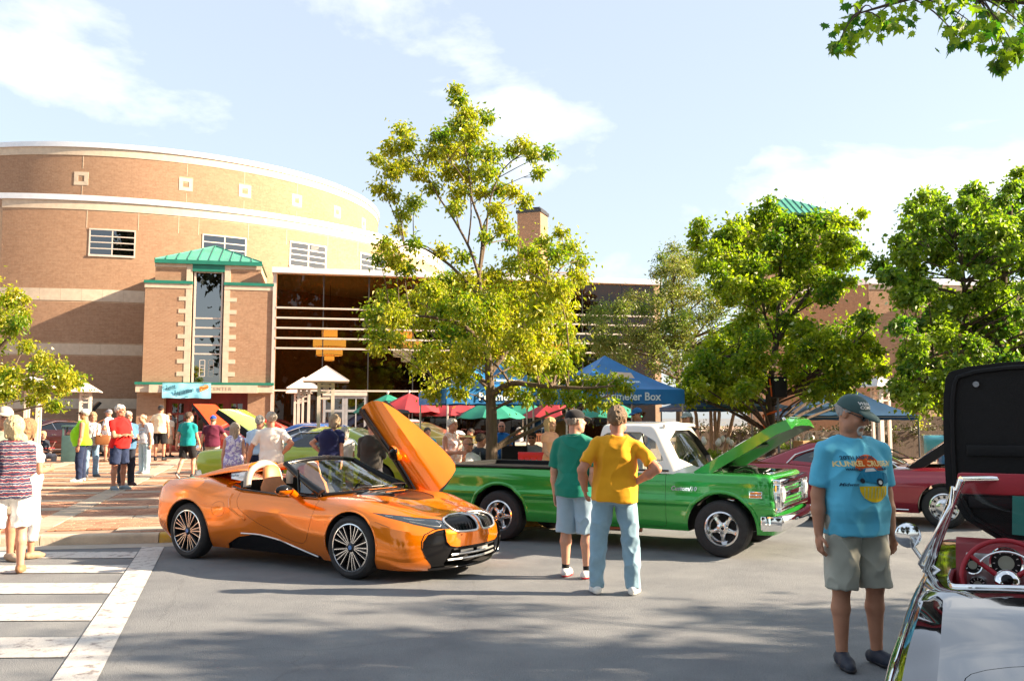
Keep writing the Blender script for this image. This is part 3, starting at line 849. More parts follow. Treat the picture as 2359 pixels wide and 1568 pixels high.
# pendant lamps in the lobby
M_shade = pm('amber_shade', (0.75, 0.36, 0.06), rough=.5, var=.1, emit=((1.0, 0.42, 0.06), 2.4))
M_shadep = pm('pale_shade', (0.6, 0.5, 0.36), rough=.5, var=.1, emit=((1.0, 0.75, 0.45), 1.0))
def pendant(s, z, dp, label, low=M_shade):
 p = fpt(s, z, -dp); t_ = thing('pendant_lamp', label, 'lamp', p, 0, 'drum pendant lamps in the lobby')
 for nm, r_, z0_, z1_, mt in (('upper_shade', .34, .42, .80, M_shade), ('wide_shade', .72, 0, .40, M_shade), ('lower_shade', .58, -.36, -.02, low), ('drop_shade', .22, -.60, -.38, low)):
  q = MB(); q.lathe([(r_ * .96, z0_), (r_, z0_), (r_, z1_), (r_ * .96, z1_)], 28); q.add([(r_ * .97 * math.cos(2 * PI * k / 28), r_ * .97 * math.sin(2 * PI * k / 28), z0_ + .01) for k in range(28)], [tuple(range(28))]); q.build(nm, mt, t_, sm=40)
  q = MB()
  for zz_ in (z0_, z1_): q.lathe([(r_ + .004, zz_ - .012), (r_ + .012, zz_ - .012), (r_ + .012, zz_ + .012), (r_ + .004, zz_ + .012), (r_ + .004, zz_ - .012)], 28)
  q.build('shade_rim', M_dark, t_)
 q = MB(); q.tube([(0, 0, .8), (0, 0, 7.65 - z)], .012, 6); q.build('cord', M_dark, t_)
 return t_
pendant(7.35, 4.86, 2.5, 'amber tiered drum lamp inside the lobby, nearest the entrance tower')
pendant(10.75, 4.86, 2.5, 'tiered drum lamp inside the lobby, amber above and pale below', M_shadep)
pendant(14.6, 4.86, 2.5, 'amber drum lamp inside the lobby glimpsed behind the centre tree')
pendant(18.2, 4.86, 2.5, 'amber drum lamp inside the lobby, farthest from the entrance tower')
# chimney behind the lobby
ch = thing('brick_chimney', 'square brick chimney rising behind the glass lobby roof', 'chimney', at(1228, 900, 58))
ctop = at(1228, 484, 58).z; cx_, cy_ = ch.location.x, 58.0; ch.location.z = 0; hw = .78
q = MB(); q.box((0, 0, ctop / 2), (2 * hw, 2 * hw, ctop - .6), 0); q.build('stack', M_mortar, ch)
for rz_ in (0, PI / 2, -PI / 2):
 def cm(s, z, d, rz_=rz_):
  c_, s_ = math.cos(rz_), math.sin(rz_); x, y = s, -(hw + d); return np.stack([c_ * x - s_ * y, s_ * x + c_ * y, z], 1)
 Rr = brick_field(-hw, hw, ctop - 7, ctop - .32, cm); V, Q = brick_mesh(Rr, cm, .012)
 tag(link('chimney_brickwork', np_mesh('chimney_brickwork', V, Q, M_brick, np.repeat(rng.random(len(Rr)) * .7, 5)), ch), kind='stuff')
q = MB(); q.box((0, 0, ctop - .22), (2 * hw + .16, 2 * hw + .16, .2)); q.box((0, 0, ctop - .05), (2 * hw - .1, 2 * hw - .1, .14)); q.build('cap', M_dark, ch)
ch.rotation_euler = (0, 0, -.35)
# far brick wing on the right with a green tower roof
wing = thing('brick_wing', 'far brick wing behind the right-hand trees with piers and a flat roof', 'building', (0, 0, 0))
wp = at(2000, 640, 44); wz = wp.z
def wmap(s, z, d):   # left face seen obliquely, s from the corner
 return np.stack([wp.x + s * .995 + d * .1, 44 + s * .1 - d * .995, z + 0 * s], 1)
def wmap2(s, z, d):
 return np.stack([wp.x - s * .5 - d * .85, 44 + s * .85 - d * .5, z + 0 * s], 1)
def wbox(name, mt, s0, s1, z0, z1, d0, d1, fm):
 S = np.array([s0, s1, s1, s0] * 2); Z = np.array([z0, z0, z1, z1] * 2); Dd = np.array([d0] * 4 + [d1] * 4); P = fm(S, Z, Dd)
 return MB().add([tuple(p) for p in P], [(0, 1, 2, 3), (7, 6, 5, 4), (0, 4, 5, 1), (1, 5, 6, 2), (2, 6, 7, 3), (3, 7, 4, 0)]).build(name, mt, wing)
wbox('wall', M_mortar, 0, 26, 0, wz - .3, -1, 0, wmap); wbox('wall', MATS['side_brick'], .02, 7, 0, wz - .3, -1, -.01, wmap2)
Rr = brick_field(0.0, 15, .6, wz - .55, wmap); V, Q = brick_mesh(Rr, wmap, .012); tag(link('wing_brickwork', np_mesh('wing_brickwork', V, Q, M_brick, np.repeat(rng.random(len(Rr)) * .8, 5)), wing), kind='stuff')
wbox('coping', M_cop, -.1, 26, wz - .3, wz, -1.1, .12, wmap); wbox('coping', M_cop, .1, 7, wz - .3, wz, -1.1, .1, wmap2)
for s in (2.6, 5.0, 7.4, 9.8): wbox('pier', M_mortar, s, s + .7, 0, wz - .9, .0, .35, wmap)
wbox('parapet_band', M_stone, 0, 26, wz - .55, wz - .3, -.1, .03, wmap)
Rr = brick_field(0.05, 7, .6, wz - .35, wmap2); Rr = Rr; V, Q = brick_mesh(Rr, wmap2, .012); tag(link('wing_brickwork', np_mesh('wing_brickwork', V, Q[:, ::-1], M_brick, np.repeat(rng.random(len(Rr)) * .8, 5)), wing), kind='stuff')
tw2 = thing('roof_tower', 'brick tower with green pyramid roof above the right-hand tree', 'tower', (0, 0, 0))
tp = at(1808, 455, 62); ez = at(1808, 512, 62).z
q = MB(); q.box((tp.x, 62, ez / 2 - .1), (4.7, 4.7, ez - .2)); q.build('wall', pm('far_brick', (.42, .27, .17), rough=.9, var=.3, scale=2.5, bump=.2), tw2)
q = MB(); h_ = 2.9; q.add([(tp.x - h_, 62 - h_, ez), (tp.x + h_, 62 - h_, ez), (tp.x + h_, 62 + h_, ez), (tp.x - h_, 62 + h_, ez), (tp.x, 62, tp.z)], [(0, 1, 4), (1, 2, 4), (2, 3, 4), (3, 0, 4), (3, 2, 1, 0)]); q.build('roof', M_greenL, tw2)
for i in range(1, 14):
 t_ = i / 14; k = min(t_, 1 - t_) * 2; b = Vector((tp.x - h_ + 2 * h_ * t_, 62 - h_, ez + .02)); A_ = Vector((tp.x, 62, tp.z + .02)); e_ = Vector((tp.x - h_ if t_ < .5 else tp.x + h_, 62 - h_, ez + .02)).lerp(A_, k)
 MB().tube([b, e_], .035, 4).build('roof_seam', M_green, tw2)
# ================================================================== trees
M_bark = pm('bark', (0.16, 0.115, 0.075), col2=(0.075, 0.055, 0.04), rough=0.95, scale=7, bump=0.9, bscale=22, stretch=(3, 3, 0.5))
M_barkd = pm('dark_bark', (0.10, 0.07, 0.05), col2=(0.05, 0.036, 0.026), rough=0.95, scale=9, bump=0.8, bscale=30, stretch=(3, 3, 0.6))
M_leafA = leafmat('pear_leaf', [(0.075, 0.20, 0.012), (0.17, 0.33, 0.014), (0.33, 0.44, 0.015), (0.52, 0.53, 0.02), (0.60, 0.46, 0.03)], .5)
M_leafB = leafmat('lime_leaf', [(0.045, 0.15, 0.016), (0.095, 0.24, 0.018), (0.19, 0.33, 0.018), (0.36, 0.43, 0.02), (0.50, 0.48, 0.025)], .55)
M_leafF = leafmat('deep_leaf', [(0.025, 0.12, 0.022), (0.05, 0.18, 0.024), (0.10, 0.25, 0.022), (0.22, 0.34, 0.025), (0.38, 0.42, 0.03)], .5)
M_leafC = leafmat('locust_leaf', [(0.08, 0.17, 0.03), (0.15, 0.24, 0.04), (0.24, 0.28, 0.06), (0.32, 0.25, 0.09)])
M_leafD = leafmat('maple_leaf', [(0.03, 0.12, 0.015), (0.06, 0.18, 0.015), (0.13, 0.27, 0.02), (0.28, 0.35, 0.02)], 0.55)
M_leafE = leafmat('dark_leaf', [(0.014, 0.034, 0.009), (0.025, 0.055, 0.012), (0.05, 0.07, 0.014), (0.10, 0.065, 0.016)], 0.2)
def bez(a, b, c, n=7):
 return [a * (1 - t) ** 2 + b * 2 * t * (1 - t) + c * t * t for t in [i / (n - 1) for i in range(n)]]
def leaves_np(cl, per, size, droop=0.6, seed=1, asp=0.55, rnd_bias=None):
 """cl: list of (Vector centre, radius). Returns verts, tris, per-face rnd"""
 r = np.random.default_rng(seed)
 C = np.array([[*c] for c, _ in cl]); Rr = np.array([q for _, q in cl])
 cnt = np.maximum(6, (per * (Rr / Rr.mean()) ** 2).astype(int))
 idx = np.repeat(np.arange(len(cl)), cnt); n = len(idx)
 d = r.normal(size=(n, 3)); d /= np.linalg.norm(d, axis=1, keepdims=True)
 rad = Rr[idx] * np.where(r.random(n) < .45, r.random(n) ** .45, np.abs(r.normal(size=n)) * .85)
 pos = C[idx] + d * rad[:, None] * np.array([1, 1, .85])
 ax = r.normal(size=(n, 3)) * 0.75 + d * 0.5 + np.array([0, 0, -droop]); ax /= np.linalg.norm(ax, axis=1, keepdims=True)
 sd = np.cross(ax, r.normal(size=(n, 3))); sd /= np.linalg.norm(sd, axis=1, keepdims=True); nr = np.cross(ax, sd)
 L_ = size * (0.7 + 0.6 * r.random(n))[:, None]; W = L_ * asp * .5
 b0 = pos; tip = pos + ax * L_ + nr * L_ * -.18; mid = pos + ax * L_ * .42
 l = mid + sd * W + nr * W * .35; rr = mid - sd * W + nr * W * .35
 V = np.stack([b0, l, tip, rr], 1).reshape(-1, 3)
 base = np.arange(n)[:, None] * 4
 T = np.concatenate([base + np.array([0, 1, 2]), base + np.array([0, 2, 3])], 1).reshape(-1, 3)
 tone = r.random(len(cl))[idx] * .45 + r.random(n) * .5
 if rnd_bias is not None: tone = tone + rnd_bias(pos)
 tone = np.clip(tone + (r.random(n) > .965) * .4, 0, .999)
 return V, T, np.repeat(tone, 2)
def tree(name, label, trunk, limbs, cl, leafm, per, size, r0, bark=M_bark, seed=1, droop=.6, asp=.55, singles=0, cat='tree', twig=True, group=None, bias=None):
 """trunk: list of points from the ground; limbs: list of polylines; cl: leaf clumps"""
 base = trunk[0]; t = thing(name, label, cat, base, 0, group); B = Vector(base)
 q = MB(); n = len(trunk)
 def spline(P, k=3):
  P = [Vector(p) for p in P]; out = []
  for i in range(len(P) - 1):
   p0, p1, p2, p3 = P[max(i - 1, 0)], P[i], P[i + 1], P[min(i + 2, len(P) - 1)]
   for s in range(k):
    u = s / k; out.append(.5 * ((2 * p1) + (p2 - p0) * u + (2 * p0 - 5 * p1 + 4 * p2 - p3) * u * u + (3 * p1 - p0 - 3 * p2 + p3) * u ** 3))
  out.append(P[-1]); return out
 tp = spline(trunk); m_ = len(tp)
 rad = [r0 * (1 - .68 * (i / (m_ - 1))) * (1.28 if i == 0 else 1) for i in range(m_)]
 q.tube([p - B for p in tp], rad, 10); q.build('trunk', bark, t, sm=60)
 skel = [(p, rad[i]) for i, p in enumerate(tp)]
 for lb in limbs:
  lp = spline(lb); k = len(lp); near = min(skel, key=lambda s: (s[0] - lp[0]).length)
  ra = [max(.012, min(near[1] * .8, r0 * .6) * (1 - .85 * i / (k - 1))) for i in range(k)]
  MB().tube([p - B for p in lp], ra, 8).build('limb', bark, t, sm=60); skel += [(p, ra[i]) for i, p in enumerate(lp)]
 if twig:
  q = MB(); rr = random.Random(seed)
  top = max(p.z for p, _ in skel)
  for c, r in cl:
   best = min(skel, key=lambda s: (s[0] - c).length + max(0, s[0].z - c.z + .25 * (Vector((s[0].x, s[0].y)) - Vector((c.x, c.y))).length) * 2.2)
   a = best[0]; mid = a.lerp(c, .5) + Vector((rr.uniform(-.1, .1), rr.uniform(-.1, .1), rr.uniform(.02, .14))) * (c - a).length
   pts = bez(a, mid, c, 6); rA = min(best[1] * .55, .006 + .012 * (c - a).length)
   q.tube([p - B for p in pts], [rA * (1 - .75 * i / 5) + .003 for i in range(6)], 5, cap=False)
   for _ in range(2):
    e = c + Vector((rr.gauss(0, 1), rr.gauss(0, 1), rr.gauss(0, 1))).normalized() * r * .9
    q.tube([pts[4] - B, e - B], [.004, .002], 4, cap=False)
  tag(q.build('twigs', bark, t, fix=False), kind='stuff')
 V, T, a = leaves_np([(c - B, r) for c, r in cl], per, size, droop, seed, asp, bias)
 if singles:
  # the leaves nearest to the viewer become leaf parts
  n = len(V) // 4; ctr = V.reshape(n, 4, 3).mean(1) + np.array(B); dd = ctr[:, 1] + .3 * np.abs(ctr[:, 0]); od = np.argsort(dd)[:singles]
  keep = np.ones(n, bool); keep[od] = False
  for j in od:
   v = V[j * 4:j * 4 + 4]; o_ = v[0]
   link('leaf', np_mesh('leaf', v, np.array([[0, 1, 2], [0, 2, 3]]), leafm, a[2 * j:2 * j + 2]), t)
  idx = np.nonzero(keep)[0]; V = V.reshape(n, 4, 3)[idx].reshape(-1, 3); a = a.reshape(n, 2)[idx].ravel()
  base_ = np.arange(len(idx))[:, None] * 4; T = np.concatenate([base_ + np.array([0, 1, 2]), base_ + np.array([0, 2, 3])], 1).reshape(-1, 3)
 tag(link('crown', np_mesh('crown', V, T, leafm, a), t), kind='stuff')
 return t
def poly_clumps(poly, f, r_px, n, depth, dspread, seed, scale):
 """scatter clumps inside a traced outline; f maps trace px -> 2359 px; scale m per trace px"""
 rr = random.Random(seed); xs = [p[0] for p in poly]; ys = [p[1] for p in poly]; out = []; tries = 0
 def inside(x, y):
  c = False
  for i in range(len(poly)):
   (x0, y0), (x1, y1) = poly[i], poly[i - 1]
   if (y0 > y) != (y1 > y) and x < (x1 - x0) * (y - y0) / (y1 - y0) + x0: c = not c
  return c
 while len(out) < n and tries < n * 60:
  tries += 1; x, y = rr.uniform(min(xs), max(xs)), rr.uniform(min(ys), max(ys))
  if not inside(x, y): continue
  if any((x - a) ** 2 + (y - b) ** 2 < (r_px * .55) ** 2 for a, b, _ in out[-40:]): continue
  out.append((x, y, r_px * rr.uniform(.65, 1.2)))
 cl = []
 for x, y, r in out:
  Y = depth + rr.uniform(-1, 1) * dspread; X_, Y_ = f(x, y); cl.append((at(X_, Y_, Y), r * scale * Y / depth))
 return cl
# --- centre pear tree
fA = lambda x, y: ((1300 + x * .8929) / 1.7364, (300 + y * .8929) / 1.7364)
YA = 16.3; mA = .8929 / 1.7364 / 2.304 / 900 * YA
clA = [(590,60,35),(600,110,40),(640,170,50),(720,185,45),(600,230,60),(520,265,50),(660,260,60),(345,245,45),(300,320,50),(370,300,45),(240,375,40),(300,420,55),(360,400,50),(250,500,45),(300,540,40),(480,350,60),(560,330,65),(650,340,65),(740,350,60),(560,430,60),(640,440,60),(730,430,55),(880,310,50),(930,350,45),(1000,345,35),(960,430,35),(830,340,35),(430,440,45),(480,500,45),(400,570,50),(350,620,45),(330,690,35),(600,520,50),(780,510,50),(850,520,40),(900,560,40),(700,520,45),(580,590,40),(770,600,45),(800,680,50),(830,740,45),(720,720,35),(270,760,50),(310,820,50),(360,860,45),(240,820,35),(400,750,40),(520,780,45),(620,810,40),(1060,700,40),(1100,770,50),(1150,830,45),(1130,900,55),(980,740,45),(920,790,55),(1040,800,55),(960,860,60),(850,850,60),(750,900,65),(640,930,65),(560,920,60),(480,960,60),(400,1010,60),(280,990,50),(230,1070,55),(320,1080,60),(230,1160,50),(320,1180,50),(240,1220,35),(440,1090,65),(540,1040,70),(640,1040,75),(740,1020,75),(840,980,75),(940,960,70),(1040,960,65),(1060,1060,60),(960,1060,70),(860,1090,75),(760,1130,75),(660,1140,75),(560,1150,70),(460,1240,55),(420,1300,45),(540,1270,65),(650,1240,70),(760,1220,65),(870,1190,65),(970,1170,60),(1070,1150,50),(1110,1230,55),(1040,1280,60),(940,1270,55),(850,1300,55),(620,1340,55),(520,1370,50),(480,1420,45),(600,1420,40),(830,1400,45),(960,1370,50),(1060,1360,55),(1150,1380,55),(1230,1380,50),(1300,1370,45),(1350,1400,35),(1000,1430,40),(1100,1440,45),(1200,1460,45),(1280,1480,35),(900,1440,40)]
rr_ = random.Random(3); cl = []
for x, y, r in clA:
 hw = 0.35 + 1.35 * min(1, max(0, (y - 60) / 900)); Y = YA + rr_.uniform(-1, 1) * hw
 cl.append((at(*fA(x, y), Y), r * mA * (1.12 if y > 850 else 1.0)))
def A_(x, y, d=0.0): return at(*fA(x, y), YA + d)
tb = A_(747, 1560); tb = Vector((tb.x, YA, plaza_z(0, YA) - .02))
tree('pear_tree', 'tall young pear tree with yellowing leaves standing behind the green pickup', [tb, A_(747, 1560), A_(742, 1450), A_(735, 1330), A_(722, 1200), A_(703, 1050), A_(690, 900)],
     [[A_(690, 900), A_(650, 780, -.1), A_(580, 650, -.1), A_(500, 530, .1), A_(430, 400, .2), A_(360, 300, .2)], [A_(690, 890), A_(705, 700), A_(660, 560, .1), A_(645, 430), A_(610, 230), A_(590, 80)], [A_(690, 900), A_(715, 760, .2), A_(740, 560, .3), A_(800, 420, .3), A_(900, 340, .3)],
      [A_(640, 760), A_(655, 620, -.2), A_(640, 500, -.3), A_(560, 380, -.3)], [A_(740, 1440), A_(830, 1380, -.3), A_(960, 1390, -.5), A_(1150, 1400, -.7), A_(1300, 1390, -.8)], [A_(735, 1340), A_(850, 1180, .3), A_(960, 1000, .4), A_(1080, 830, .4)], [A_(725, 1230), A_(620, 1120, -.2), A_(450, 1080, -.5), A_(290, 1080, -.6)], [A_(738, 1400), A_(640, 1330, .4), A_(500, 1380, .5)], [A_(700, 1000), A_(560, 850, .2), A_(400, 760, .3), A_(280, 790, .3)]],
     cl, M_leafA, 400, .082, .115, seed=5, droop=1.0, singles=300)
# --- right-hand tree
fB = lambda x, y: ((2400 + x * .7336) / 1.7364, (650 + y * .7336) / 1.7364)
YB = 19.5; mB = .7336 / 1.7364 / 2.304 / 900 * YB
clB = [(920,220,50),(960,280,50),(1010,330,70),(860,340,70),(750,350,70),(700,400,60),(530,380,50),(520,440,45),(620,470,60),(700,480,70),(800,450,80),(900,430,80),(1000,430,80),(1100,400,80),(1180,330,70),(1250,310,65),(1320,330,50),(1390,330,35),(1280,400,70),(1380,450,50),(1400,520,45),(1330,540,60),(1240,500,70),(1140,500,80),(1040,540,80),(940,540,80),(840,560,80),(740,560,70),(640,580,60),(560,560,45),(660,680,60),(760,670,70),(860,680,75),(960,680,70),(1080,640,70),(1180,620,70),(1280,640,60),(1370,650,40),(1230,720,60),(1100,740,60),(960,780,60),(830,760,55),(720,920,70),(640,990,80),(760,1000,80),(860,960,70),(990,930,70),(1100,920,70),(1050,980,70),(1180,960,75),(1270,930,70),(1380,890,70),(1440,850,50),(1480,840,35),(560,1070,75),(660,1100,80),(780,1100,75),(880,1060,65),(1030,1080,60),(1150,1060,75),(1260,1040,75),(1370,1000,70),(1450,970,50),(520,1160,70),(620,1190,70),(720,1190,65),(810,1220,60),(860,1190,50),(480,1240,60),(500,1290,45),(600,1260,55),(720,1270,45),(790,1260,55),(1100,1180,65),(1200,1150,70),(1310,1120,70),(1420,1080,60),(1500,1060,45),(1140,1260,55),(1230,1230,60),(1330,1200,60),(1400,1160,50),(1280,1290,40),(1540,1130,40)]
cl = [(at(*fB(x, y), YB + rr_.uniform(-1, 1) * (.5 + 1.6 * min(1, max(0, (y - 200) / 700)))), r * mB * 1.0) for x, y, r in clB + [(a + rr_.uniform(-70, 70), b + rr_.uniform(-60, 80), c * .85) for a, b, c in clB if b > 300]]
def B_(x, y, d=0.0): return at(*fB(x, y), YB + d)
tb = B_(925, 1400); tb = Vector((tb.x, YB, plaza_z(0, YB) - .02))
tree('shade_tree', 'broad green tree behind the raised pickup bonnet, loudspeaker at its trunk', [tb, B_(928, 1330), B_(935, 1240), B_(945, 1100), B_(965, 950), B_(975, 800), B_(985, 560)],
     [[B_(935, 1260), B_(890, 1120), B_(862, 900, .2), B_(850, 740, .3), B_(830, 560, .3)], [B_(960, 990), B_(1050, 830, -.2), B_(1170, 660, -.3), B_(1250, 520, -.3), B_(1320, 380, -.3)], [B_(940, 1300), B_(1030, 1250, -.3), B_(1150, 1160, -.6), B_(1330, 1030, -.8), B_(1470, 900, -.9)], [B_(960, 980), B_(900, 830, -.3), B_(880, 600, -.4)], [B_(945, 1120), B_(800, 1050, -.5), B_(640, 1060, -.8)], [B_(970, 860), B_(1080, 700, .5), B_(1120, 480, .6)]],
     cl, M_leafB, 340, .092, .12, bark=M_barkd, seed=11, droop=.8, asp=.7, singles=150)
# --- far right tree
YC = 17.0
pol = [(1520,560),(1600,480),(1650,380),(1640,260),(1720,190),(1830,170),(1900,230),(1950,150),(2060,140),(2110,230),(2200,180),(2260,60),(2330,50),(2400,60),(2600,300),(2600,1300),(2300,1330),(2000,1310),(1800,1330),(1620,1270),(1590,1220),(1700,1160),(1640,1100),(1600,960),(1640,860),(1700,800),(1600,700)]
cl = poly_clumps(pol, fB, 60, 250, YC, 2.2, 4, mB * YC / YB)
def C_(x, y, d=0.0): return at(*fB(x, y), YC + d)
tb = C_(2180, 1300); tb = Vector((tb.x, YC, plaza_z(0, YC) - .02))
tree('shade_tree', 'large dark green tree behind the black raised bonnet at the right edge', [tb, C_(2170, 1300), C_(2160, 1150), C_(2190, 900), C_(2200, 700), C_(2220, 450), C_(2240, 250)],
     [[C_(2165, 1120), C_(2060, 1060, -.2), C_(1990, 800, -.4), C_(1980, 580, -.4), C_(1900, 350, -.4)], [C_(2170, 1100), C_(2000, 1030, -.5), C_(1820, 1050, -.8), C_(1680, 1180, -1)], [C_(2195, 800), C_(2080, 600, .4), C_(1800, 480, .8)], [C_(2190, 850), C_(2330, 650, .3), C_(2450, 400, .4)]],
     cl, M_leafF, 330, .092, .12, bark=M_barkd, seed=21, droop=.8, asp=.7, singles=150)
# --- thin locust behind the tents
pol = [(250,600),(290,530),(420,450),(480,480),(560,600),(640,640),(800,640),(900,760),(860,960),(700,1000),(560,1150),(480,1180),(300,1120),(100,1060),(-40,1010),(-80,860),(60,740),(200,700)]
cl = poly_clumps(pol, fB, 60, 110, 25.0, 1.6, 9, mB * 25 / YB)
def L_(x, y, d=0.0): return at(*fB(x, y), 25 + d)
tb = L_(430, 1400); tb.z = plaza_z(0, 25)
tree('locust_tree', 'thin olive and brown tree between the blue tent and the glass lobby', [tb, L_(430, 1250), L_(420, 1100), L_(400, 900), L_(390, 700)], [[L_(425, 1150), L_(520, 950, .3), L_(680, 760, .4)], [L_(420, 1120), L_(250, 950, -.3), L_(80, 850, -.4)], [L_(410, 950), L_(330, 700, .3), L_(360, 520, .3)]],
     cl, M_leafC, 330, .08, .10, seed=31, droop=.6, asp=.45)
# --- left edge tree
pol = [(-160,600),(0,640),(40,650),(60,690),(55,760),(30,780),(75,795),(110,830),(200,880),(190,900),(150,905),(130,935),(60,930),(0,935),(-150,900)]
sc = 1 / 2.304 / 900 * 21
cl = poly_clumps(pol, lambda x, y: (x, y), 20, 75, 21.0, 1.0, 13, sc)
def E_(x, y, d=0.0): return at(x, y, 21 + d)
tb = E_(-75, 1060); tb.z = plaza_z(0, 21)
tree('pear_tree', 'yellow-green tree reaching in from the left edge above the post lamps', [tb, E_(-75, 950), E_(-70, 850), E_(-65, 700), E_(-60, 500)], [[E_(-72, 900), E_(0, 800, -.2), E_(40, 760, -.2), E_(60, 700)], [E_(-72, 930), E_(30, 860, .3), E_(170, 890, .4)]],
     cl, M_leafA, 190, .095, .13, seed=41, droop=.9)
# --- maple over the viewer: only the tips of one bough hang into view; its crown shades the street
mt = Vector((10.6, 4.2, 0.0)); rr_ = random.Random(17); cl = []
for i in range(120):
 a, h, r = rr_.uniform(0, 2 * PI), rr_.uniform(3.4, 8.6), rr_.random() ** .5
 w_ = 3.9 * math.sin(max(.18, min(1, (h - 2.6) / 6.6)) * PI * .85) + .5
 c = Vector((mt.x + math.cos(a) * r * w_, mt.y + math.sin(a) * r * w_ * .62 - .3, h))
 if c.y > 7.6: continue
 px, py = 512 + 900 * c.x / max(c.y, .1), 0
 if c.y > 1 and c.x / c.y < .70 and True: continue
 cl.append((c, rr_.uniform(.32, .6)))
maple = tree('maple_tree', 'maple whose leafy bough hangs into the top right corner of the view', [mt, mt + Vector((0, 0, 1.5)), mt + Vector((-.1, .1, 3)), mt + Vector((-.2, .1, 5)), mt + Vector((-.1, 0, 7.8))], [[mt + Vector((-.1, 0, 2.9)), mt + Vector((-1.5, .4, 3.9)), mt + Vector((-3.2, 1.0, 4.6)), at(2420, 20, 6.2)]], cl, M_leafD, 95, .13, .2, seed=51, droop=.4, asp=.9)
def maple_leaf_mesh(tone):
 P = [(0, 0), (.10, .02), (.30, -.06), (.26, .10), (.50, .16), (.40, .26), (.58, .46), (.34, .42), (.30, .62), (.16, .52), (0, 1.0)]
 R_ = P + [(-x, y) for x, y in P[-2:0:-1]]
 v = [(x, y - .1, -.18 * abs(x) - .12 * y * y) for x, y in R_]; n = len(v); v.append((0, .3, 0.02))
 T = np.array([(i, (i + 1) % n, n) for i in range(n)]); return np_mesh('maple_leaf', v, T, M_leafD, np.full(n, tone))
mlm = [maple_leaf_mesh(t) for t in (.05, .25, .4, .6, .85, .97)]
bough = [(1960, 20, 45), (2010, 20, 45), (2070, 20, 45), (2130, 15, 40), (1950, 70, 30), (1990, 60, 30), (2040, 55, 28), (1930, 105, 16), (1955, 100, 16), (2190, 60, 28), (2230, 45, 40), (2290, 40, 45), (2340, 40, 45), (2210, 90, 28), (2250, 75, 30), (2310, 80, 35), (2350, 90, 25), (2320, 125, 22), (2300, 150, 14), (2345, 120, 20), (2060, 5, 50), (2170, 5, 40), (2250, 5, 45), (2330, 5, 45), (2200, -15, 40), (2400, 30, 45), (2390, 90, 40)]
rr_ = random.Random(23); B0 = Vector(mt); q = MB(); nleaf = 0
hub = [at(2420, 10, 6.2), at(2250, -10, 6.1), at(2100, -5, 6.0), at(1980, 30, 5.9)]
q.tube([p - B0 for p in hub], [.03, .022, .015, .006], 6)
for x, y, r in bough:
 c = at(x, y, 6.0 + rr_.uniform(-.25, .25)); h = min(hub, key=lambda p: (p - c).length); rm = r / 2.304 / 900 * 6
 q.tube([p - B0 for p in bez(h, h.lerp(c, .5) + Vector((0, 0, .08)), c, 5)], [.008, .006, .005, .004, .003], 4)
 for _ in range(12 if nleaf < 300 else 0):
  if nleaf >= 300: break
  d = Vector((rr_.gauss(0, .6), rr_.gauss(0, .6), rr_.gauss(0, .6))) * rm
  o = link('leaf', mlm[rr_.randrange(6)], maple); o.location = c + d - B0; s = rr_.uniform(.06, .11); o.scale = (s, s, s)
  o.rotation_euler = (rr_.uniform(-2.6, -1.0), rr_.uniform(-.8, .8), rr_.uniform(-PI, PI)); nleaf += 1
q.build('bough', M_barkd, maple, sm=60)
for k_, (mx_, my_, lab_) in enumerate(((16.0, 6.2, 'second maple beyond the right edge whose shadow dapples the street'), (21.5, 4.6, 'third maple beyond the right edge whose shadow dapples the street'))):
 m2 = Vector((mx_, my_, 0)); cl = []; rr_ = random.Random(90 + k_)
 for i in range(80):
  a, h, r = rr_.uniform(0, 2 * PI), rr_.uniform(3.2, 8.4), rr_.random() ** .5; w_ = 3.0 * math.sin(max(.2, min(1, (h - 2.4) / 6.6)) * PI * .85) + .4
  c = Vector((m2.x + math.cos(a) * r * w_, m2.y + math.sin(a) * r * w_ * .8, h))
  if c.y < 8.0: cl.append((c, rr_.uniform(.35, .65)))
 tree('maple_tree', lab_, [m2, m2 + Vector((0, 0, 2)), m2 + Vector((.1, 0, 4.5)), m2 + Vector((0, .1, 7))], [], cl, M_leafD, 70, .17, .18, seed=52 + k_, droop=.4, asp=.9)
# --- trees behind the viewer across the street: they are what the lobby glass mirrors
back = []
spots = [(-34, -14, .7), (-24, -20, .62), (-13, -18, .55), (.5, -20, 1.2), (9, -17, .95), (17, -22, 1.1), (28, -18, 1.0)]
labs = ['dark street tree mirrored at the far left of the lobby glass', 'tall dark tree mirrored in the left lobby panes', 'dark street tree mirrored beside the lobby door', 'tallest dark tree mirrored in the middle of the lobby glass', 'low dark tree mirrored right of the lobby middle', 'dark tree mirrored behind the centre pear tree', 'dark street tree mirrored at the right end of the lobby glass']
rr_ = random.Random(29); cl = []
for i in range(70):
 a, h, r = rr_.uniform(0, 2 * PI), rr_.uniform(2.4, 12.5), rr_.random() ** .5; w_ = 4.6 * math.sin(min(1, (h - 1.2) / 12.5) * PI * .9) + .3
 cl.append((Vector((math.cos(a) * r * w_, math.sin(a) * r * w_, h)), rr_.uniform(.9, 1.6)))
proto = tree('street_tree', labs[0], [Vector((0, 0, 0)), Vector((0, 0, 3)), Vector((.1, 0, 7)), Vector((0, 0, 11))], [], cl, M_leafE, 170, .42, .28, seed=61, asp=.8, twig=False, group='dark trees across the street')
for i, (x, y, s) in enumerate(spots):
 t = proto if i == 0 else copy_tree(proto); t.location = (x, y, 0); t.scale = (s * 1.3, s * 1.3, s * 1.5); t.rotation_euler = (0, 0, i * 1.3); t['label'] = labs[i]
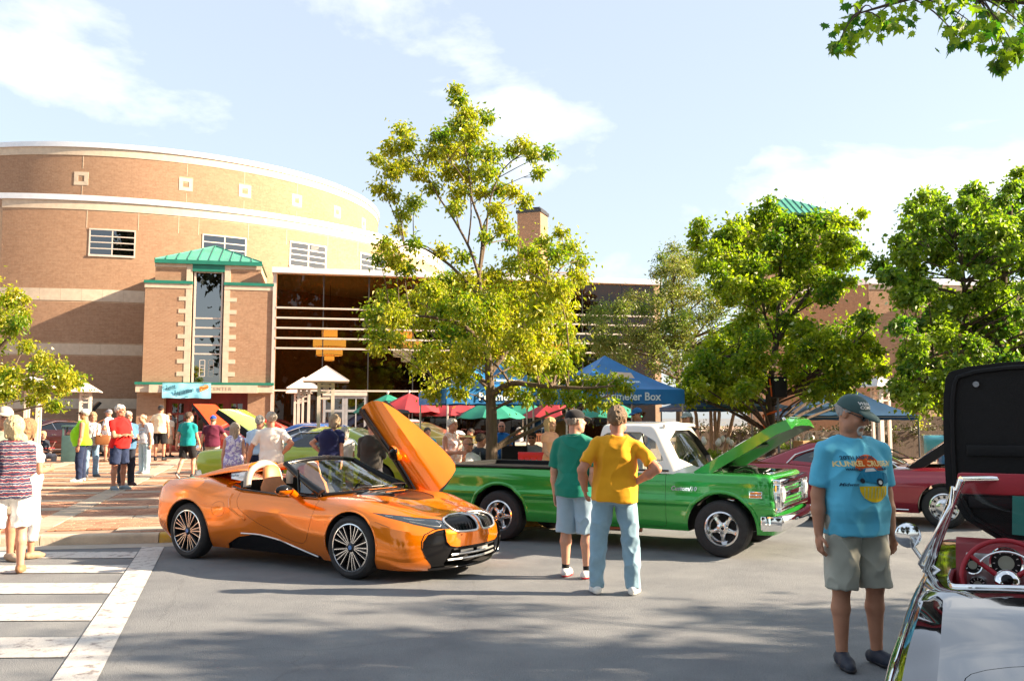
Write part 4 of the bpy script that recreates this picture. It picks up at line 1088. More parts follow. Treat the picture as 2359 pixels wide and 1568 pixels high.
# --- clipped hedge along the far wing and low planting
def hedge(name, label, a, b, h, w_, leafm, seed, n):
 a, b = Vector(a), Vector(b); L__ = (b - a).length; e = (b - a) / L__; nn = Vector((-e.y, e.x, 0)); r = np.random.default_rng(seed)
 t = thing(name, label, 'hedge', a); cl = []
 for i in range(n): cl.append((e * r.uniform(0, L__) + nn * r.uniform(-w_, w_) * .5 + Vector((0, 0, r.uniform(.15, h))), .28))
 V, T, at_ = leaves_np(cl, 70, .09, .2, seed, .6); tag(link('foliage', np_mesh('foliage', V, T, leafm, at_), t), kind='stuff')
 q = MB(); q.box(((b - a) * .5 + Vector((0, 0, h * .45)))[:], (L__ * .96, w_ * .7, h * .8), rot=Matrix.Rotation(math.atan2(e.y, e.x), 3, 'Z')); q.build('inner_twigs', M_barkd, t); return t
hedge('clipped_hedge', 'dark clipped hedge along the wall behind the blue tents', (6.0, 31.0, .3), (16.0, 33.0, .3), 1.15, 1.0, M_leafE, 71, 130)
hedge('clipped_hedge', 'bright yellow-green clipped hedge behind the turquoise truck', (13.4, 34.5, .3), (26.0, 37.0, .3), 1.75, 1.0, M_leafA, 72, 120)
# ================================================================== street furniture
M_lampm = pm('lamp_metal', (0.66, 0.56, 0.48), rough=.5, var=.07, metal=.1)
M_lampr = pm('lamp_roof_metal', (0.62, 0.57, 0.54), rough=.45, var=.08, metal=.15)
def depth_for(x, y, h):
 Y = 8.0
 while Y < 60 and at(x, y, Y).z < plaza_z(0, Y) + h: Y += .05
 return Y
lamp_proto = []
def post_lamp(x, y, label, rz=.25):
 Y = depth_for(x, y, 2.72); p = on_plaza(x, Y)
 if lamp_proto:
  t = copy_tree(lamp_proto[0]); t.location = p; t.rotation_euler = (0, 0, rz); t['label'] = label; return t
 t = thing('post_lamp', label, 'lamp', p, rz, 'square post lamps with pyramid tops')
 MB().bbox((0, 0, .11), (.52, .52, .22), .02).build('base', M_lampm, t, sm=30)
 for sx in (-1, 1):
  for sy in (-1, 1): MB().box((sx * .155, sy * .155, 1.28), (.075, .075, 2.12)).build('post', M_lampm, t)
 for z in (1.98, 2.12, 2.26):
  for sx in (-1, 1):
   MB().box((sx * .155, 0, z), (.06, .233, .045)).build('rung', M_lampm, t); MB().box((0, sx * .155, z), (.233, .06, .045)).build('rung', M_lampm, t)
 MB().box((0, 0, 2.335), (.36, .36, .03)).build('collar', M_lampm, t)
 r = MB(); h = .5
 r.add([(-h, -h, 2.37), (h, -h, 2.37), (h, h, 2.37), (-h, h, 2.37), (0, 0, 2.72)], [(0, 1, 4), (1, 2, 4), (2, 3, 4), (3, 0, 4), (3, 2, 1, 0)]); ro = r.build('roof', M_lampr, t)
 for sx, sy in ((-1, -1), (1, -1), (1, 1), (-1, 1)): MB().tube([(sx * h, sy * h, 2.372), (0, 0, 2.722)], .012, 5).build('hip', M_lampm, ro)
 for k, (a, b) in enumerate((((-h, -h), (h, -h)), ((h, -h), (h, h)), ((h, h), (-h, h)), ((-h, h), (-h, -h)))):
  MB().box(((a[0] + b[0]) / 2, (a[1] + b[1]) / 2, 2.362), (abs(a[0] - b[0]) + .02 or .02, abs(a[1] - b[1]) + .02, .022)).build('edge', M_lampm, ro)
 MB().box((0, 0, 2.25), (.13, .13, .16)).build('lamp_box', pm('lamp_glass', (.7, .68, .6), rough=.3), t)
 lamp_proto.append(t); return t
post_lamp(75, 862, 'pale post lamp at the left, leaves behind its pyramid top')
post_lamp(196, 880, 'pale post lamp farther back beside the brick drum wall', .3)
post_lamp(750, 842, 'nearest post lamp of the three before the lobby doors', .2)
post_lamp(699, 868, 'middle post lamp of the three before the lobby doors', .2)
post_lamp(688, 884, 'farthest post lamp of the three before the lobby doors', .2)
post_lamp(2030, 862, 'post lamp beside the head of the man in the light blue shirt', .3)
# banner over the entrance
bn = thing('event_banner', 'light blue Event Registration banner hung over the red doors', 'banner', (0, 0, 0))
rows = []; nB = 24
for i in range(nB + 1):
 s = .84 + 1.85 * i / nB; row = []
 for k in range(9):
  z = 3.12 - .60 * k / 8; w_ = .38 + .012 * math.sin(i * .9 + k * .5) + .010 * math.sin(i * .35 - k * .8)
  row.append(fpt(s, z + .01 * math.sin(i * .5) * (k / 8), w_))
 rows.append(row)
MB().grid(rows).build('cloth', pm('banner_cloth', (0.22, 0.62, 0.80), col2=(0.28, 0.68, 0.84), rough=.75, scale=4), bn, sm=60)
M_ink = pm('banner_ink', (0.02, 0.10, 0.15), rough=.8)
def face_text(body, size, s, z, d, tilt, mat_, parent, shear=.35, bold=.004, name='lettering', **kw):
 me = text_mesh(body, size, .003, shear, bold=bold, **kw); me.materials.append(mat_)
 o = link(name, me, parent); M = frame_mat(fpt(s, z, d), (FE[0], FE[1], 0), (0, 0, 1)); o.matrix_world = M @ Matrix.Rotation(tilt, 4, 'Z'); return o
for tx_, sz_, s_, z_, tl_, sx_ in (('Event', .25, 1.14, 2.95, .20, .66), ('Registration', .25, 1.66, 2.79, .20, .62), ('AND', .06, 1.76, 2.575, 0, 1)):
 o = face_text(tx_, sz_, s_, z_, .412, tl_, M_ink, bn, shear=.2 if sx_ < 1 else 0, bold=.003); o.data.transform(Matrix.Diagonal((sx_, 1, 1, 1)))
M_or = pm('banner_orange', (0.75, 0.25, 0.03), rough=.8); M_or2 = pm('banner_orange_pale', (0.85, 0.55, 0.22), rough=.8)
def face_poly(pts, d, mat_, parent, name='printed_tag'):
 MB().add([fpt(s, z, d) for s, z in pts] + [fpt(s, z, d - .004) for s, z in pts], [tuple(range(len(pts))), tuple(range(2 * len(pts) - 1, len(pts) - 1, -1))]).build(name, mat_, parent)
face_poly([(2.24, 2.99), (2.38, 3.0), (2.46, 3.06), (2.56, 3.05), (2.61, 2.97), (2.56, 2.90), (2.27, 2.77)], .405, M_or, bn)
face_poly([(2.37, 2.985), (2.46, 3.03), (2.55, 3.02), (2.57, 2.97), (2.36, 2.93)], .409, M_or2, bn); face_poly([(2.29, 2.87), (2.34, 2.89), (2.36, 2.85), (2.31, 2.82)], .409, M_or2, bn)
face_text('Rods & Rides', .06, 2.40, 2.935, .413, .3, pm('banner_brown', (.35, .12, .03), rough=.8), bn)
# litter bin, left plaza
def litter_bin(x, Y, label):
 p = on_plaza(x, Y); t = thing('litter_bin', label, 'bin', p, .25); mg = pm('bin_green', (0.045, 0.10, 0.095), rough=.6, var=.15)
 MB().bbox((0, 0, .43), (.62, .62, .86), .02).build('body', mg, t, sm=30)
 for sx in (-1, 1):
  for sy in (-1, 1): MB().box((sx * .27, sy * .27, 1.0), (.05, .05, .28)).build('corner_post', mg, t)
 MB().bbox((0, 0, 1.17), (.66, .66, .06), .015).build('lid', mg, t, sm=30)
 MB().bbox((0, 0, .93), (.40, .34, .12), .05).build('rubbish', pm('rubbish', (.55, .1, .25), col2=(.6, .4, .08), rough=.6, scale=9), t, sm=30)
 return t
litter_bin(172, 30.0, 'dark green square litter bin behind the man in the neon shirt')
# ------------------------------------------------------------------ pop-up tents
M_blue = pm('tent_blue', (0.01, 0.19, 0.50), col2=(0.008, 0.14, 0.40), rough=.55, scale=2.5, bump=.25, bscale=5)
M_blued = pm('tent_navy', (0.008, 0.065, 0.16), col2=(0.006, 0.045, 0.115), rough=.6, scale=2.5, bump=.25, bscale=5)
M_pole = pm('tent_pole', (0.60, 0.54, 0.50), rough=.4, metal=.4)
M_pold = pm('tent_pole_dark', (0.14, 0.15, 0.16), rough=.5, metal=.3)
M_tentprint = pm('tent_print', (0.72, 0.80, 0.84), rough=.7)
def tent(name, label, A, ang, w_, zv0, zv1, zp, matc, matp, texts=(), lining=None, legs=True):
 e = Vector((math.cos(ang), math.sin(ang), 0)); n = Vector((-math.sin(ang), math.cos(ang), 0)); A = Vector((A[0], A[1], 0)); g = plaza_z(A.x, A.y)
 t = thing(name, label, 'tent', (A.x, A.y, g), ang)
 def P(u, v, z): return (u, v, z - g)
 c = w_ / 2; N = 10; rows = []
 # roof: four sagging slopes
 q = MB()
 for k in range(4):
  rows = []
  for i in range(N + 1):
   f = i / N; row = []
   for j in range(N + 1):
    s = -1 + 2 * j / N; u, v = s * c * (1 - f), -c * (1 - f)
    z = zv1 + (zp - zv1) * (f ** 1.25) - .05 * math.sin(PI * f) * (1 - s * s)
    a = k * PI / 2; uu, vv = u * math.cos(a) - v * math.sin(a), u * math.sin(a) + v * math.cos(a); row.append(P(c + uu, c + vv, z))
   rows.append(row)
  q.grid(rows)
 q.build('canopy', matc, t, sm=40)
 for k in range(4):
  rows = []; a = k * PI / 2
  for i in range(17):
   s = -1 + 2 * i / 16; row = []
   for z in (zv1, (zv1 + zv0) / 2, zv0 + .02 * abs(math.sin(i * 1.1))):
    u, v = s * c, -c - .006 - .012 * math.sin(i * 1.3) * (zv1 - z) * 3; uu, vv = u * math.cos(a) - v * math.sin(a), u * math.sin(a) + v * math.cos(a); row.append(P(c + uu, c + vv, z))
   rows.append(row)
  MB().grid(rows).build('valance', matc, t, sm=40)
 for u in (0.03, w_ - .03):
  for v in (.03, w_ - .03): MB().tube([P(u, v, g), P(u, v, zv1 - .02)], .02, 6).build('leg', matp, t)
 if lining is not None:
  q = MB()
  for i in range(5):
   f = i * w_ / 4; q.tube([P(f, .04, zv0 + .08), P(f, w_ - .04, zv0 + .08)], .012, 4); q.tube([P(.04, f, zv0 + .08), P(w_ - .04, f, zv0 + .08)], .012, 4)
  q.build('truss', matp, t)
 for body, size, u, z, side in texts:
  me = text_mesh(body, size, .003, bold=.004); me.materials.append(M_tentprint); o = link('lettering', me, t)
  if side == 'valance': o.matrix_local = frame_mat(P(u, -.035, z), (1, 0, 0), (0, 0, 1))
  else:
   f = ((z - zv1) / (zp - zv1)) ** .8; o.matrix_local = frame_mat(P(u, c * f - .02, z + .03), (1, 0, 0), (0, c, (zp - zv1) * 1.05))
 return t
tA = (-1.25, 17.2); an = math.radians(18)
tent('pop_up_tent', 'left bright blue pop-up tent, mostly behind the pear tree', tA, an, 2.5, 2.0, 2.30, 3.02, M_blue, M_pole, [('Perimeter Box', .21, 1.25, 2.15, 'valance'), ('PERIMETER BOX', .10, 1.3, 2.45, 'roof')])
tB = (1.22, 18.05)
t2 = tent('pop_up_tent', 'right bright blue pop-up tent with white lettering along its valance', tB, an, 2.5, 2.02, 2.33, 3.10, M_blue, M_pole, [('Perimeter Box', .23, 1.25, 2.175, 'valance'), ('PERIMETER  BOX', .085, 1.3, 2.46, 'roof')])
q = MB(); q.add([(1.0, .40, 2.60 - .19), (1.55, .38, 2.58 - .19), (1.52, .50, 2.70 - .19), (1.05, .52, 2.72 - .19)], [(0, 1, 2, 3)]); q.build('printed_logo', pm('logo_tan', (.70, .52, .40), rough=.8), t2)
p = at(1580, 945, 20.5); tent('pop_up_tent', 'low navy canopy tent with pale underside behind the pickup cab', (p.x, 20.2), math.radians(6), 2.4, 1.88, 2.0, 2.62, M_blued, M_pold, lining=1)
p = at(1850, 945, 22.0); tent('pop_up_tent', 'navy canopy tent sloping down behind the man in the light blue shirt', (6.5, 21.0), math.radians(-4), 2.9, 1.68, 1.80, 2.65, M_blued, M_pold, lining=1)
# ------------------------------------------------------------------ cafe umbrellas
M_umg = pm('umbrella_green', (0.012, 0.21, 0.135), rough=.7, var=.12, scale=3); M_umr = pm('umbrella_red', (0.36, 0.022, 0.03), rough=.7, var=.12, scale=3)
um = {}
def umbrella(x, Y, ya, mat_, label, key):
 zt = at(x, ya, Y).z; p = on_plaza(x, Y)
 if key in um:
  t = copy_tree(um[key]); t.location = p; t.location.z = zt - 2.42; t['label'] = label; t.rotation_euler = (0, 0, x); return t
 t = thing('cafe_umbrella', label, 'umbrella', (p.x, p.y, zt - 2.42), 0, 'market umbrellas on the terrace'); n = 8; R_ = 1.15
 for k in range(n):
  a0, a1 = 2 * PI * k / n, 2 * PI * (k + 1) / n; rows = []
  for i in range(7):
   f = i / 6; row = []
   for j in range(6):
    s = j / 5; sag = .10 * math.sin(PI * s) * f; rr = R_ * f * (1 - .06 * math.sin(PI * s) * f); a = a0 + (a1 - a0) * s
    row.append((rr * math.cos(a), rr * math.sin(a), 2.42 - .56 * f ** 1.1 - sag * .5 - (.03 if i == 6 else 0)))
   rows.append(row)
  MB().grid(rows).build('panel', mat_, t, sm=50)
 MB().tube([(0, 0, 0), (0, 0, 2.44)], .022, 8).build('pole', M_pole, t); MB().lathe([(0.0, 2.42), (.035, 2.44), (.045, 2.47), (.03, 2.51), (0, 2.52)], 10).build('finial', M_pole, t, sm=50)
 for k in range(n):
  a = 2 * PI * k / n; MB().tube([(.05 * math.cos(a), .05 * math.sin(a), 2.36), (R_ * .97 * math.cos(a), R_ * .97 * math.sin(a), 1.83)], .008, 4).build('rib', M_pole, t)
 um[key] = t; return t
umbrella(893, 30, 907, M_umg, 'green market umbrella nearest the lobby doors, behind the raised orange door', 'g')
umbrella(942, 29.5, 905, M_umr, 'red market umbrella left of the blue tent leg', 'r')
umbrella(1050, 30, 914, M_umr, 'red market umbrella showing below the left blue tent', 'r')
umbrella(1130, 29, 918, M_umg, 'green market umbrella behind the pear tree trunk', 'g')
umbrella(1205, 31, 920, M_umg, 'green market umbrella behind the paired tent legs', 'g')
umbrella(1278, 30, 918, M_umr, 'red market umbrella behind the man in the black cap', 'r')
umbrella(1400, 29, 916, M_umg, 'green market umbrella under the right blue tent', 'g')
# ------------------------------------------------------------------ terrace furniture
M_bench = pm('bench_concrete', (0.55, 0.47, 0.38), rough=.85, var=.12, bump=.2)
M_wood = pm('chair_wood', (0.20, 0.07, 0.03), rough=.6, var=.2, scale=12, stretch=(1, 1, 6))
def bench(x, Y, w_, label, rz=.2):
 p = on_plaza(x, Y); t = thing('stone_bench', label, 'bench', p, rz, 'pale stone benches on the terrace')
 MB().bbox((0, 0, .42), (w_, .5, .12), .04).build('seat', M_bench, t, sm=30); MB().bbox((0, .24, .68), (w_, .12, .42), .06).build('backrest', M_bench, t, sm=30)
 for s in (-1, 1): MB().box((s * w_ * .38, 0, .18), (.18, .42, .36)).build('leg', M_bench, t)
bench(1150, 22.2, 1.7, 'pale stone bench behind the man in the blue shirt'); bench(1065, 21.0, 1.5, 'pale stone bench behind the woman in the pink floral top'); bench(985, 20.5, 1.4, 'pale stone bench left of the woman in the pink floral top'); bench(1225, 23.0, 1.3, 'pale stone bench behind the seated woman with dark glasses')
def wood_chair(x, Y, rz, label):
 p = on_plaza(x, Y); t = thing('slatted_chair', label, 'chair', p, rz, 'slatted wooden terrace chairs'); w_ = .56
 for s in (-1, 1):
  MB().box((s * w_ / 2, -.24, .22), (.05, .05, .44)).build('leg', M_wood, t); MB().box((s * w_ / 2, .24, .5), (.05, .05, 1.0)).build('leg', M_wood, t); MB().box((s * w_ / 2, 0, .64), (.06, .54, .03)).build('arm', M_wood, t)
 for i in range(6): MB().box((0, -.22 + i * .085, .44), (w_, .065, .025)).build('seat_slat', M_wood, t)
 for i in range(7): MB().box((-.21 + i * .07, .245, .72), (.045, .02, .46)).build('back_slat', M_wood, t)
 MB().box((0, .245, .97), (w_, .03, .07)).build('top_rail', M_wood, t)
wood_chair(1068, 23.5, .3, 'brown slatted chair behind the woman in the pink floral top'); wood_chair(1030, 27, -.4, 'brown slatted chair deep under the left tent'); wood_chair(1240, 27, .2, 'brown slatted chair between the tent legs and the blonde woman'); wood_chair(985, 27, .6, 'brown slatted chair under the red umbrella')
def cafe_table(x, Y, label):
 p = on_plaza(x, Y); t = thing('cafe_table', label, 'table', p, 0, 'round dark terrace tables')
 MB().lathe([(0, .74), (.5, .74), (.5, .71), (0, .71)], 20).build('top', M_dark, t); MB().tube([(0, 0, .03), (0, 0, .71)], .035, 8).build('stem', M_dark, t); MB().lathe([(0, .03), (.28, .02), (.28, 0), (0, 0)], 16).build('foot', M_dark, t)
cafe_table(1005, 28.5, 'round table under the red umbrella nearest the left tent leg'); cafe_table(1090, 28.5, 'round table in the shade left of the pear trunk'); cafe_table(1190, 28.0, 'round table in the shade right of the pear trunk'); cafe_table(1275, 28.8, 'round table in the shade behind the blonde woman')
# folding table, red plastic chair, folding director chair beside the pear tree
p = on_plaza(1172, 17.3); t = thing('folding_table', 'white folding table beside the pear trunk with a paper cup on it', 'table', p, .1)
MB().bbox((0, 0, .73), (1.9, .74, .045), .02).build('top', white_paint, t, sm=30)
for s in (-1, 1):
 MB().tube([(s * .7, -.28, 0), (s * .55, .0, .70)], .016, 6).build('leg', M_pold, t); MB().tube([(s * .7, .28, 0), (s * .55, .0, .70)], .016, 6).build('leg', M_pold, t); MB().tube([(s * .66, -.2, .2), (s * .66, .2, .2)], .012, 6).build('brace', M_pold, t)
c = thing('paper_cup', 'tall white paper cup standing on the folding table', 'cup', (p.x + .22, p.y - .12, p.z + .753)); MB().lathe([(.028, 0), (.042, .15)], 14).build('cup', pm('paper', (.8, .78, .74), rough=.7, var=.03), c, sm=40); MB().lathe([(.0, .158), (.044, .156), (.046, .15), (.042, .146)], 14).build('lid', pm('paper_lid', (.74, .73, .7), rough=.5, var=.03), c, sm=40)
p = on_plaza(1222, 15.6); t = thing('plastic_chair', 'bright red slotted plastic chair beside the blonde woman', 'chair', p, -.25); M_redp = pm('red_plastic', (0.62, 0.008, 0.012), rough=.35, var=.05)
q = MB(); W_ = .56
for i in range(5): q.bbox((-.22 + i * .11, .235, .72), (.088, .03, .36), .01)
q.bbox((0, .24, .93), (W_, .035, .13), .04); q.bbox((0, .23, .515), (W_, .03, .06), .01); q.build('backrest', M_redp, t, sm=30)
MB().bbox((0, 0, .43), (W_, .5, .035), .015).build('seat', M_redp, t, sm=30)
for sx in (-1, 1):
 for sy in (-1, 1): MB().tube([(sx * .24, sy * .21, .42), (sx * .27, sy * .25, 0)], [.03, .022], 8).build('leg', M_redp, t)
 MB().bbox((sx * .29, 0, .63), (.05, .5, .03), .012).build('arm', M_redp, t, sm=30); MB().box((sx * .29, -.22, .52), (.04, .04, .2)).build('arm_post', M_redp, t)
p = on_plaza(1182, 19.0); fchair = t = thing('folding_chair', 'black folding camp chair right of the pear trunk', 'chair', p, PI + .15); M_can = pm('black_canvas', (.012, .012, .014), rough=.9)
for sx in (-1, 1):
 MB().tube([(sx * .27, .2, 0), (sx * .27, .2, 1.0)], .014, 6).build('frame', M_pold, t); MB().tube([(sx * .27, -.25, 0), (sx * .27, -.25, .62)], .014, 6).build('frame', M_pold, t); MB().tube([(sx * .27, -.28, .63), (sx * .27, .22, .63)], .018, 6).build('arm', M_pold, t)
MB().bbox((0, .2, .83), (.54, .02, .30), .008).build('backrest', M_can, t); MB().bbox((0, 0, .44), (.54, .46, .02), .008).build('seat', M_can, t); MB().tube([(-.27, -.25, .1), (.27, .2, .1)], .012, 6).build('brace', M_pold, t); MB().tube([(.27, -.25, .1), (-.27, .2, .1)], .012, 6).build('brace', M_pold, t)
# camp chair at far left
p = on_plaza(103, 30.5); t = thing('camp_chair', 'red folding camp chair with the seated woman beside the left lamp', 'chair', p, 1.2); M_redc = pm('red_canvas', (.32, .015, .02), rough=.85)
MB().bbox((0, 0, .42), (.52, .46, .03), .012).build('seat', M_redc, t); MB().bbox((0, .25, .72), (.52, .03, .52), .012, rot=Matrix.Rotation(-.2, 3, 'X')).build('backrest', M_redc, t)
for sx in (-1, 1):
 MB().tube([(sx * .3, -.25, 0), (sx * .25, .24, .6)], .012, 6).build('leg', M_pole, t); MB().tube([(sx * .3, .25, 0), (sx * .25, -.24, .62)], .012, 6).build('leg', M_pole, t); MB().bbox((sx * .28, 0, .63), (.05, .5, .02), .008).build('arm', M_redc, t)
# loudspeaker on a stand by the right-hand tree
p = on_plaza(1793, 18.3); t = thing('loudspeaker_stand', 'slim grey speaker stand in front of the right-hand tree trunk', 'stand', p)
hz = at(1793, 915, 18.3).z - p.z
MB().tube([(0, 0, .1), (0, 0, hz)], .025, 8).build('pole', M_pold, t)
for k in range(3):
 a = k * 2.094; MB().tube([(0, 0, .55), (.5 * math.cos(a), .5 * math.sin(a), 0)], .014, 6).build('leg', M_pold, t)
t = thing('loudspeaker', 'black loudspeaker with orange straps up in the right-hand tree', 'speaker', (p.x, p.y, p.z + hz), .3)
MB().bbox((0, 0, .21), (.30, .26, .42), .03).build('cabinet', blackmatte, t, sm=30)
M_ors = pm('orange_strap', (.75, .12, .01), rough=.7)
for sx in (-1, 1): MB().bbox((sx * .17, -.02, .20), (.02, .03, .36), .005, rot=Matrix.Rotation(sx * .12, 3, 'Y')).build('strap', M_ors, t); MB().lathe([(0, -.14), (.018, -.14), (.018, -.13)], 10, axis='Y', c=(sx * .08, 0, .36)).build('screw', chrome, t)
MB().tube([(-.1, 0, .42), (-.08, 0, .47), (.08, 0, .47), (.1, 0, .42)], .015, 6).build('handle', blackmatte, t)
q = thing('caution_ribbon', 'orange caution ribbon tied round the right-hand tree trunk', 'ribbon', at(1778, 950, 19.2)); MB().tube([(-.2, 0, -.06), (-.05, -.12, .0), (.12, -.1, .05), (.2, 0, .07)], .022, 4).build('band', M_ors, q); MB().tube([(-.18, -.05, -.05), (-.2, -.06, -.2), (-.17, -.06, -.35)], .016, 4).build('tail', M_ors, q)
# stone planters with flowers
M_pl = pm('planter_stone', (.46, .37, .28), rough=.9, var=.2, bump=.3); M_lime = leafmat('lime_foliage', [(.12, .22, .01), (.25, .33, .015), (.34, .38, .03)], .35); M_flw = pm('white_flower', (.78, .74, .66), rough=.8, var=.06)
def planter(x, Y, label, seed):
 p = on_plaza(x, Y); t = thing('stone_planter', label, 'planter', p, .2)
 MB().lathe([(.34, 0), (.40, .1), (.56, .42), (.66, .58), (.70, .60), (.70, .70), (.62, .70), (.6, .62), (0, .6)], 24).build('bowl', M_pl, t, sm=40); MB().lathe([(.46, 0), (.46, .06), (.36, .1), (.3, 0)], 20).build('foot', M_pl, t)
 r = np.random.default_rng(seed); cl = [(Vector((r.uniform(-.55, .55), r.uniform(-.55, .55), .72)), .14) for _ in range(22)]; V, T, a = leaves_np(cl, 40, .09, -.3, seed, .6); tag(link('foliage', np_mesh('foliage', V, T, M_lime, a), t), kind='stuff')
 for i in range(14):
  x_, y_, h = r.uniform(-.5, .5), r.uniform(-.5, .5), r.uniform(.85, 1.12); f = MB(); f.tube([(x_, y_, .65), (x_ * 1.05, y_ * 1.05, h)], .006, 4); f.build('flower_stem', M_pl, t)
  MB().lathe([(0, h + .1), (.035, h + .08), (.055, h + .03), (.03, h - .03), (0, h - .04)], 8, c=(x_ * 1.05, y_ * 1.05, 0)).build('flower', M_flw, t, sm=60)
planter(1640, 18.6, 'round stone planter with white flowers behind the pickup cab', 3); planter(1850, 23.5, 'far stone planter behind the raised pickup bonnet', 4)
# pale posts / crepe trunks behind the planter
p = on_plaza(1640, 21.5); t = thing('crepe_tree', 'bare pale multi-stem trunk rising behind the stone planter', 'tree', p); r_ = random.Random(5)
for i in range(5):
 x0 = r_.uniform(-.35, .35); MB().tube([(x0 * .4, r_.uniform(-.1, .1), 0), (x0, 0, .8), (x0 * 1.4 + r_.uniform(-.1, .1), 0, 1.6), (x0 * 2.0, .1, 2.7)], [.06, .05, .04, .02], 7).build('trunk', pm('pale_bark', (.42, .32, .22), rough=.9, var=.25, bump=.3, scale=9), t, sm=60)
cl = [(Vector((r_.uniform(-1.3, 1.3), r_.uniform(-.6, .6), r_.uniform(2.3, 3.3))), .4) for _ in range(14)]; V, T, a = leaves_np(cl, 90, .09, .5, 8, .5); tag(link('crown', np_mesh('crown', V, T, M_leafC, a), t), kind='stuff')
# small clutter behind the maroon car
for i, (x, Y, w_, h_, label, col) in enumerate(((1850, 20, .5, .32, 'tan wooden crate on the low table behind the maroon car', (.45, .28, .13)),)):
 p = on_plaza(x, Y); t = thing('low_table', 'low folding table behind the maroon car', 'table', p, .2); MB().bbox((0, 0, .7), (1.4, .7, .04), .015).build('top', M_bench, t)
 for sx in (-1, 1):
  for sy in (-1, 1): MB().tube([(sx * .6, sy * .3, 0), (sx * .6, sy * .3, .7)], .016, 6).build('leg', M_pold, t)
 b = thing('crate', label, 'crate', (p.x + .1, p.y, p.z + .722), .3)
 for k in range(3): MB().bbox((0, -.17, .06 + k * .105), (.5, .02, .09), .006).build('slat', pm('crate_wood', col, rough=.8, var=.2), b); MB().bbox((0, .17, .06 + k * .105), (.5, .02, .09), .006).build('slat', MATS['crate_wood'], b)
 for sx in (-1, 1): MB().bbox((sx * .25, 0, .16), (.02, .36, .32), .006).build('end', MATS['crate_wood'], b)
 c = thing('water_cooler', 'white and blue drinks cooler at the end of the low table', 'cooler', (p.x + .52, p.y, p.z + .722)); MB().lathe([(0, 0), (.13, 0), (.14, .05), (.14, .22)], 18).build('body', pm('cooler_blue', (.02, .08, .25), rough=.4), c, sm=40); MB().lathe([(.145, .22), (.15, .24), (.15, .34), (.12, .38), (0, .38)], 18).build('lid', white_paint, c, sm=40)
# ================================================================== vehicles: tools
def cr(p0, p1, p2, p3, u):
 return .5 * ((2 * p1) + (p2 - p0) * u + (2 * p0 - 5 * p1 + 4 * p2 - p3) * u * u + (3 * p1 - p0 - 3 * p2 + p3) * u ** 3)
def interp_line(P, sub):
 """P (M,3) from rear centre to front centre; mirrored ghost points give flat ends"""
 P = np.asarray(P, float); g0 = P[1] * np.array([1, -1, 1]); g1 = P[-2] * np.array([1, -1, 1])
 Q = np.vstack([g0, P, g1]); out = []
 for i in range(1, len(Q) - 2):
  for k in range(sub): out.append(cr(Q[i - 1], Q[i], Q[i + 1], Q[i + 2], k / sub))
 out.append(P[-1]); out = np.array(out); out[:, 1] = np.maximum(out[:, 1], 0); out[0, 1] = out[-1, 1] = 0; return out
def pchip1(xs, ys, x):
 xs, ys = np.asarray(xs, float), np.asarray(ys, float); h = np.diff(xs); d = np.diff(ys) / h; m = np.zeros(len(xs))
 for i in range(1, len(xs) - 1):
  if d[i - 1] * d[i] > 0: m[i] = 2 * d[i - 1] * d[i] / (d[i - 1] + d[i])
 m[0], m[-1] = d[0], d[-1]
 i = np.clip(np.searchsorted(xs, x) - 1, 0, len(xs) - 2); t = (x - xs[i]) / h[i]
 return (2 * t ** 3 - 3 * t ** 2 + 1) * ys[i] + (t ** 3 - 2 * t ** 2 + t) * h[i] * m[i] + (-2 * t ** 3 + 3 * t ** 2) * ys[i + 1] + (t ** 3 - t ** 2) * h[i] * m[i + 1]
def loft_body(levels, crown, sub=7, vsub=4, tn=9, topfn=None, hard=(), bowfn=None):
 """stack of waterlines -> closed body mesh (verts, quads). crown per control index"""
 LV = [interp_line(l, sub) for l in levels]; N = len(LV[0]); M = len(levels[0])
 cro = pchip1(np.arange(M), crown, np.linspace(0, M - 1, N))
 prof = []                                   # list of (N,3) from bottom centre to top centre
 b = LV[0]
 for v in (0.0, .5): p = b.copy(); p[:, 1] *= v; prof.append(p)
 nL = len(LV)
 for i in range(nL - 1):
  p1, p2 = LV[i], LV[i + 1]
  p0 = LV[i - 1] if i > 0 and i not in hard else p1 * 2 - p2 if i in hard else p1
  p3 = LV[i + 2] if i + 2 < nL and (i + 1) not in hard else p2 * 2 - p1 if (i + 1) in hard else p2
  for k in range(vsub): prof.append(cr(p0, p1, p2, p3, k / vsub))
 t = LV[-1]
 for k in range(tn + 1):
  v = 1 - k / tn; p = t.copy(); p[:, 1] = t[:, 1] * v; p[:, 2] = t[:, 2] + cro * (1 - v ** 2.2)
  if topfn is not None: p[:, 2] += topfn(p[:, 0], p[:, 1], v)
  prof.append(p)
 K = len(prof); A = np.stack(prof, 1)          # N,K,3
 full = np.concatenate([A, (A * np.array([1, -1, 1]))[:, ::-1][:, 1:-1]], 1); K2 = full.shape[1]
 V = full.reshape(-1, 3); Q = []
 for i in range(N - 1):
  for k in range(K2):
   a, b_, c, d = i * K2 + k, i * K2 + (k + 1) % K2, (i + 1) * K2 + (k + 1) % K2, (i + 1) * K2 + k
   Q.append((a, b_, c, d))
 bm = bmesh.new(); vs = [bm.verts.new(p) for p in V]
 for q in Q:
  try: bm.faces.new([vs[i] for i in q])
  except ValueError: pass
 bmesh.ops.remove_doubles(bm, verts=bm.verts, dist=2e-4)
 bmesh.ops.dissolve_degenerate(bm, dist=1e-4, edges=bm.edges)
 bmesh.ops.recalc_face_normals(bm, faces=bm.faces)
 me = bpy.data.meshes.new('body'); bm.to_mesh(me); bm.free(); return me
def tmp(me):
 o = bpy.data.objects.new('tmp', me); COL.objects.link(o); return o
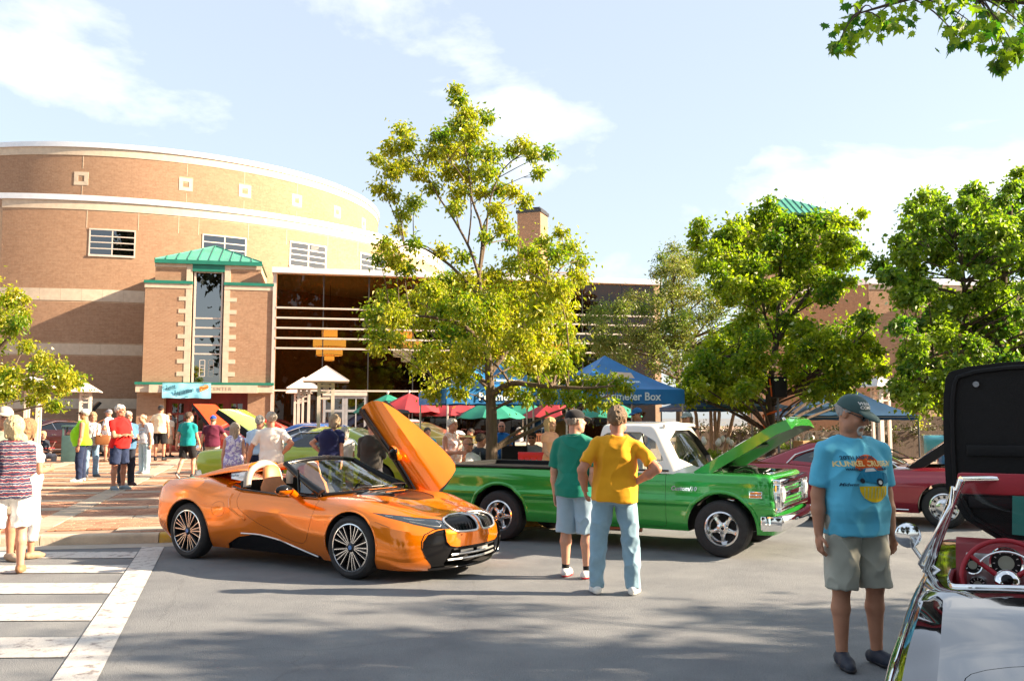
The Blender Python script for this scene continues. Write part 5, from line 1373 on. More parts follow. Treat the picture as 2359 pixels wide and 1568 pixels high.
def boolean(me, cut, op='DIFFERENCE', keep=False):
 """exact boolean of two meshes -> new mesh (materials of both kept)"""
 a, b = tmp(me), tmp(cut)
 m = a.modifiers.new('b', 'BOOLEAN'); m.operation = op; m.solver = 'EXACT'; m.object = b
 try: m.material_mode = 'TRANSFER'
 except Exception: pass
 r = eval_mesh(a); bpy.data.objects.remove(a); bpy.data.objects.remove(b); return r
def prism_mesh(poly, d0, d1, plane, mat_=None):
 m = MB(); m.prism(poly, d0, d1, plane); me = m.mesh('cut', [mat_] if mat_ else None); return me
def shrink(poly, d):
 """move polygon edges inward by d"""
 n = len(poly); A = sum(poly[i][0] * poly[(i + 1) % n][1] - poly[(i + 1) % n][0] * poly[i][1] for i in range(n)); s = 1 if A > 0 else -1; out = []
 for i in range(n):
  p, a, b = Vector(poly[i]), Vector(poly[i - 1]), Vector(poly[(i + 1) % n]); e1, e2 = (p - a).normalized(), (b - p).normalized()
  n1, n2 = Vector((-e1.y, e1.x)) * s, Vector((-e2.y, e2.x)) * s; m = (n1 + n2); k = max(.35, 1 + n1.dot(n2)); out.append(tuple(p + m * d / k))
 return out
def smooth_poly(poly, it=2):
 for _ in range(it):
  o = []
  for i in range(len(poly)):
   a, b = Vector(poly[i]), Vector(poly[(i + 1) % len(poly)]); o += [tuple(a.lerp(b, .25)), tuple(a.lerp(b, .75))]
  poly = o
 return poly
class Car:
 """a vehicle: body mesh that panels are split from, bvh for laying trim on the skin"""
 def __init__(self, me, mat_):
  self.me = me; me.materials.clear(); me.materials.append(mat_); self.refresh()
 def refresh(self):
  bm = bmesh.new(); bm.from_mesh(self.me); self.bvh = BVHTree.FromBMesh(bm); bm.free()
 def cut(self, cutter): self.me = boolean(self.me, cutter)
 def split(self, poly, d0, d1, plane, name, mat_, parent, gap=.004, sm=30, inset=None, rim=None):
  part = boolean(self.me, prism_mesh(shrink(poly, gap), d0, d1, plane, rim or blackmatte), 'INTERSECT')
  self.me = boolean(self.me, prism_mesh(poly, d0, d1, plane, rim or blackmatte))
  if mat_ is not None:
   for i, m in enumerate(part.materials):
    if m is self.me.materials[0]: part.materials[i] = mat_
  if inset is not None: part.transform(Matrix.Translation(inset))
  auto_smooth(part, sm); return link(name, part, parent)
 def hit(self, o, d):
  h = self.bvh.ray_cast(Vector(o), Vector(d).normalized()); return h[0], h[1]
 def trim(self, pts, ax, r, mat_, name, parent, off=0.0, n=6, closed=False):
  """tube laid on the skin; pts 2D in the plane normal to axis ax ('+x','-y',...) """
  out = []
  for a, b in pts:
   o, d = {'+x': ((6, a, b), (-1, 0, 0)), '-x': ((-6, a, b), (1, 0, 0)), '+y': ((a, 6, b), (0, -1, 0)), '-y': ((a, -6, b), (0, 1, 0)), '+z': ((a, b, 6), (0, 0, -1))}[ax]
   p, nn = self.hit(o, d)
   if p is not None: out.append(p + nn * off)
  if len(out) < 2: return None
  if closed: out.append(out[0])
  return MB().tube(out, r, n).build(name, mat_, parent, sm=60)
def dens(pts, step=.03, closed=False):
 out = []; P = list(pts) + ([pts[0]] if closed else [])
 for i in range(len(P) - 1):
  a, b = Vector(P[i]), Vector(P[i + 1]); n = max(1, int((b - a).length / step))
  for k in range(n): out.append(tuple(a.lerp(b, k / n)))
 if not closed: out.append(tuple(P[-1]))
 return out
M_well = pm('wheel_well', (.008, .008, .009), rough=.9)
def arch_cut(x, r, y0, y1, z=None, flat=None):
 q = MB(); n = 36; zc = z if z is not None else r * .9; vs = []
 poly = [(x + r * math.cos(2 * PI * k / n), zc + r * math.sin(2 * PI * k / n)) for k in range(n)]
 q.prism(poly, y0, y1, 'XZ'); return q.mesh('arch', [M_well])
# ------------------------------------------------------------------ wheels
M_alloy = pm('alloy', (.72, .72, .73), rough=.18, metal=1.0, var=.04)
M_alloyd = pm('dark_alloy', (.02, .02, .022), rough=.3, metal=.3)
M_disc = pm('brake_disc', (.34, .32, .30), rough=.4, metal=.9)
def tyre_mesh(r, w, rr):
 """turned round Y"""
 m = MB(); h = w / 2
 prof = [(rr, -h * .82), (rr + .012, -h * .96), (rr + (r - rr) * .45, -h * 1.03), (r - .028, -h * .93), (r - .006, -h * .72), (r, -h * .45), (r, h * .45), (r - .006, h * .72), (r - .028, h * .93), (rr + (r - rr) * .45, h * 1.03), (rr + .012, h * .96), (rr, h * .82)]
 m.lathe(prof, 48, axis='Y')
 for k in (-.28, 0, .28): m.lathe([(r + .0008, h * k - .006), (r - .006, h * k), (r + .0008, h * k + .006)], 48, axis='Y')
 return m.mesh('tyre', rubber, 35)
def wheel(style, r, w, rr):
 """prototype wheel with outer face towards -Y"""
 t = link('wheel', tyre_mesh(r, w, rr), None); h = w / 2
 def add(m, name, mat_, sm=35): return m.build(name, mat_, t, sm=sm)
 if style == 'i8':
  add(MB().lathe([(rr + .004, -h * .90), (rr - .012, -h * .92), (rr - .020, -h * .70), (rr - .03, -h * .2), (rr - .03, h * .8), (rr, h * .82)], 48, axis='Y'), 'rim', M_alloyd)
  add(MB().lathe([(rr + .005, -h * .93), (rr - .007, -h * .955), (rr - .010, -h * .90)], 48, axis='Y'), 'rim_lip', M_alloy)
  add(MB().lathe([(0, h * .1), (.16, h * .1), (.16, h * .2), (.0, h * .2)], 32, axis='Y'), 'brake_disc', M_disc)
  for k in range(5):
   for s in (-1, 1):
    for q_ in (0, 1):
     a0 = 2 * PI * k / 5 + PI / 2; a1 = a0 + s * (.10 + q_ * .30); st = a0 + s * (.10 + q_ * .18)
     p0 = Vector((.052 * math.cos(st), -h * .78, .052 * math.sin(st))); p1 = Vector(((rr - .006) * math.cos(a1), -h * .86, (rr - .006) * math.sin(a1))); d = (p1 - p0).normalized(); n_ = d.cross(Vector((0, -1, 0))).normalized()
     for wd, dy, mt, nm in ((.014, .012, M_alloyd, 'spoke'), (.0035, -.002, M_alloy, 'spoke_face')):
      m = MB(); A = [p0 + n_ * wd * .8, p0 - n_ * wd * .8, p1 - n_ * wd * 1.25, p1 + n_ * wd * 1.25]; y_ = Vector((0, dy, 0)); B_ = [p + y_ + Vector((0, .03, 0)) for p in A]; A = [p + y_ for p in A]
      m.add(A + B_, [(0, 1, 2, 3), (7, 6, 5, 4), (0, 4, 5, 1), (1, 5, 6, 2), (2, 6, 7, 3), (3, 7, 4, 0)]); add(m, nm, mt)
  add(MB().lathe([(0, -h * .93), (.026, -h * .92), (.034, -h * .86), (.06, -h * .72), (.06, -h * .3)], 24, axis='Y'), 'hub', M_alloyd); add(MB().lathe([(0, -h * .945), (.024, -h * .94), (.026, -h * .92)], 20, axis='Y'), 'hub_cap', pm('badge_blue', (.02, .16, .45), rough=.25, coat=.6))
 elif style == 'five':
  add(MB().lathe([(rr + .004, -h * .90), (rr - .014, -h * .96), (rr - .022, -h * .88), (rr - .03, -h * .5), (rr - .055, -h * .30), (rr - .06, h * .8), (rr, h * .8)], 48, axis='Y'), 'rim', M_alloy)
  poly_o = []
  for k in range(5):
   a = 2 * PI * k / 5 + PI / 2; e = Vector((math.cos(a), 0, math.sin(a))); n_ = Vector((-math.sin(a), 0, math.cos(a))); m = MB()
   rows = []
   for f, wd, yy in ((.045, .040, -.46), (.09, .030, -.42), (rr - .085, .026, -.38), (rr - .05, .034, -.34)):
    c = e * f; rows.append([c - n_ * wd + Vector((0, h * yy + .016, 0)), c - n_ * wd * .55 + Vector((0, h * yy, 0)), c + n_ * wd * .55 + Vector((0, h * yy, 0)), c + n_ * wd + Vector((0, h * yy + .016, 0)), c + Vector((0, h * yy + .04, 0))])
   m.grid(rows, closed_v=True); add(m, 'spoke', M_alloy, 50)
  add(MB().lathe([(.0, -h * .44), (.03, -h * .46), (.036, -h * .52), (.05, -h * .50), (.075, -h * .42), (.08, -h * .2)], 24, axis='Y'), 'hub', M_alloy); add(MB().lathe([(0, -h * .47), (.022, -h * .47), (.022, -h * .44)], 14, axis='Y'), 'hub_bore', M_well)
  for k in range(5):
   a = 2 * PI * k / 5 + PI / 2 + .63; add(MB().lathe([(0, -h * .50), (.010, -h * .50), (.012, -h * .40)], 8, axis='Y', c=(.062 * math.cos(a), 0, .062 * math.sin(a))), 'lug_nut', chrome)
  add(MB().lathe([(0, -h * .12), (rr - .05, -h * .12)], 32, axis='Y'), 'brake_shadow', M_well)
 else:
  add(MB().lathe([(rr + .004, -h * .88), (rr - .014, -h * .94), (rr - .03, -h * .60), (rr * .62, -h * .55), (rr * .5, -h * .75), (.05, -h * .80), (0, -h * .86)], 32, axis='Y'), 'wheel_cover', M_alloy)
  for k in range(12):
   a = 2 * PI * k / 12; add(MB().box((rr * .74 * math.cos(a), -h * .60, rr * .74 * math.sin(a)), (.035, .012, .035), rot=Matrix.Rotation(-a, 3, 'Y')), 'vent_slot', M_well)
 return t
def set_wheels(proto, root, spots, flip_side=1, scale=1.0):
 """spots (x,y,z, steer). y<0 keeps the outer face at -Y, y>0 turns it round"""
 first = True
 for x, y, z, st in spots:
  w_ = proto if first else copy_tree(proto); first = False
  w_.parent = root; w_.location = (x, y, z); w_.rotation_euler = (0, random.uniform(0, 1.2), (PI if y > 0 else 0) + st); w_.scale = (scale,) * 3
# ================================================================== orange sports roadster
M_orange = paint('orange_paint', (0.90, 0.215, 0.0), metal=.55, rough=.2)
M_silver = pm('satin_silver', (.62, .62, .62), rough=.3, metal=.8, var=.04)
G_car = glass('car_glass', (.80, .87, .86), refl=1.5, bias=.04)
G_dark = glass('dark_car_glass', (.10, .12, .13), refl=1.5, bias=.05)
M_leather = pm('tan_leather', (.50, .17, .05), rough=.5, var=.1, scale=14, bump=.1, bscale=120)
M_cream = pm('cream_trim', (.40, .36, .31), rough=.5, var=.06)
def XYZ(xs, ys, zs): return np.stack([xs, ys, zs], 1)
def roadster():
 X = [-2.30, -2.26, -2.12, -1.85, -1.40, -.95, -.45, .10, .75, 1.40, 1.80, 2.06, 2.24, 2.31]
 def xs(**k):
  a = list(X)
  for i, v in k.items(): a[int(i[1:])] = v
  return a
 lv = [XYZ(xs(i0=-2.12, i1=-2.10, i2=-1.98, i11=2.0, i12=2.18, i13=2.26), [0, .45, .68, .82, .86, .80, .77, .77, .80, .86, .85, .72, .40, 0], [.30, .29, .26, .20, .17, .165, .16, .16, .16, .15, .14, .135, .13, .13]),
          XYZ(xs(i0=-2.24, i11=2.07, i12=2.27, i13=2.35), [0, .5, .80, .92, .955, .90, .82, .81, .86, .955, .945, .82, .46, 0], [.42, .41, .38, .33, .31, .30, .30, .29, .28, .28, .25, .23, .22, .22]),
          XYZ(xs(i11=2.09, i12=2.29, i13=2.37), [0, .52, .85, .955, .985, .95, .885, .875, .91, .975, .95, .83, .48, 0], [.58, .57, .55, .52, .50, .50, .50, .48, .46, .48, .45, .43, .42, .42]),
          XYZ(xs(i11=2.07, i12=2.28, i13=2.37), [0, .52, .84, .95, .985, .945, .905, .90, .915, .970, .925, .79, .46, 0], [.73, .73, .73, .72, .71, .69, .68, .66, .65, .68, .62, .585, .575, .575]),
          XYZ(xs(i10=1.78, i11=2.02, i12=2.23, i13=2.33), [0, .50, .80, .90, .935, .875, .855, .855, .86, .915, .84, .69, .42, 0], [.87, .87, .88, .89, .90, .82, .79, .78, .78, .79, .72, .68, .665, .665]),
          XYZ(xs(i10=1.74, i11=1.95, i12=2.14, i13=2.25), [0, .46, .72, .80, .815, .755, .785, .795, .78, .765, .66, .54, .35, 0], [.95, .95, .96, .98, .985, .925, .885, .865, .86, .855, .795, .745, .725, .725])]
 for l in lv:
  for i, dx, dz in ((10, .05, -.01), (11, .11, -.025), (12, .14, -.035), (13, .15, -.035)): l[i, 0] += dx; l[i, 2] += dz * min(1, l[i, 2] / .5)
  for i in (11, 12): l[i, 1] *= 1.03
 lv[2][6, 1] -= .02; lv[2][7, 1] -= .02
 cw = [.02, .02, .03, .03, .05, .07, .03, .03, .075, .05, .035, .02, .008, 0]
 def topfn(x, y, v):
  d = np.exp(-((v - .62) / .20) ** 2) * np.clip((x - .6) / .5, 0, 1) * np.clip((2.2 - x) / .4, 0, 1)
  return -.028 * d
 me = loft_body(lv, cw, sub=7, vsub=4, tn=9, topfn=topfn, hard=(3,))
 root = thing('sports_car', 'orange roadster sports car with its far wing door raised, nose to the right', 'car', (-2.42, 11.45, 0), math.radians(-32.5)); root.scale = (.972,) * 3
 c = Car(me, M_orange)
 for x, r in ((1.40, .395), (-1.40, .40)):
  for s in (-1, 1): c.cut(arch_cut(x, r, s * .62, s * 1.3, z=.355))
 # cockpit tub
 tub = smooth_poly([(.78, -.66), (.78, .66), (.2, .74), (-.62, .70), (-.72, .55), (-.72, -.55), (-.62, -.70), (.2, -.74)], 1)
 c.cut(prism_mesh(tub, .36, 1.4, 'XY', pm('interior_dark', (.03, .028, .028), rough=.7)))
 c.refresh(); body0 = c.bvh
 # front: black intake frame, lamps, grilles; all split from the skin
 DZ = -.03
 half = [(.50, .592), (.60, .580), (.70, .545), (.765, .47), (.775, .39), (.735, .29), (.64, .19), (.55, .10)]
 inner = [(.505, .55), (.50, .47), (.46, .425), (.38, .405)]
 half = [(y * .985, z + DZ * .6) for y, z in half]; inner = [(y, z + DZ) for y, z in inner]
 black = half + [(-y, z) for y, z in half[::-1]] + [(-y, z) for y, z in inner] + inner[::-1]
 fr_ = c.split(black, 1.45, 2.7, 'YZ', 'air_intake_frame', blackgloss, root, gap=.002, inset=(-.022, 0, .0))
 fr_.data = boolean(fr_.data, prism_mesh([(-.42, .355), (-.50, .20), (-.44, .155), (.44, .155), (.50, .20), (.42, .355)], 2.15, 2.8, 'YZ', M_well)); auto_smooth(fr_.data, 30)
 ck = [(-.43, .36), (-.47, .22), (-.40, .17), (.40, .17), (.47, .22), (.43, .36)]
 c.split(ck, 1.6, 2.7, 'YZ', 'air_intake', blackmatte, root, gap=.002, inset=(-.10, 0, 0)) if False else None
 for s in (-1, 1):
  hl = [(s * .445, .602), (s * .43, .655), (s * .455, .702), (s * .60, .722), (s * .885, .765), (s * .84, .715), (s * .74, .655), (s * .60, .612)]
  hl = [(y, z + DZ * (1 - max(0, abs(y) - .6) * 1.5)) for y, z in hl]
  h = c.split(hl, 1.35, 2.6, 'YZ', 'headlight', pm('headlight_lens', (.015, .022, .03), rough=.05, coat=1), root, gap=.003, inset=(-.006, 0, 0))
  kd = smooth_poly([(s * .030, .60), (s * .036, .700), (s * .06, .720), (s * .33, .712), (s * .43, .672), (s * .385, .605), (s * .33, .578), (s * .055, .574)], 1); kd = [(y * 1.08, .615 + (z - .645) * 1.18) for y, z in kd]
  c.split(kd, 1.9, 2.7, 'YZ', 'grille', blackgloss, root, gap=.002, inset=(-.03, 0, 0))
  c.refresh()
 hood_in = [(.98, -.46), (.98, .46), (1.62, .30), (1.74, .16), (1.74, -.16), (1.62, -.30)]
 c.split(hood_in, .5, 1.3, 'XY', 'bonnet_insert', blackgloss, root, gap=.003, inset=(0, 0, -.006))
 for s in (-1, 1):
  sill = [(-.80, .10), (-.74, .23), (-.55, .325), (-.25, .375), (.10, .345), (.5, .265), (.85, .20), (.92, .10)]
  y0, y1 = (.4, 1.3) if s > 0 else (-1.3, -.4)
  c.split(sill, y0, y1, 'XZ', 'sill', blackgloss, root, gap=.002, inset=(0, -s * .03, 0))
 dpoly = smooth_poly([(.78, .98), (.80, .78), (.74, .52), (.64, .33), (.45, .325), (.15, .40), (-.25, .53), (-.50, .68), (-.58, .80), (-.57, .98)], 1)
 c.split(dpoly, -1.3, -.60, 'XZ', 'door', M_orange, root, gap=.004)
 far = c.split(dpoly, .60, 1.3, 'XZ', 'door', M_orange, root, gap=.004)
 # swing the far door up on its hinge
 hinge = Vector((.80, .86, .62)); Rw = Matrix.Rotation(math.radians(-32.5), 3, 'Z')
 r_ = Vector((-.555, .20, .80)).normalized(); u_ = Vector((-.80, -.42, -.45)); u_ = (u_ - r_ * u_.dot(r_)).normalized(); o_ = r_.cross(u_)
 Mw = Matrix((r_, u_, o_)).transposed(); M0 = Matrix((Vector((-1, 0, 0)), Vector((0, 0, 1)), Vector((0, 1, 0)))).transposed()
 Rot = (Rw.inverted() @ Mw @ M0.inverted()).to_4x4()
 Tdoor = Matrix.Translation(Vector((1.26, 1.0, .84))) @ Rot @ Matrix.Scale(1.15, 4) @ Matrix.Translation(-hinge)
 far.data.transform(Tdoor); far['label'] = 'raised far wing door, outer skin towards the viewer'
 auto_smooth(c.me, 28); c.me.name = 'body'
 body = link('body', c.me, root)
 # door lining and window frame of the raised door, its mirror
 q = MB(); P = [(.70, .72, .90), (.2, .78, .905), (-.55, .77, .93), (-.50, .80, .60), (.1, .80, .42), (.62, .80, .38)]
 q.add([(x, y - .045, z) for x, y, z in P] + [(x, y + .02, z) for x, y, z in P], [tuple(range(6)), tuple(range(11, 5, -1))] + [(i, (i + 1) % 6, (i + 1) % 6 + 6, i + 6) for i in range(6)]); me_ = q.mesh('lining', [blackmatte]); me_.transform(Tdoor); link('door_lining', me_, far)
 q = MB(); q.tube([(.72, .80, .885), (.2, .83, .885), (-.55, .82, .92)], .018, 6); me_ = q.mesh('belt', [blackgloss]); me_.transform(Tdoor); link('belt_trim', me_, far)
 # arch lips
 for x, r in ((1.40, .395), (-1.40, .40)):
  for s in (-1, 1):
   pts = [(x + (r + .008) * math.cos(a), .355 + (r + .008) * math.sin(a)) for a in np.linspace(-.25, PI + .25, 40)]
   c.bvh = body0; c.trim(pts, '-y' if s < 0 else '+y', .010, M_orange, 'wheel_arch_lip', root, off=-.004)
 # chrome grille surrounds, lamp tubes, badge
 for s in (-1, 1):
  kd = smooth_poly([(s * .030, .60), (s * .036, .700), (s * .06, .720), (s * .33, .712), (s * .43, .672), (s * .385, .605), (s * .33, .578), (s * .055, .574)], 2); kd = [(y * 1.08, .615 + (z - .645) * 1.18) for y, z in kd]
  c.trim(dens(kd, .02), '+x', .013, M_silver, 'grille_surround', root, off=.002, n=8, closed=True)
  for k in range(8): c.trim([(s * (.06 + .045 * k), z) for z in np.linspace(.555, .675, 6)], '+x', .004, blackmatte, 'grille_bar', root, off=-.022)
  c.trim([(s * .50, .66), (s * .505, .62), (s * .53, .602), (s * .62, .617), (s * .74, .662)], '+x', .006, M_silver, 'lamp_tube', root, off=-.002)
  c.trim([(s * .47, .645), (s * .70, .68), (s * .83, .72)], '+x', .004, M_silver, 'lamp_brow', root, off=-.002)
  c.trim(dens([(s * .52, .588), (s * .62, .572), (s * .72, .53), (s * .762, .46), (s * .768, .39), (s * .73, .295), (s * .65, .21)], .03), '+x', .006, blackgloss, 'intake_edge', root)
 p, n_ = c.hit((2.26, 0, 3), (0, 0, -1)); b = MB(); b.lathe([(0, .008), (.030, .007), (.036, .003), (.041, .004), (.043, -.004)], 24); bo = b.build('badge', [pm('badge_blue', (.02, .16, .45), rough=.25, coat=.6)], root, sm=30)
 bo.matrix_local = frame_mat(p + n_ * .001, Vector((0, 1, 0)), n_.cross(Vector((0, 1, 0)))); b2 = MB().lathe([(.032, .0085), (.042, .007), (.043, .003)], 24).build('badge_ring', chrome, bo)
 for k in (0, 2): a0 = k * PI / 2; MB().add([(0, 0, .0095)] + [(.028 * math.cos(a0 + i * PI / 16), .028 * math.sin(a0 + i * PI / 16), .0085) for i in range(9)], [(0, i, i + 1) for i in range(1, 9)]).build('badge_quarter', white_paint, bo)
 # lower intake: bars, splitter
 for z, y0, y1, mt in ((.345, -.40, .40, blackmatte), (.285, -.42, .42, M_silver), (.225, -.46, .46, M_silver)):
  c.trim([(y, z) for y in np.linspace(y0, y1, 18)], '+x', .013, mt, 'intake_bar', root, off=-.03)
 c.trim([(y, .145) for y in np.linspace(-.62, .62, 26)], '+x', .014, blackgloss, 'splitter', root, off=.004); MB().bbox((2.46, 0, .28), (.03, .02, .16), .006).build('intake_strut', blackmatte, root);
 for y in (-.16, .13): MB().bbox((2.45, y, .31), (.012, .24, .045), .004).build('intake_vane', M_silver, root)
 for y, z in ((-.30, .50), (.30, .50)): c.trim([(y - .012, z), (y + .012, z)], '+x', .012, M_orange, 'parking_sensor', root, off=-.004)
 # bonnet vents
 for k in range(3): MB().bbox((1.06 + k * .10, 0, .935 - k * .012), (.025, .52 - k * .08, .006), .002, rot=Matrix.Rotation(.08, 3, 'Y')).build('vent_slat', M_orange if k != 1 else blackmatte, root)
 # fuel flap seam, dark line laid on as painted shade along the side crease
 ff = smooth_poly([(-.93, .74), (-.78, .755), (-.72, .68), (-.745, .58), (-.88, .57), (-.95, .64)], 2); c.trim(dens(ff, .02), '-y', .0022, blackmatte, 'fuel_flap_seam', root, off=-.0006, n=4, closed=True)
 c.trim([(1.05, .66), (1.2, .70), (1.75, .655), (1.95, .60)], '-y', .002, blackmatte, 'panel_gap', root, off=-.0005, n=4)
 c.trim(dens([(-.50, .372), (-.2, .375), (.15, .335), (.5, .255), (.80, .185)], .05), '-y', .011, M_silver, 'sill_strip', root, off=-.002)
 c.trim(dens([(-.70, .845), (-.69, .77), (-.63, .68), (-.52, .60), (-.40, .55)], .03), '-y', .020, M_orange, 'side_fin', root, off=-.006)
 # windscreen, header and pillars
 def ws(u, v):      # u across -1..1, v 0 cowl ..1 header
  y = u * (.74 - .14 * v); x = .93 - .92 * v + (.10 - .06 * v) * (1 - u * u) + .0; z = .905 + .355 * v - .028 * u * u * v + .02 * (1 - u * u); x -= .10 * v * (1 - v); return Vector((x - .16 * u * u * (1 - v), y, z))
 rows = [[ws(-1 + 2 * i / 16, j / 10) for j in range(11)] for i in range(17)]
 MB().grid(rows).build('windscreen', G_car, root, sm=60)
 for s in (-1, 1): MB().tube([ws(s, v) + Vector((0, s * .012, 0)) for v in np.linspace(0, 1, 8)], [.055, .05, .045, .042, .040, .038, .036, .036], 8).build('windscreen_pillar', blackgloss, root, sm=60)
 MB().tube([ws(u, 1.0) for u in np.linspace(-1, 1, 17)], .030, 8).build('windscreen_header', blackgloss, root, sm=60); MB().tube([ws(u, 0) + Vector((0, 0, -.012)) for u in np.linspace(-1, 1, 13)], .022, 6).build('cowl_trim', blackgloss, root, sm=60)
 for y0, y1 in ((.1, .62), (-.45, .05)): MB().tube([(1.0, y0, .945), (.93, (y0 + y1) / 2, .965), (.90, y1, .955)], .008, 5).build('wiper', blackmatte, root)
 MB().bbox((.92, .0, .952), (.14, .24, .003), .001, rot=Matrix.Rotation(-.15, 3, 'Y')).build('display_card', white_paint, root)
 # near quarter window frame and sill trim
 for s in (-1,):
  MB().tube([(.77, s * .765, .885), (.40, s * .755, .895), (.32, s * .70, 1.17)], .014, 6).build('quarter_frame', blackgloss, root); MB().add([(.74, s * .76, .89), (.42, s * .752, .90), (.36, s * .70, 1.13)], [(0, 1, 2)]).build('quarter_glass', G_dark, root)
  MB().tube([(.74, s * .80, .872), (.1, s * .812, .875), (-.57, s * .80, .905), (-.75, s * .77, .93)], .012, 6).build('belt_trim', blackgloss, root)
 # dashboard, steering wheel, seats, headrests, roll hoops
 MB().bbox((.66, 0, .80), (.34, 1.28, .16), .06).build('dashboard', blackmatte, root, sm=40)
 sw = MB(); R_ = .18
 sw.tube([(.42 + .05 * math.sin(a), .36 + R_ * math.cos(a), .84 + R_ * math.sin(a) * .9) for a in np.linspace(0, 2 * PI, 25)], .015, 6); sw.tube([(.42, .2, .84), (.45, .52, .84)], .016, 6); sw.build('steering_wheel', blackmatte, root, sm=60)
 for s in (-1, 1):
  y = s * .36; se = MB(); se.bbox((-.10, y, .50), (.56, .48, .16), .06); st = se.build('seat', M_leather, root, sm=40)
  bk = []
  for k, (x, z, w_, th) in enumerate(((-.34, .52, .22, .07), (-.40, .72, .235, .075), (-.46, .92, .215, .07), (-.49, 1.00, .15, .06), (-.51, 1.08, .14, .055), (-.525, 1.16, .12, .05), (-.53, 1.19, .06, .03))):
   bk.append([Vector((x + th * math.cos(a) * (1 if math.cos(a) > 0 else .7), y + w_ * (abs(math.sin(a)) ** .6) * (1 if math.sin(a) > 0 else -1), z)) for a in [2 * PI * i / 20 for i in range(20)]])
  m = MB(); m.grid(bk, closed_v=True); m.add(bk[-1], [tuple(range(20))]); m.build('seat_back', M_leather, st, sm=50)
  # roll hoop and flowing buttress behind each seat
  hoop = [Vector((-.66, y + s * .0 + .27 * math.cos(a), .90 + .30 * math.sin(a) ** .7)) for a in np.linspace(.02, PI - .02, 16)]
  MB().tube(hoop, .052, 8).build('roll_hoop', M_cream, root, sm=60)
  rows = []
  for i in range(13):
   f = i / 12; x = -.64 - 1.28 * f; zt = 1.235 - .235 * f ** 1.25; hw = .25 * (1 - .45 * f); row = []
   for a in np.linspace(0, PI, 11): row.append(Vector((x, y * (1 - .05 * f) + hw * math.cos(a) + s * .02, zt - .085 * (1 - f * .7) * (1 - math.sin(a) ** .55))))
   rows.append(row)
  lo = [[p - Vector((0, 0, .022)) for p in r] for r in rows]
  m = MB(); m.grid(rows); m.grid(lo, flip=True)
  m.add(rows[0] + lo[0], [(k, k + 1, k + 12, k + 11) for k in range(10)]); m.add([r[0] for r in rows] + [r[0] for r in lo], [(k, k + 13, k + 14, k + 1) for k in range(12)]); m.add([r[-1] for r in rows] + [r[-1] for r in lo], [(k, k + 1, k + 14, k + 13) for k in range(12)])
  bt = m.build('buttress', M_orange, root, sm=45)
  m = MB(); m.add([(-.70, y - s * .18 + s * .40, 1.16), (-1.06, y + s * .18, 1.125), (-1.00, y + s * .23, 1.01), (-.74, y + s * .26, .99)], [(0, 1, 2, 3)]); m.build('hoop_panel', M_silver, bt)
 if True:
  me_ = text_mesh('Roadster', .05, .001, .3); me_.materials.append(blackmatte); o = link('lettering', me_, root); o.matrix_local = frame_mat((-.88, -.645, 1.06), (1, 0, .06), (0, .25, 1))
 MB().bbox((-.98, 0, .93), (.42, 1.2, .05), .02).build('engine_cover', blackmatte, root, sm=40); MB().bbox((-.70, 0, .80), (.06, 1.35, .40), .02).build('rear_bulkhead', blackmatte, root, sm=40)
 # mirrors
 def mirror(T, parent, lab=None):
  m = MB(); n1, n2 = 12, 16; rows = []
  for i in range(n1 + 1):
   f = i / n1; r = math.sin(PI * min(1, f * 1.02)) ** .55 if 0 < f < 1 else .02; rows.append([Vector((.0 + (.085 if math.cos(a) > 0 else .05) * r * math.cos(a), -.125 + .25 * f, .062 * r * math.sin(a))) for a in [2 * PI * k / n2 for k in range(n2)]])
  m.grid(rows, closed_v=True); me_ = m.mesh('mirror', [blackgloss], 60); me_.transform(T); o = link('mirror', me_, parent)
  m = MB(); m.tube([(.01, .10, -.03), (.03, .20, -.10), (.02, .30, -.13)], [.055, .04, .05], 8); me_ = m.mesh('arm', [M_orange], 60); me_.transform(T); link('mirror_arm', me_, o)
  m = MB()
  rows = [[Vector((.0 + .088 * r * math.cos(a), -.125 + .25 * f, .066 * r * math.sin(a))) for a in [PI + PI * k / 10 for k in range(11)]] for f, r in [(i / 10, (math.sin(PI * i / 10) ** .55 if 0 < i < 10 else .02)) for i in range(11)]]; m.grid(rows); me_ = m.mesh('cap', [M_orange], 60); me_.transform(T); link('mirror_cap', me_, o)
 mirror(Matrix.Translation((.44, -1.04, .955)), root); mirror(Tdoor @ Matrix.Translation((.16, 1.0, .93)) @ Matrix.Scale(-1, 4, (0, 1, 0)), far)
 # tail lamp, rear apron
 for s in (-1, 1): MB().tube([(-2.20, s * .55, .80), (-2.14, s * .74, .80), (-2.0, s * .86, .79)], .022, 6).build('tail_light', pm('tail_red', (.4, .01, .01), rough=.2, coat=1), root, sm=60)
 w_ = wheel('i8', .352, .21, .262)
 set_wheels(w_, root, [(1.40, -.845, .352, .0), (-1.40, -.85, .352, 0), (1.40, .845, .352, 0), (-1.40, .85, .352, 0)])
 return root
roadster()
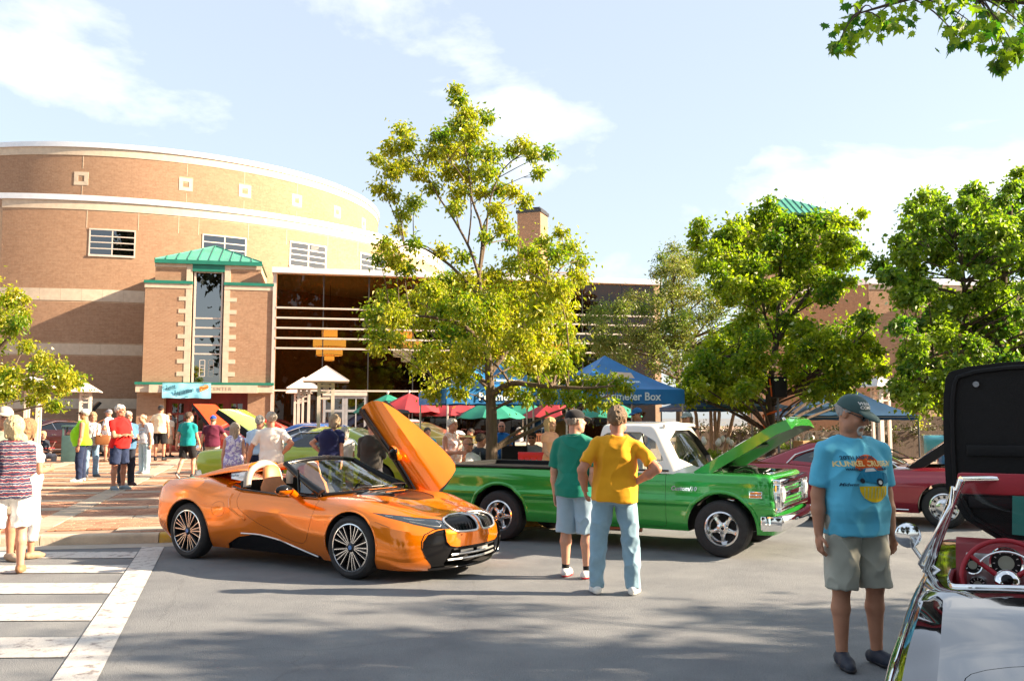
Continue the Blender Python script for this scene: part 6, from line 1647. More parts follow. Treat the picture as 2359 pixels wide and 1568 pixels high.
# ================================================================== green pickup
M_tgreen = paint('green_paint', (0.03, 0.34, 0.045), metal=.30, rough=.2)
M_twhite = paint('white_roof_paint', (0.74, 0.72, 0.66), metal=0, rough=.3)
def pickup():
 root = thing('pickup_truck', 'green pickup truck with white cab roof and its bonnet raised', 'truck', (1.67, 13.08, 0), math.radians(-28.6))
 XF, XR, XB, XT = 1.61, -1.61, 2.28, -2.72
 X = [XT, XT, XT + .03, XT + .16, -2.1, XR, -1.0, -.55, .3, .95, XF, 2.0, XB - .14, XB - .02, XB, XB]
 Yb = [0, .6, .88, .93, .94, .95, .95, .95, .95, .95, .95, .95, .93, .88, .6, 0]
 def lev(z, k, dx=0.0, rise=None):
  y = [v * k for v in Yb]; x = [a + (dx if a > 2.1 else -dx * .4 if a < -2.6 else 0) for a in X]
  return XYZ(x, y, [z] * 16)
 lv = [lev(.30, .94, -.03), lev(.40, .985), lev(.60, 1.0), lev(.645, 1.022, .01), lev(.70, 1.022, .01), lev(.76, 1.0, .0), lev(.92, .995, -.01), lev(1.0, .965, -.03), lev(1.035, .92, -.07)]
 cw = [0] * 9 + [.0, .012, .012, .008, .004, 0, 0]
 me = loft_body(lv, cw, sub=5, vsub=3, tn=6)
 c = Car(me, M_tgreen)
 for x, r in ((XF, .44), (XR, .44)):
  for s in (-1, 1): c.cut(arch_cut(x, r, s * .52, s * 1.3, z=.36))
 c.cut(prism_mesh([(-2.62, -.80), (-2.62, .80), (-.30, .80), (-.30, -.80)], .62, 1.4, 'XY', blackmatte))       # load bed
 c.cut(prism_mesh([(1.30, -.62), (1.30, .62), (2.08, .62), (2.08, -.62)], .52, 1.4, 'XY', pm('engine_bay', (.01, .05, .015), rough=.5)))   # engine bay
 c.cut(prism_mesh([(-.18, -.84), (-.18, .84), (1.12, .84), (1.12, -.84)], .55, 1.4, 'XY', blackmatte))            # cab floor
 c.refresh(); skin = c.bvh
 CX = .34
 dp = [(.55, 1.2), (.55, .37), (.50, .34), (-.44, .34), (-.50, .40), (-.52, .8), (-.52, 1.2)]; dp = [(x + CX, z) for x, z in dp]
 d1 = c.split(dp, -1.3, -.845, 'XZ', 'door', M_tgreen, root, gap=.004); d2 = c.split(dp, .845, 1.3, 'XZ', 'door', M_tgreen, root, gap=.004)
 for s, d in ((-1, d1), (1, d2)):
  h = MB(); h.bbox((-.36 + CX, s * .965, .90), (.14, .02, .025), .008); h.bbox((-.36 + CX, s * .955, .90), (.04, .03, .03), .006); h.build('door_handle', chrome, d, sm=40)
 auto_smooth(c.me, 28); link('body', c.me, root); c.bvh = skin
 # bed rail cap
 for s in (-1, 1): MB().bbox((-1.50, s * .845, 1.045), (2.44, .11, .03), .012).build('bed_rail', blackmatte, root, sm=30)
 MB().bbox((-2.67, 0, 1.045), (.09, 1.72, .03), .012).build('bed_rail', blackmatte, root, sm=30); MB().bbox((-1.47, 0, .985), (2.32, 1.62, .02), .006).build('bed_cover', blackmatte, root)
 # arch lips, body crease
 for x in (XF, XR):
  for s in (-1, 1):
   pts = [(x + .47 * math.cos(a), .36 + .455 * math.sin(a)) for a in np.linspace(.12, PI - .12, 34)]; pts = [(x + .56, .365)] * 0 + pts
   c.trim(pts, '-y' if s < 0 else '+y', .030, M_tgreen, 'wheel_arch_lip', root, off=-.017, n=8)
 n_before = set(root.children)
 # cab shell: solid greenhouse, hollowed, windows cut
 def cab(k, z0, z1, inset=0.0):
  XX = [-.56, -.56, -.53, -.44, -.2, .1, .45, .70, .80, .84]
  L_ = []
  for f, z in ((0, z0), (.5, (z0 + z1) / 2), (.86, z0 + (z1 - z0) * .86), (.97, z0 + (z1 - z0) * .97), (1.0, z1)):
   xf = .86 - .42 * f - (.05 if f == 1 else .02 if f > .9 else 0); xr = -.56 + .13 * f + (.05 if f == 1 else .015 if f > .9 else 0)
   yw = (.915 - .165 * f - (.07 if f == 1 else .02 if f > .9 else 0)) - inset; t = [(a + .56) / 1.40 for a in XX]; x = [xr + inset + (xf - xr - 2 * inset) * a for a in t]
   y = [0, yw * .6, yw * .95, yw, yw * 1.0, yw, yw * .995, yw * .93, yw * .55, 0]; L_.append(XYZ(x, y, [z] * 10))
  return loft_body(L_, [.035 if inset == 0 else .02] * 9 + [0], sub=5, vsub=3, tn=6)
 outer = cab(1, 1.02, 1.66); outer.materials.append(M_twhite)
 inner = cab(1, .98, 1.60, .055); inner.materials.append(M_cream)
 cc = Car(outer, M_twhite); cc.cut(inner)
 side = smooth_poly([(.56, 1.075), (.30, 1.555), (-.30, 1.555), (-.40, 1.50), (-.43, 1.075)], 1)
 cc.cut(prism_mesh(side, -1.3, 1.3, 'XZ', M_twhite))
 wsp = smooth_poly([(-.74, 1.09), (.74, 1.09), (.62, 1.575), (-.62, 1.575)], 1); cc.cut(prism_mesh(wsp, .45, 1.2, 'YZ', blackmatte))
 cc.cut(prism_mesh(smooth_poly([(-.62, 1.12), (.62, 1.12), (.54, 1.52), (-.54, 1.52)], 1), -1, -.35, 'YZ', blackmatte))
 auto_smooth(cc.me, 30); link('cab', cc.me, root)
 MB().tube([Vector((.47 - .03 * u * u, .66 * u, 1.648 - .012 * u * u)) for u in np.linspace(-1, 1, 11)], .026, 6).build('roof_visor_lip', M_twhite, root, sm=60)
 # glass
 def pan(u, v, ins=0): f = v; xf = .86 - .42 * f; y = u * (.80 - .14 * f); return Vector((xf - .03 - .13 * u * u, y, 1.05 + .56 * v))
 MB().grid([[pan(-1 + 2 * i / 12, j / 6) for j in range(7)] for i in range(13)]).build('windscreen', G_car, root, sm=60)
 for s in (-1, 1):
  yy = lambda z: s * (.915 - .165 * (z - 1.02) / .64 - .025)
  MB().add([(.28, yy(1.07), 1.07), (.16, yy(1.56), 1.56), (-.42, yy(1.56), 1.56), (-.45, yy(1.07), 1.07)], [(0, 1, 2, 3)]).build('side_window', G_car, root); MB().add([(.56, yy(1.07), 1.07), (.31, yy(1.56), 1.56), (.17, yy(1.56), 1.56), (.29, yy(1.07), 1.07)], [(0, 1, 2, 3)]).build('vent_window', G_car, root)
  MB().tube([(.285, yy(1.07), 1.07), (.165, yy(1.56), 1.56)], .010, 5).build('window_bar', blackmatte, root)
  MB().tube([(-.45, yy(1.06) + s * .03, 1.06), (.58, yy(1.06) + s * .03, 1.06)], .012, 5).build('window_seal', blackmatte, root)
 MB().add([(-.50, -.62, 1.12), (-.42, -.54, 1.52), (-.42, .54, 1.52), (-.50, .62, 1.12)], [(0, 1, 2, 3)]).build('rear_window', G_car, root)
 for y0 in (-.05, .5): MB().tube([(.86, y0 - .3, 1.06), (.80, y0, 1.09), (.80, y0 + .05, 1.10)], .007, 4).build('wiper', chrome, root)
 # bench seat, wheel
 MB().bbox((-.12, 0, .78), (.5, 1.4, .18), .06).build('seat', M_cream, root, sm=40); MB().bbox((-.36, 0, 1.02), (.14, 1.4, .46), .06).build('seat_back', M_cream, root, sm=40)
 sw = MB(); sw.tube([(.36 + .08 * math.sin(a), .38 + .2 * math.cos(a), 1.06 + .18 * math.sin(a)) for a in np.linspace(0, 2 * PI, 25)], .014, 6); sw.build('steering_wheel', blackmatte, root, sm=60); MB().bbox((.62, 0, 1.0), (.2, 1.5, .12), .03).build('dashboard', M_tgreen, root, sm=40)
 for o in root.children:
  if o not in n_before: o.location.x += CX
 # grille, headlights, bumper
 gx = XB
 fr = MB(); fr.bbox((gx + .01, 0, .955), (.10, 1.74, .075), .03); fr.bbox((gx + .01, 0, .615), (.10, 1.74, .06), .025); fr.bbox((gx + .01, -.85, .785), (.10, .06, .30), .025); fr.bbox((gx + .01, .85, .785), (.10, .06, .30), .025); fr.build('grille_frame', chrome, root, sm=40)
 for k in range(6): MB().bbox((gx + .018, 0, .66 + k * .046), (.03, 1.20, .014), .005).build('grille_bar', M_alloy, root, sm=40)
 MB().bbox((gx + .03, 0, .79), (.05, 1.16, .07), .02).build('grille_centre_bar', chrome, root, sm=40); MB().bbox((gx - .02, 0, .785), (.03, 1.66, .30), .005).build('grille_back', M_well, root)
 for s in (-1, 1):
  bz = MB(); bz.bbox((gx + .02, s * .715, .785), (.05, .22, .28), .03); b = bz.build('headlight_bezel', M_alloy, root, sm=40)
  MB().lathe([(.0, .055), (.05, .05), (.085, .035), (.092, .02), (.098, .03), (.10, .0)], 24, axis='X', c=(gx + .035, s * .715, .80)).build('headlight', pm('clear_lens', (.75, .77, .78), rough=.08, metal=.6, coat=1), root, sm=40)
 bp = []
 for u in np.linspace(-1, 1, 25):
  x = gx + .16 - .10 * abs(u) ** 3 - (.16 if abs(u) > .97 else 0); bp.append([Vector((x - .06, u * .985, .55)), Vector((x - .01, u * .985, .545)), Vector((x + .012, u * .985, .50)), Vector((x + .012, u * .985, .45)), Vector((x - .02, u * .985, .385)), Vector((x - .05, u * .985, .36)), Vector((x - .06, u * .985, .36))])
 bm_ = MB(); bm_.grid(bp); bm_.build('front_bumper', chrome, root, sm=50)
 for s in (-1, 1):
  MB().bbox((gx - .04, s * .965, .455), (.26, .03, .17), .015).build('bumper_end', chrome, root, sm=40); MB().lathe([(0, .012), (.014, .008), (.016, 0)], 10, axis='X', c=(gx + .165, s * .42, .48)).build('bumper_bolt', chrome, root)
 # side marker and emblem
 for s in (-1, 1):
  p, n_ = c.hit((2.05, s * 5, .795), (0, -s, 0)); f = MB(); f.bbox((2.05, p.y, .795), (.165, .016, .085), .012); fm = f.build('side_marker', chrome, root, sm=40)
  for dz in (-.02, .02): MB().bbox((2.05, p.y + s * .008, .795 + dz), (.135, .012, .026), .006).build('marker_lens', pm('amber_lens', (.75, .22, .01), rough=.2, coat=1), fm)
 me_ = text_mesh('Custom/10', .075, .004, .25, bold=.002); me_.materials.append(chrome); p, n_ = c.hit((1.12, -5, .84), (0, 1, 0)); o = link('emblem', me_, root); o.matrix_local = frame_mat((1.13, p.y - .006, .84), (1, 0, 0), (0, 0, 1))
 # bonnet: thick shell hinged at the cowl, nose up
 hb = Vector((1.22, 0, 1.05)); ang = math.radians(-31.0)
 def hp(u, v, dz=0): # u along 0..1, v across -1..1
  x = 1.36 * u; y = v * (.80 - .02 * u); z = .045 * (1 - v * v) + .018 * (1 if abs(v) > .55 else 0) * 0 + .012 * math.exp(-((abs(v) - .62) / .12) ** 2) - .035 * max(0, u - .86) / .14 + dz
  return Vector((x, y, z))
 top = [[hp(i / 14, -1 + 2 * j / 16) for j in range(17)] for i in range(15)]; bot = [[hp(i / 14, -1 + 2 * j / 16, -.05 if 1 < j < 15 and i < 13 else -.13) for j in range(17)] for i in range(15)]
 m = MB(); m.grid(top); m.grid(bot, 1, flip=True)
 for rows in ([r[0] for r in top], [r[-1] for r in top]):
  pass
 m.add([r[0] for r in top] + [r[0] for r in bot], [(k, k + 15, k + 16, k + 1) for k in range(14)]); m.add([r[-1] for r in top] + [r[-1] for r in bot], [(k, k + 1, k + 16, k + 15) for k in range(14)]); m.add(top[0] + bot[0], [(k, k + 1, k + 18, k + 17) for k in range(16)]); m.add(top[-1] + bot[-1], [(k, k + 17, k + 18, k + 1) for k in range(16)])
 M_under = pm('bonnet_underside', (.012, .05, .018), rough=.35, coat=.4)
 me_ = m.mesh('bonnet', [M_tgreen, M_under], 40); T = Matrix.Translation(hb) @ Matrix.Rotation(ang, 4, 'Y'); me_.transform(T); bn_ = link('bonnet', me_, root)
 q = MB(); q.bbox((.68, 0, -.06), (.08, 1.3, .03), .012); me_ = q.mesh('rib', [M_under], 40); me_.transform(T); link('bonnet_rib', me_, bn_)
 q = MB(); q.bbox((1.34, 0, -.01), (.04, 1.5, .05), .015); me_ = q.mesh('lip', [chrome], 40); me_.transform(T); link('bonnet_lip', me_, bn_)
 for s in (-1, 1):
  MB().tube([(1.32, s * .60, 1.0), (1.38, s * .62, 1.12), (1.50, s * .62, 1.20)], .016, 6).build('hinge', M_tgreen, root, sm=60); MB().tube([(1.32, s * .60, .98), (1.55, s * .60, 1.06)], .022, 8).build('hinge_spring', M_alloy, root, sm=60)
 # engine
 MB().lathe([(0, .06), (.17, .06), (.19, .05), (.19, 0), (.17, -.01), (0, -.01)], 28, c=(1.66, 0, 1.04)).build('air_cleaner', blackmatte, root, sm=30); MB().lathe([(0, .075), (.06, .07), (.17, .065), (.175, .06)], 28, c=(1.66, 0, 1.04)).build('air_cleaner_lid', chrome, root, sm=40)
 MB().bbox((1.66, 0, .82), (.6, .5, .3), .05).build('engine_block', pm('engine_orange', (.03, .10, .04), rough=.4, metal=.3), root, sm=30)
 for s in (-1, 1):
  MB().bbox((1.66, s * .26, .95), (.52, .13, .09), .03).build('valve_cover', chrome, root, sm=40)
  MB().tube([(1.42 + .14 * k, s * .2 + s * .05 * (k % 2), 1.0 + .02 * (k % 2)) for k in range(4)], .012, 5).build('hose', blackmatte, root)
 MB().tube([(1.60, -.2, 1.03), (1.75, -.22, 1.08), (1.88, -.25, 1.05), (1.95, -.3, .95)], .035, 8).build('radiator_hose', M_alloy, root, sm=60); MB().bbox((2.08, 0, .98), (.10, 1.2, .10), .03).build('radiator_support', M_alloy, root, sm=40)
 MB().bbox((2.14, .0, 1.03), (.06, .9, .05), .015).build('latch_plate', M_alloy, root, sm=40); MB().tube([(2.0, -.35, 1.03), (2.06, -.2, 1.08), (2.08, 0, 1.06)], .014, 6).build('latch', chrome, root)
 # tail, exhaust
 for s in (-1, 1): MB().bbox((-2.74, s * .86, .80), (.03, .10, .24), .015).build('tail_light', pm('tail_red', (.4, .01, .01), rough=.2, coat=1), root, sm=40)
 MB().tube([(.5, -.80, .27), (-.7, -.80, .26)], .035, 8).build('exhaust_pipe', pm('copper_pipe', (.35, .16, .10), rough=.4, metal=.8), root, sm=60); MB().bbox((-2.80, 0, .46), (.10, 1.84, .14), .03).build('rear_bumper', chrome, root, sm=40)
 w_ = wheel('five', .355, .27, .215)
 set_wheels(w_, root, [(XF, -.835, .355, .02), (XR, -.82, .355, 0), (XF, .835, .355, .02), (XR, .82, .355, 0)])
 return root
pickup()
# ================================================================== classic coupes (maroon and the others on the plaza)
M_proto = paint('maroon_paint', (0.30, 0.015, 0.03), metal=.35, rough=.22)
G_tint = glass('tinted_car_glass', (.18, .24, .28), refl=1.5, bias=.06)
def coupe_proto():
 root = thing('coupe', 'x', 'car')
 XF, XR = 1.42, -1.42
 X = [-2.42, -2.42, -2.36, -2.2, XR, -.9, -.4, .2, .75, XF, 1.9, 2.20, 2.38, 2.40, 2.40]
 Yb = [0, .6, .82, .90, .94, .94, .93, .93, .94, .94, .92, .90, .80, .55, 0]
 def lev(z, k, dz=None, dx=0):
  zz = [z + (dz[i] if dz else 0) for i in range(15)]; x = [a + (dx if a > 2.1 else -dx if a < -2.3 else 0) for a in X]; return XYZ(x, [v * k for v in Yb], zz)
 hump = [-.02, -.01, 0, .02, .05, .035, .01, 0, 0, .01, .0, -.01, -.02, -.03, -.03]
 lv = [lev(.22, .90, None, -.05), lev(.34, .97, None, -.02), lev(.50, 1.0), lev(.66, 1.01, None, .03), lev(.80, .98, hump, .02), lev(.89, .93, hump, -.03), lev(.92, .84, hump, -.10)]
 cw = [.02, .02, .03, .04, .05, .05, .04, .04, .045, .05, .05, .04, .02, .01, 0]
 c = Car(loft_body(lv, cw, sub=5, vsub=3, tn=6, hard=(3,)), M_proto)
 for x, r in ((XF, .385), (XR, .385)):
  for s in (-1, 1): c.cut(arch_cut(x, r, s * .55, s * 1.3, z=.33))
 c.refresh(); skin = c.bvh
 hd = [(.86, -.70), (.86, .70), (2.30, .62), (2.30, -.62)]
 hood = c.split(hd, .80, 1.3, 'XY', 'bonnet', M_proto, root, gap=.004)
 c.cut(prism_mesh([(.92, -.64), (.92, .64), (2.2, .56), (2.2, -.56)], .50, 1.3, 'XY', blackmatte))
 # hood origin at its hinge
 hood.data.transform(Matrix.Translation((-.88, 0, -.95))); hood.location = (.88, 0, .95)
 for s in (-1, 1):
  y0, y1 = (.84, 1.3) if s > 0 else (-1.3, -.84)
  c.split([(.62, 1.1), (.66, .36), (-.50, .36), (-.56, .60), (-.56, 1.1)], y0, y1, 'XZ', 'door', M_proto, root, gap=.004)
 auto_smooth(c.me, 28); link('body', c.me, root); c.bvh = skin
 # greenhouse
 def gh(inset=0.0):
  L_ = []; t = [0, 0.0, .03, .12, .3, .5, .7, .88, .97, 1.0]
  for f, z in ((0, .90), (.45, 1.08), (.85, 1.255), (.97, 1.31), (1, 1.325)):
   xf = .92 - .78 * f; xr = -1.85 + 1.12 * f; yw = .80 - .17 * f - (.06 if f == 1 else .02 if f > .9 else 0) - inset
   x = [xr + inset + (xf - xr - 2 * inset) * a for a in t]; y = [0, yw * .6, yw * .88, yw * .96, yw, yw, yw, yw * .95, yw * .6, 0]; L_.append(XYZ(x, y, [z] * 10))
  return loft_body(L_, [.02, .02, .03, .04, .05, .05, .05, .04, .02, 0], sub=4, vsub=3, tn=5)
 cc = Car(gh(), M_proto); gin = gh(.05); gin.materials.append(blackmatte); gin.transform(Matrix.Translation((0, 0, -.03))); cc.cut(gin)
 sw = smooth_poly([(.70, .965), (.26, 1.245), (-.40, 1.265), (-.86, 1.10), (-.98, .985)], 1)
 cc.cut(prism_mesh(sw, -1.2, 1.2, 'XZ', M_proto)); cc.cut(prism_mesh(smooth_poly([(-.66, .965), (.66, .965), (.54, 1.26), (-.54, 1.26)], 1), .20, 1.2, 'YZ', blackmatte))
 auto_smooth(cc.me, 30); link('roof', cc.me, root)
 def pan(u, v): return Vector((.90 - .78 * v - .05 - .12 * u * u, u * (.72 - .15 * v), .92 + .36 * v))
 MB().grid([[pan(-1 + 2 * i / 10, j / 5) for j in range(6)] for i in range(11)]).build('windscreen', G_tint, root, sm=60)
 for s in (-1, 1):
  yy = lambda z: s * (.80 - .17 * (z - .90) / .425 - .03); P = [(.72, .955), (.26, 1.25), (-.40, 1.27), (-.88, 1.10), (-1.0, .975)]
  MB().add([(x, yy(z), z) for x, z in P], [tuple(range(5))]).build('side_window', G_tint, root)
  yo = lambda z: s * (.80 - .17 * (z - .90) / .425 + .006)
  MB().tube([(x, yo(z), z) for x, z in dens([(.74, .95), (.28, 1.26), (-.40, 1.285), (-.90, 1.11), (-1.03, .965)], .1)], .011, 5).build('window_trim', chrome, root, sm=60)
  MB().tube([(-.36, yo(.96), .96), (-.52, yo(1.22), 1.22)], .010, 5).build('window_bar', chrome, root)
  c.trim(dens([(-2.1, .29), (.9, .27)], .2), '-y' if s < 0 else '+y', .014, chrome, 'rocker_trim', root)
  h = MB(); h.bbox((-.42, s * .945, .80), (.14, .02, .022), .006); h.build('door_handle', chrome, root, sm=40)
  MB().tube([(x, y, z) for x, y, z in ((.93, s * .70, .97), (.55, s * .66, 1.16), (.16, s * .58, 1.30))], .014, 5).build('windscreen_trim', chrome, root, sm=60)
  MB().bbox((2.36, s * .60, .70), (.05, .34, .14), .03).build('headlight', pm('clear_lens', (.75, .77, .78), rough=.08, metal=.6, coat=1), root, sm=40); MB().bbox((-2.42, s * .58, .70), (.04, .4, .11), .03).build('tail_light', pm('tail_red', (.4, .01, .01), rough=.2, coat=1), root, sm=40)
  MB().tube([(.95, s * .35, .88), (1.05, s * .45, 1.0)], .014, 5).build('bonnet_hinge', M_proto, root)
 for x, nm in ((2.44, 'front_bumper'), (-2.46, 'rear_bumper')):
  sg = 1 if x > 0 else -1; pts = [Vector((x - sg * .16 * abs(u) ** 3, u * .90, .46)) for u in np.linspace(-1, 1, 13)]; MB().tube(pts, .06, 8).build(nm, chrome, root, sm=60)
 MB().bbox((2.36, 0, .68), (.05, .86, .16), .02).build('grille', blackmatte, root, sm=40)
 MB().bbox((1.5, 0, .72), (.62, .5, .28), .05).build('engine_block', M_disc, root, sm=30); MB().lathe([(0, .06), (.15, .055), (.17, .04), (.17, 0), (0, 0)], 20, c=(1.5, 0, .88)).build('air_cleaner', chrome, root, sm=40)
 MB().bbox((-.1, 0, .70), (1.0, 1.2, .14), .05).build('seat', blackmatte, root, sm=40); MB().bbox((-.45, 0, .95), (.16, 1.15, .42), .06).build('seat_back', blackmatte, root, sm=40)
 set_wheels(wheel('cover', .335, .20, .215), root, [(XF, -.82, .335, 0), (XR, -.82, .335, 0), (XF, .82, .335, 0), (XR, .82, .335, 0)])
 return root
proto_c = coupe_proto()
used_c = []
def coupe(label, loc, rz, paintm=None, hood=0.0, hoodmat=None, scale=1.0, roofmat=None):
 t = proto_c if not used_c else copy_tree(proto_c); used_c.append(t)
 if t is proto_c: pass
 t.name = 'coupe'; t.location = loc; t.rotation_euler = (0, 0, rz); t['label'] = label; t.scale = (scale,) * 3; tag(t, cat='car', group='classic cars on show')
 for ch in t.children:
  n = ch.name.split('.')[0]
  if n == 'bonnet': ch.rotation_euler = (0, -hood, 0)
  if paintm is not None and ch.data and M_proto in list(ch.data.materials):
   ch.data = ch.data.copy()
   for i, m in enumerate(ch.data.materials):
    if m is M_proto: ch.data.materials[i] = (hoodmat if n == 'bonnet' and hoodmat else roofmat if n == 'roof' and roofmat else paintm)
 return t
copies = []
def car_at(x, y, yz=0.0):
 p = _ray(x / 2.304, y / 2.304); k = (yz - CAMH) / p.z; return Vector((0, 0, CAMH)) + p * k
hd_ = math.radians(-29); w0 = car_at(2178, 1216); u_ = Vector((math.cos(hd_), math.sin(hd_), 0)); n_ = Vector((-math.sin(hd_), math.cos(hd_), 0))
others = [
 ('lime green muscle car with striped raised bonnet behind the group of onlookers', (-3.9, 18.8), math.radians(171), paint('lime_paint', (.36, .44, .012), metal=.1), .62, None, None),
 ('blue car with its bonnet raised toward the glass lobby behind the navy-shirted woman', (-5.0, 24.6), math.radians(-14), paint('blue_paint', (.01, .10, .40), metal=.2), .60, None, None),
 ('red coupe with its bonnet standing open in front of the red doors', (-9.5, 32.5), math.radians(160), paint('red_paint', (.50, .02, .01), metal=.05), .78, pm('hood_orange', (.75, .05, .01), rough=.3, coat=.5), None),
 ('white car roof seen behind the woman in the lavender blouse', (-4.2, 32.6), math.radians(165), paint('white_car_paint', (.72, .72, .72), metal=0), 0, None, None),
 ('yellow car behind the man in charcoal', (-3.2, 26.2), math.radians(165), paint('yellow_paint', (.62, .40, .01), metal=.05), .0, None, None),
 ('dark car parked against the brick drum behind the camp chair', (-18.3, 35.6), math.radians(30), paint('dark_car_paint', (.01, .012, .016), metal=.1), .9, None, None),
 ('bright blue classic car with a white-edged windscreen behind the maroon bonnet', (11.4, 18.6), math.radians(-24), paint('sky_paint', (.02, .22, .55), metal=.1), 0, None, None),
 ('mint green car farther back beside the black raised bonnet', (16.4, 20.6), math.radians(-24), paint('mint_paint', (.10, .42, .36), metal=.1), .8, blackmatte, None),
 ('dark red truck-like car in the shade by the drum wall', (-16.5, 33.6), math.radians(25), paint('oxblood_paint', (.035, .006, .006), metal=.1), 0, None, None),
]
trees_ = [copy_tree(proto_c) for _ in others]
coupe('maroon coupe with chrome window trim and raised bonnet behind the man in light blue', tuple(w0 - u_ * 1.42 + n_ * .85), hd_, None, .62)
for t, (lab, (x, y), rz, pm_, hood, hm, rm) in zip(trees_, others):
 t.name = 'coupe'; inside = y > 13 and x < 8
 z = plaza_z(x, y); t.location = (x, y, z); t.rotation_euler = (0, 0, rz); t['label'] = lab; tag(t, cat='car', group='classic cars on show')
 for ch in t.children:
  n = ch.name.split('.')[0]
  if n == 'bonnet': ch.rotation_euler = (0, -hood, 0)
  if ch.data and M_proto in list(ch.data.materials):
   ch.data = ch.data.copy()
   for i, m in enumerate(ch.data.materials):
    if m is M_proto: ch.data.materials[i] = hm if (n == 'bonnet' and hm) else pm_
# turquoise old pickup at the far right: rounded cab and fenders
def old_truck():
 p = Vector((13.4, 24.0)); root = thing('vintage_truck', 'turquoise vintage pickup with a rounded cab and raised bonnet at the far right', 'truck', (p.x, p.y, plaza_z(p.x, p.y)), math.radians(-22)); mt = paint('turquoise_paint', (.07, .36, .42), metal=.1)
 X = [-2.3, -2.3, -2.25, -1.9, -1.3, -.8, 0, .8, 1.4, 1.9, 2.1, 2.15]; Yb = [0, .6, .84, .88, .90, .84, .82, .82, .88, .84, .5, 0]
 lv = [XYZ(X, [v * k for v in Yb], [z + .04 * math.exp(-((x - 1.3) / .4) ** 2) for x in X]) for z, k in ((.35, .95), (.6, 1), (.8, 1.0), (.95, .97), (1.04, .85))]
 c = Car(loft_body(lv, [0] * 5 + [.02, .05, .10, .14, .12, .04, 0], sub=5, vsub=3, tn=6), mt)
 for x in (1.35, -1.35):
  for s in (-1, 1): c.cut(arch_cut(x, .40, s * .5, s * 1.3, z=.36))
 auto_smooth(c.me, 30); link('body', c.me, root)
 L_ = []
 for f, z in ((0, 1.0), (.5, 1.32), (.8, 1.55), (.95, 1.67), (1, 1.70)):
  xf = .72 - .34 * f; xr = -.62 + .16 * f; yw = .80 - .14 * f - (.1 if f == 1 else .03 if f > .9 else 0); t_ = [0, 0, .04, .15, .5, .85, .96, 1.0]; L_.append(XYZ([xr + (xf - xr) * a for a in t_], [0, yw * .6, yw * .9, yw, yw, yw * .97, yw * .6, 0], [z] * 8))
 cc = Car(loft_body(L_, [.03, .03, .04, .05, .05, .04, .02, 0], sub=4, vsub=3, tn=5), mt)
 cc.cut(prism_mesh([(-.40, 1.12), (.36, 1.12), (.22, 1.52), (-.34, 1.52)], -1.2, 1.2, 'XZ', blackmatte)); cc.cut(prism_mesh([(-.60, 1.12), (.60, 1.12), (.52, 1.54), (-.52, 1.54)], .1, 1.2, 'YZ', blackmatte)); auto_smooth(cc.me, 30); link('cab', cc.me, root)
 MB().add([(.58, -.6, 1.1), (.40, -.52, 1.56), (.40, .52, 1.56), (.58, .6, 1.1)], [(0, 1, 2, 3)]).build('windscreen', G_tint, root)
 rows = [[Vector((.75 + 1.2 * i / 8 * math.cos(.75), -.6 + 1.2 * j / 8, 1.1 + 1.2 * i / 8 * math.sin(.75) + .1 * (1 - ((j - 4) / 4) ** 2))) for j in range(9)] for i in range(9)]; m = MB(); m.grid(rows); m.grid([[p_ - Vector((.02, 0, .04)) for p_ in r] for r in rows], flip=True); m.build('bonnet', mt, root, sm=50)
 MB().tube([(2.25, y, .5) for y in np.linspace(-.85, .85, 8)], .06, 8).build('front_bumper', chrome, root, sm=60)
 set_wheels(wheel('cover', .35, .18, .21), root, [(1.35, -.78, .35, 0), (-1.35, -.78, .35, 0), (1.35, .78, .35, 0), (-1.35, .78, .35, 0)])
old_truck()
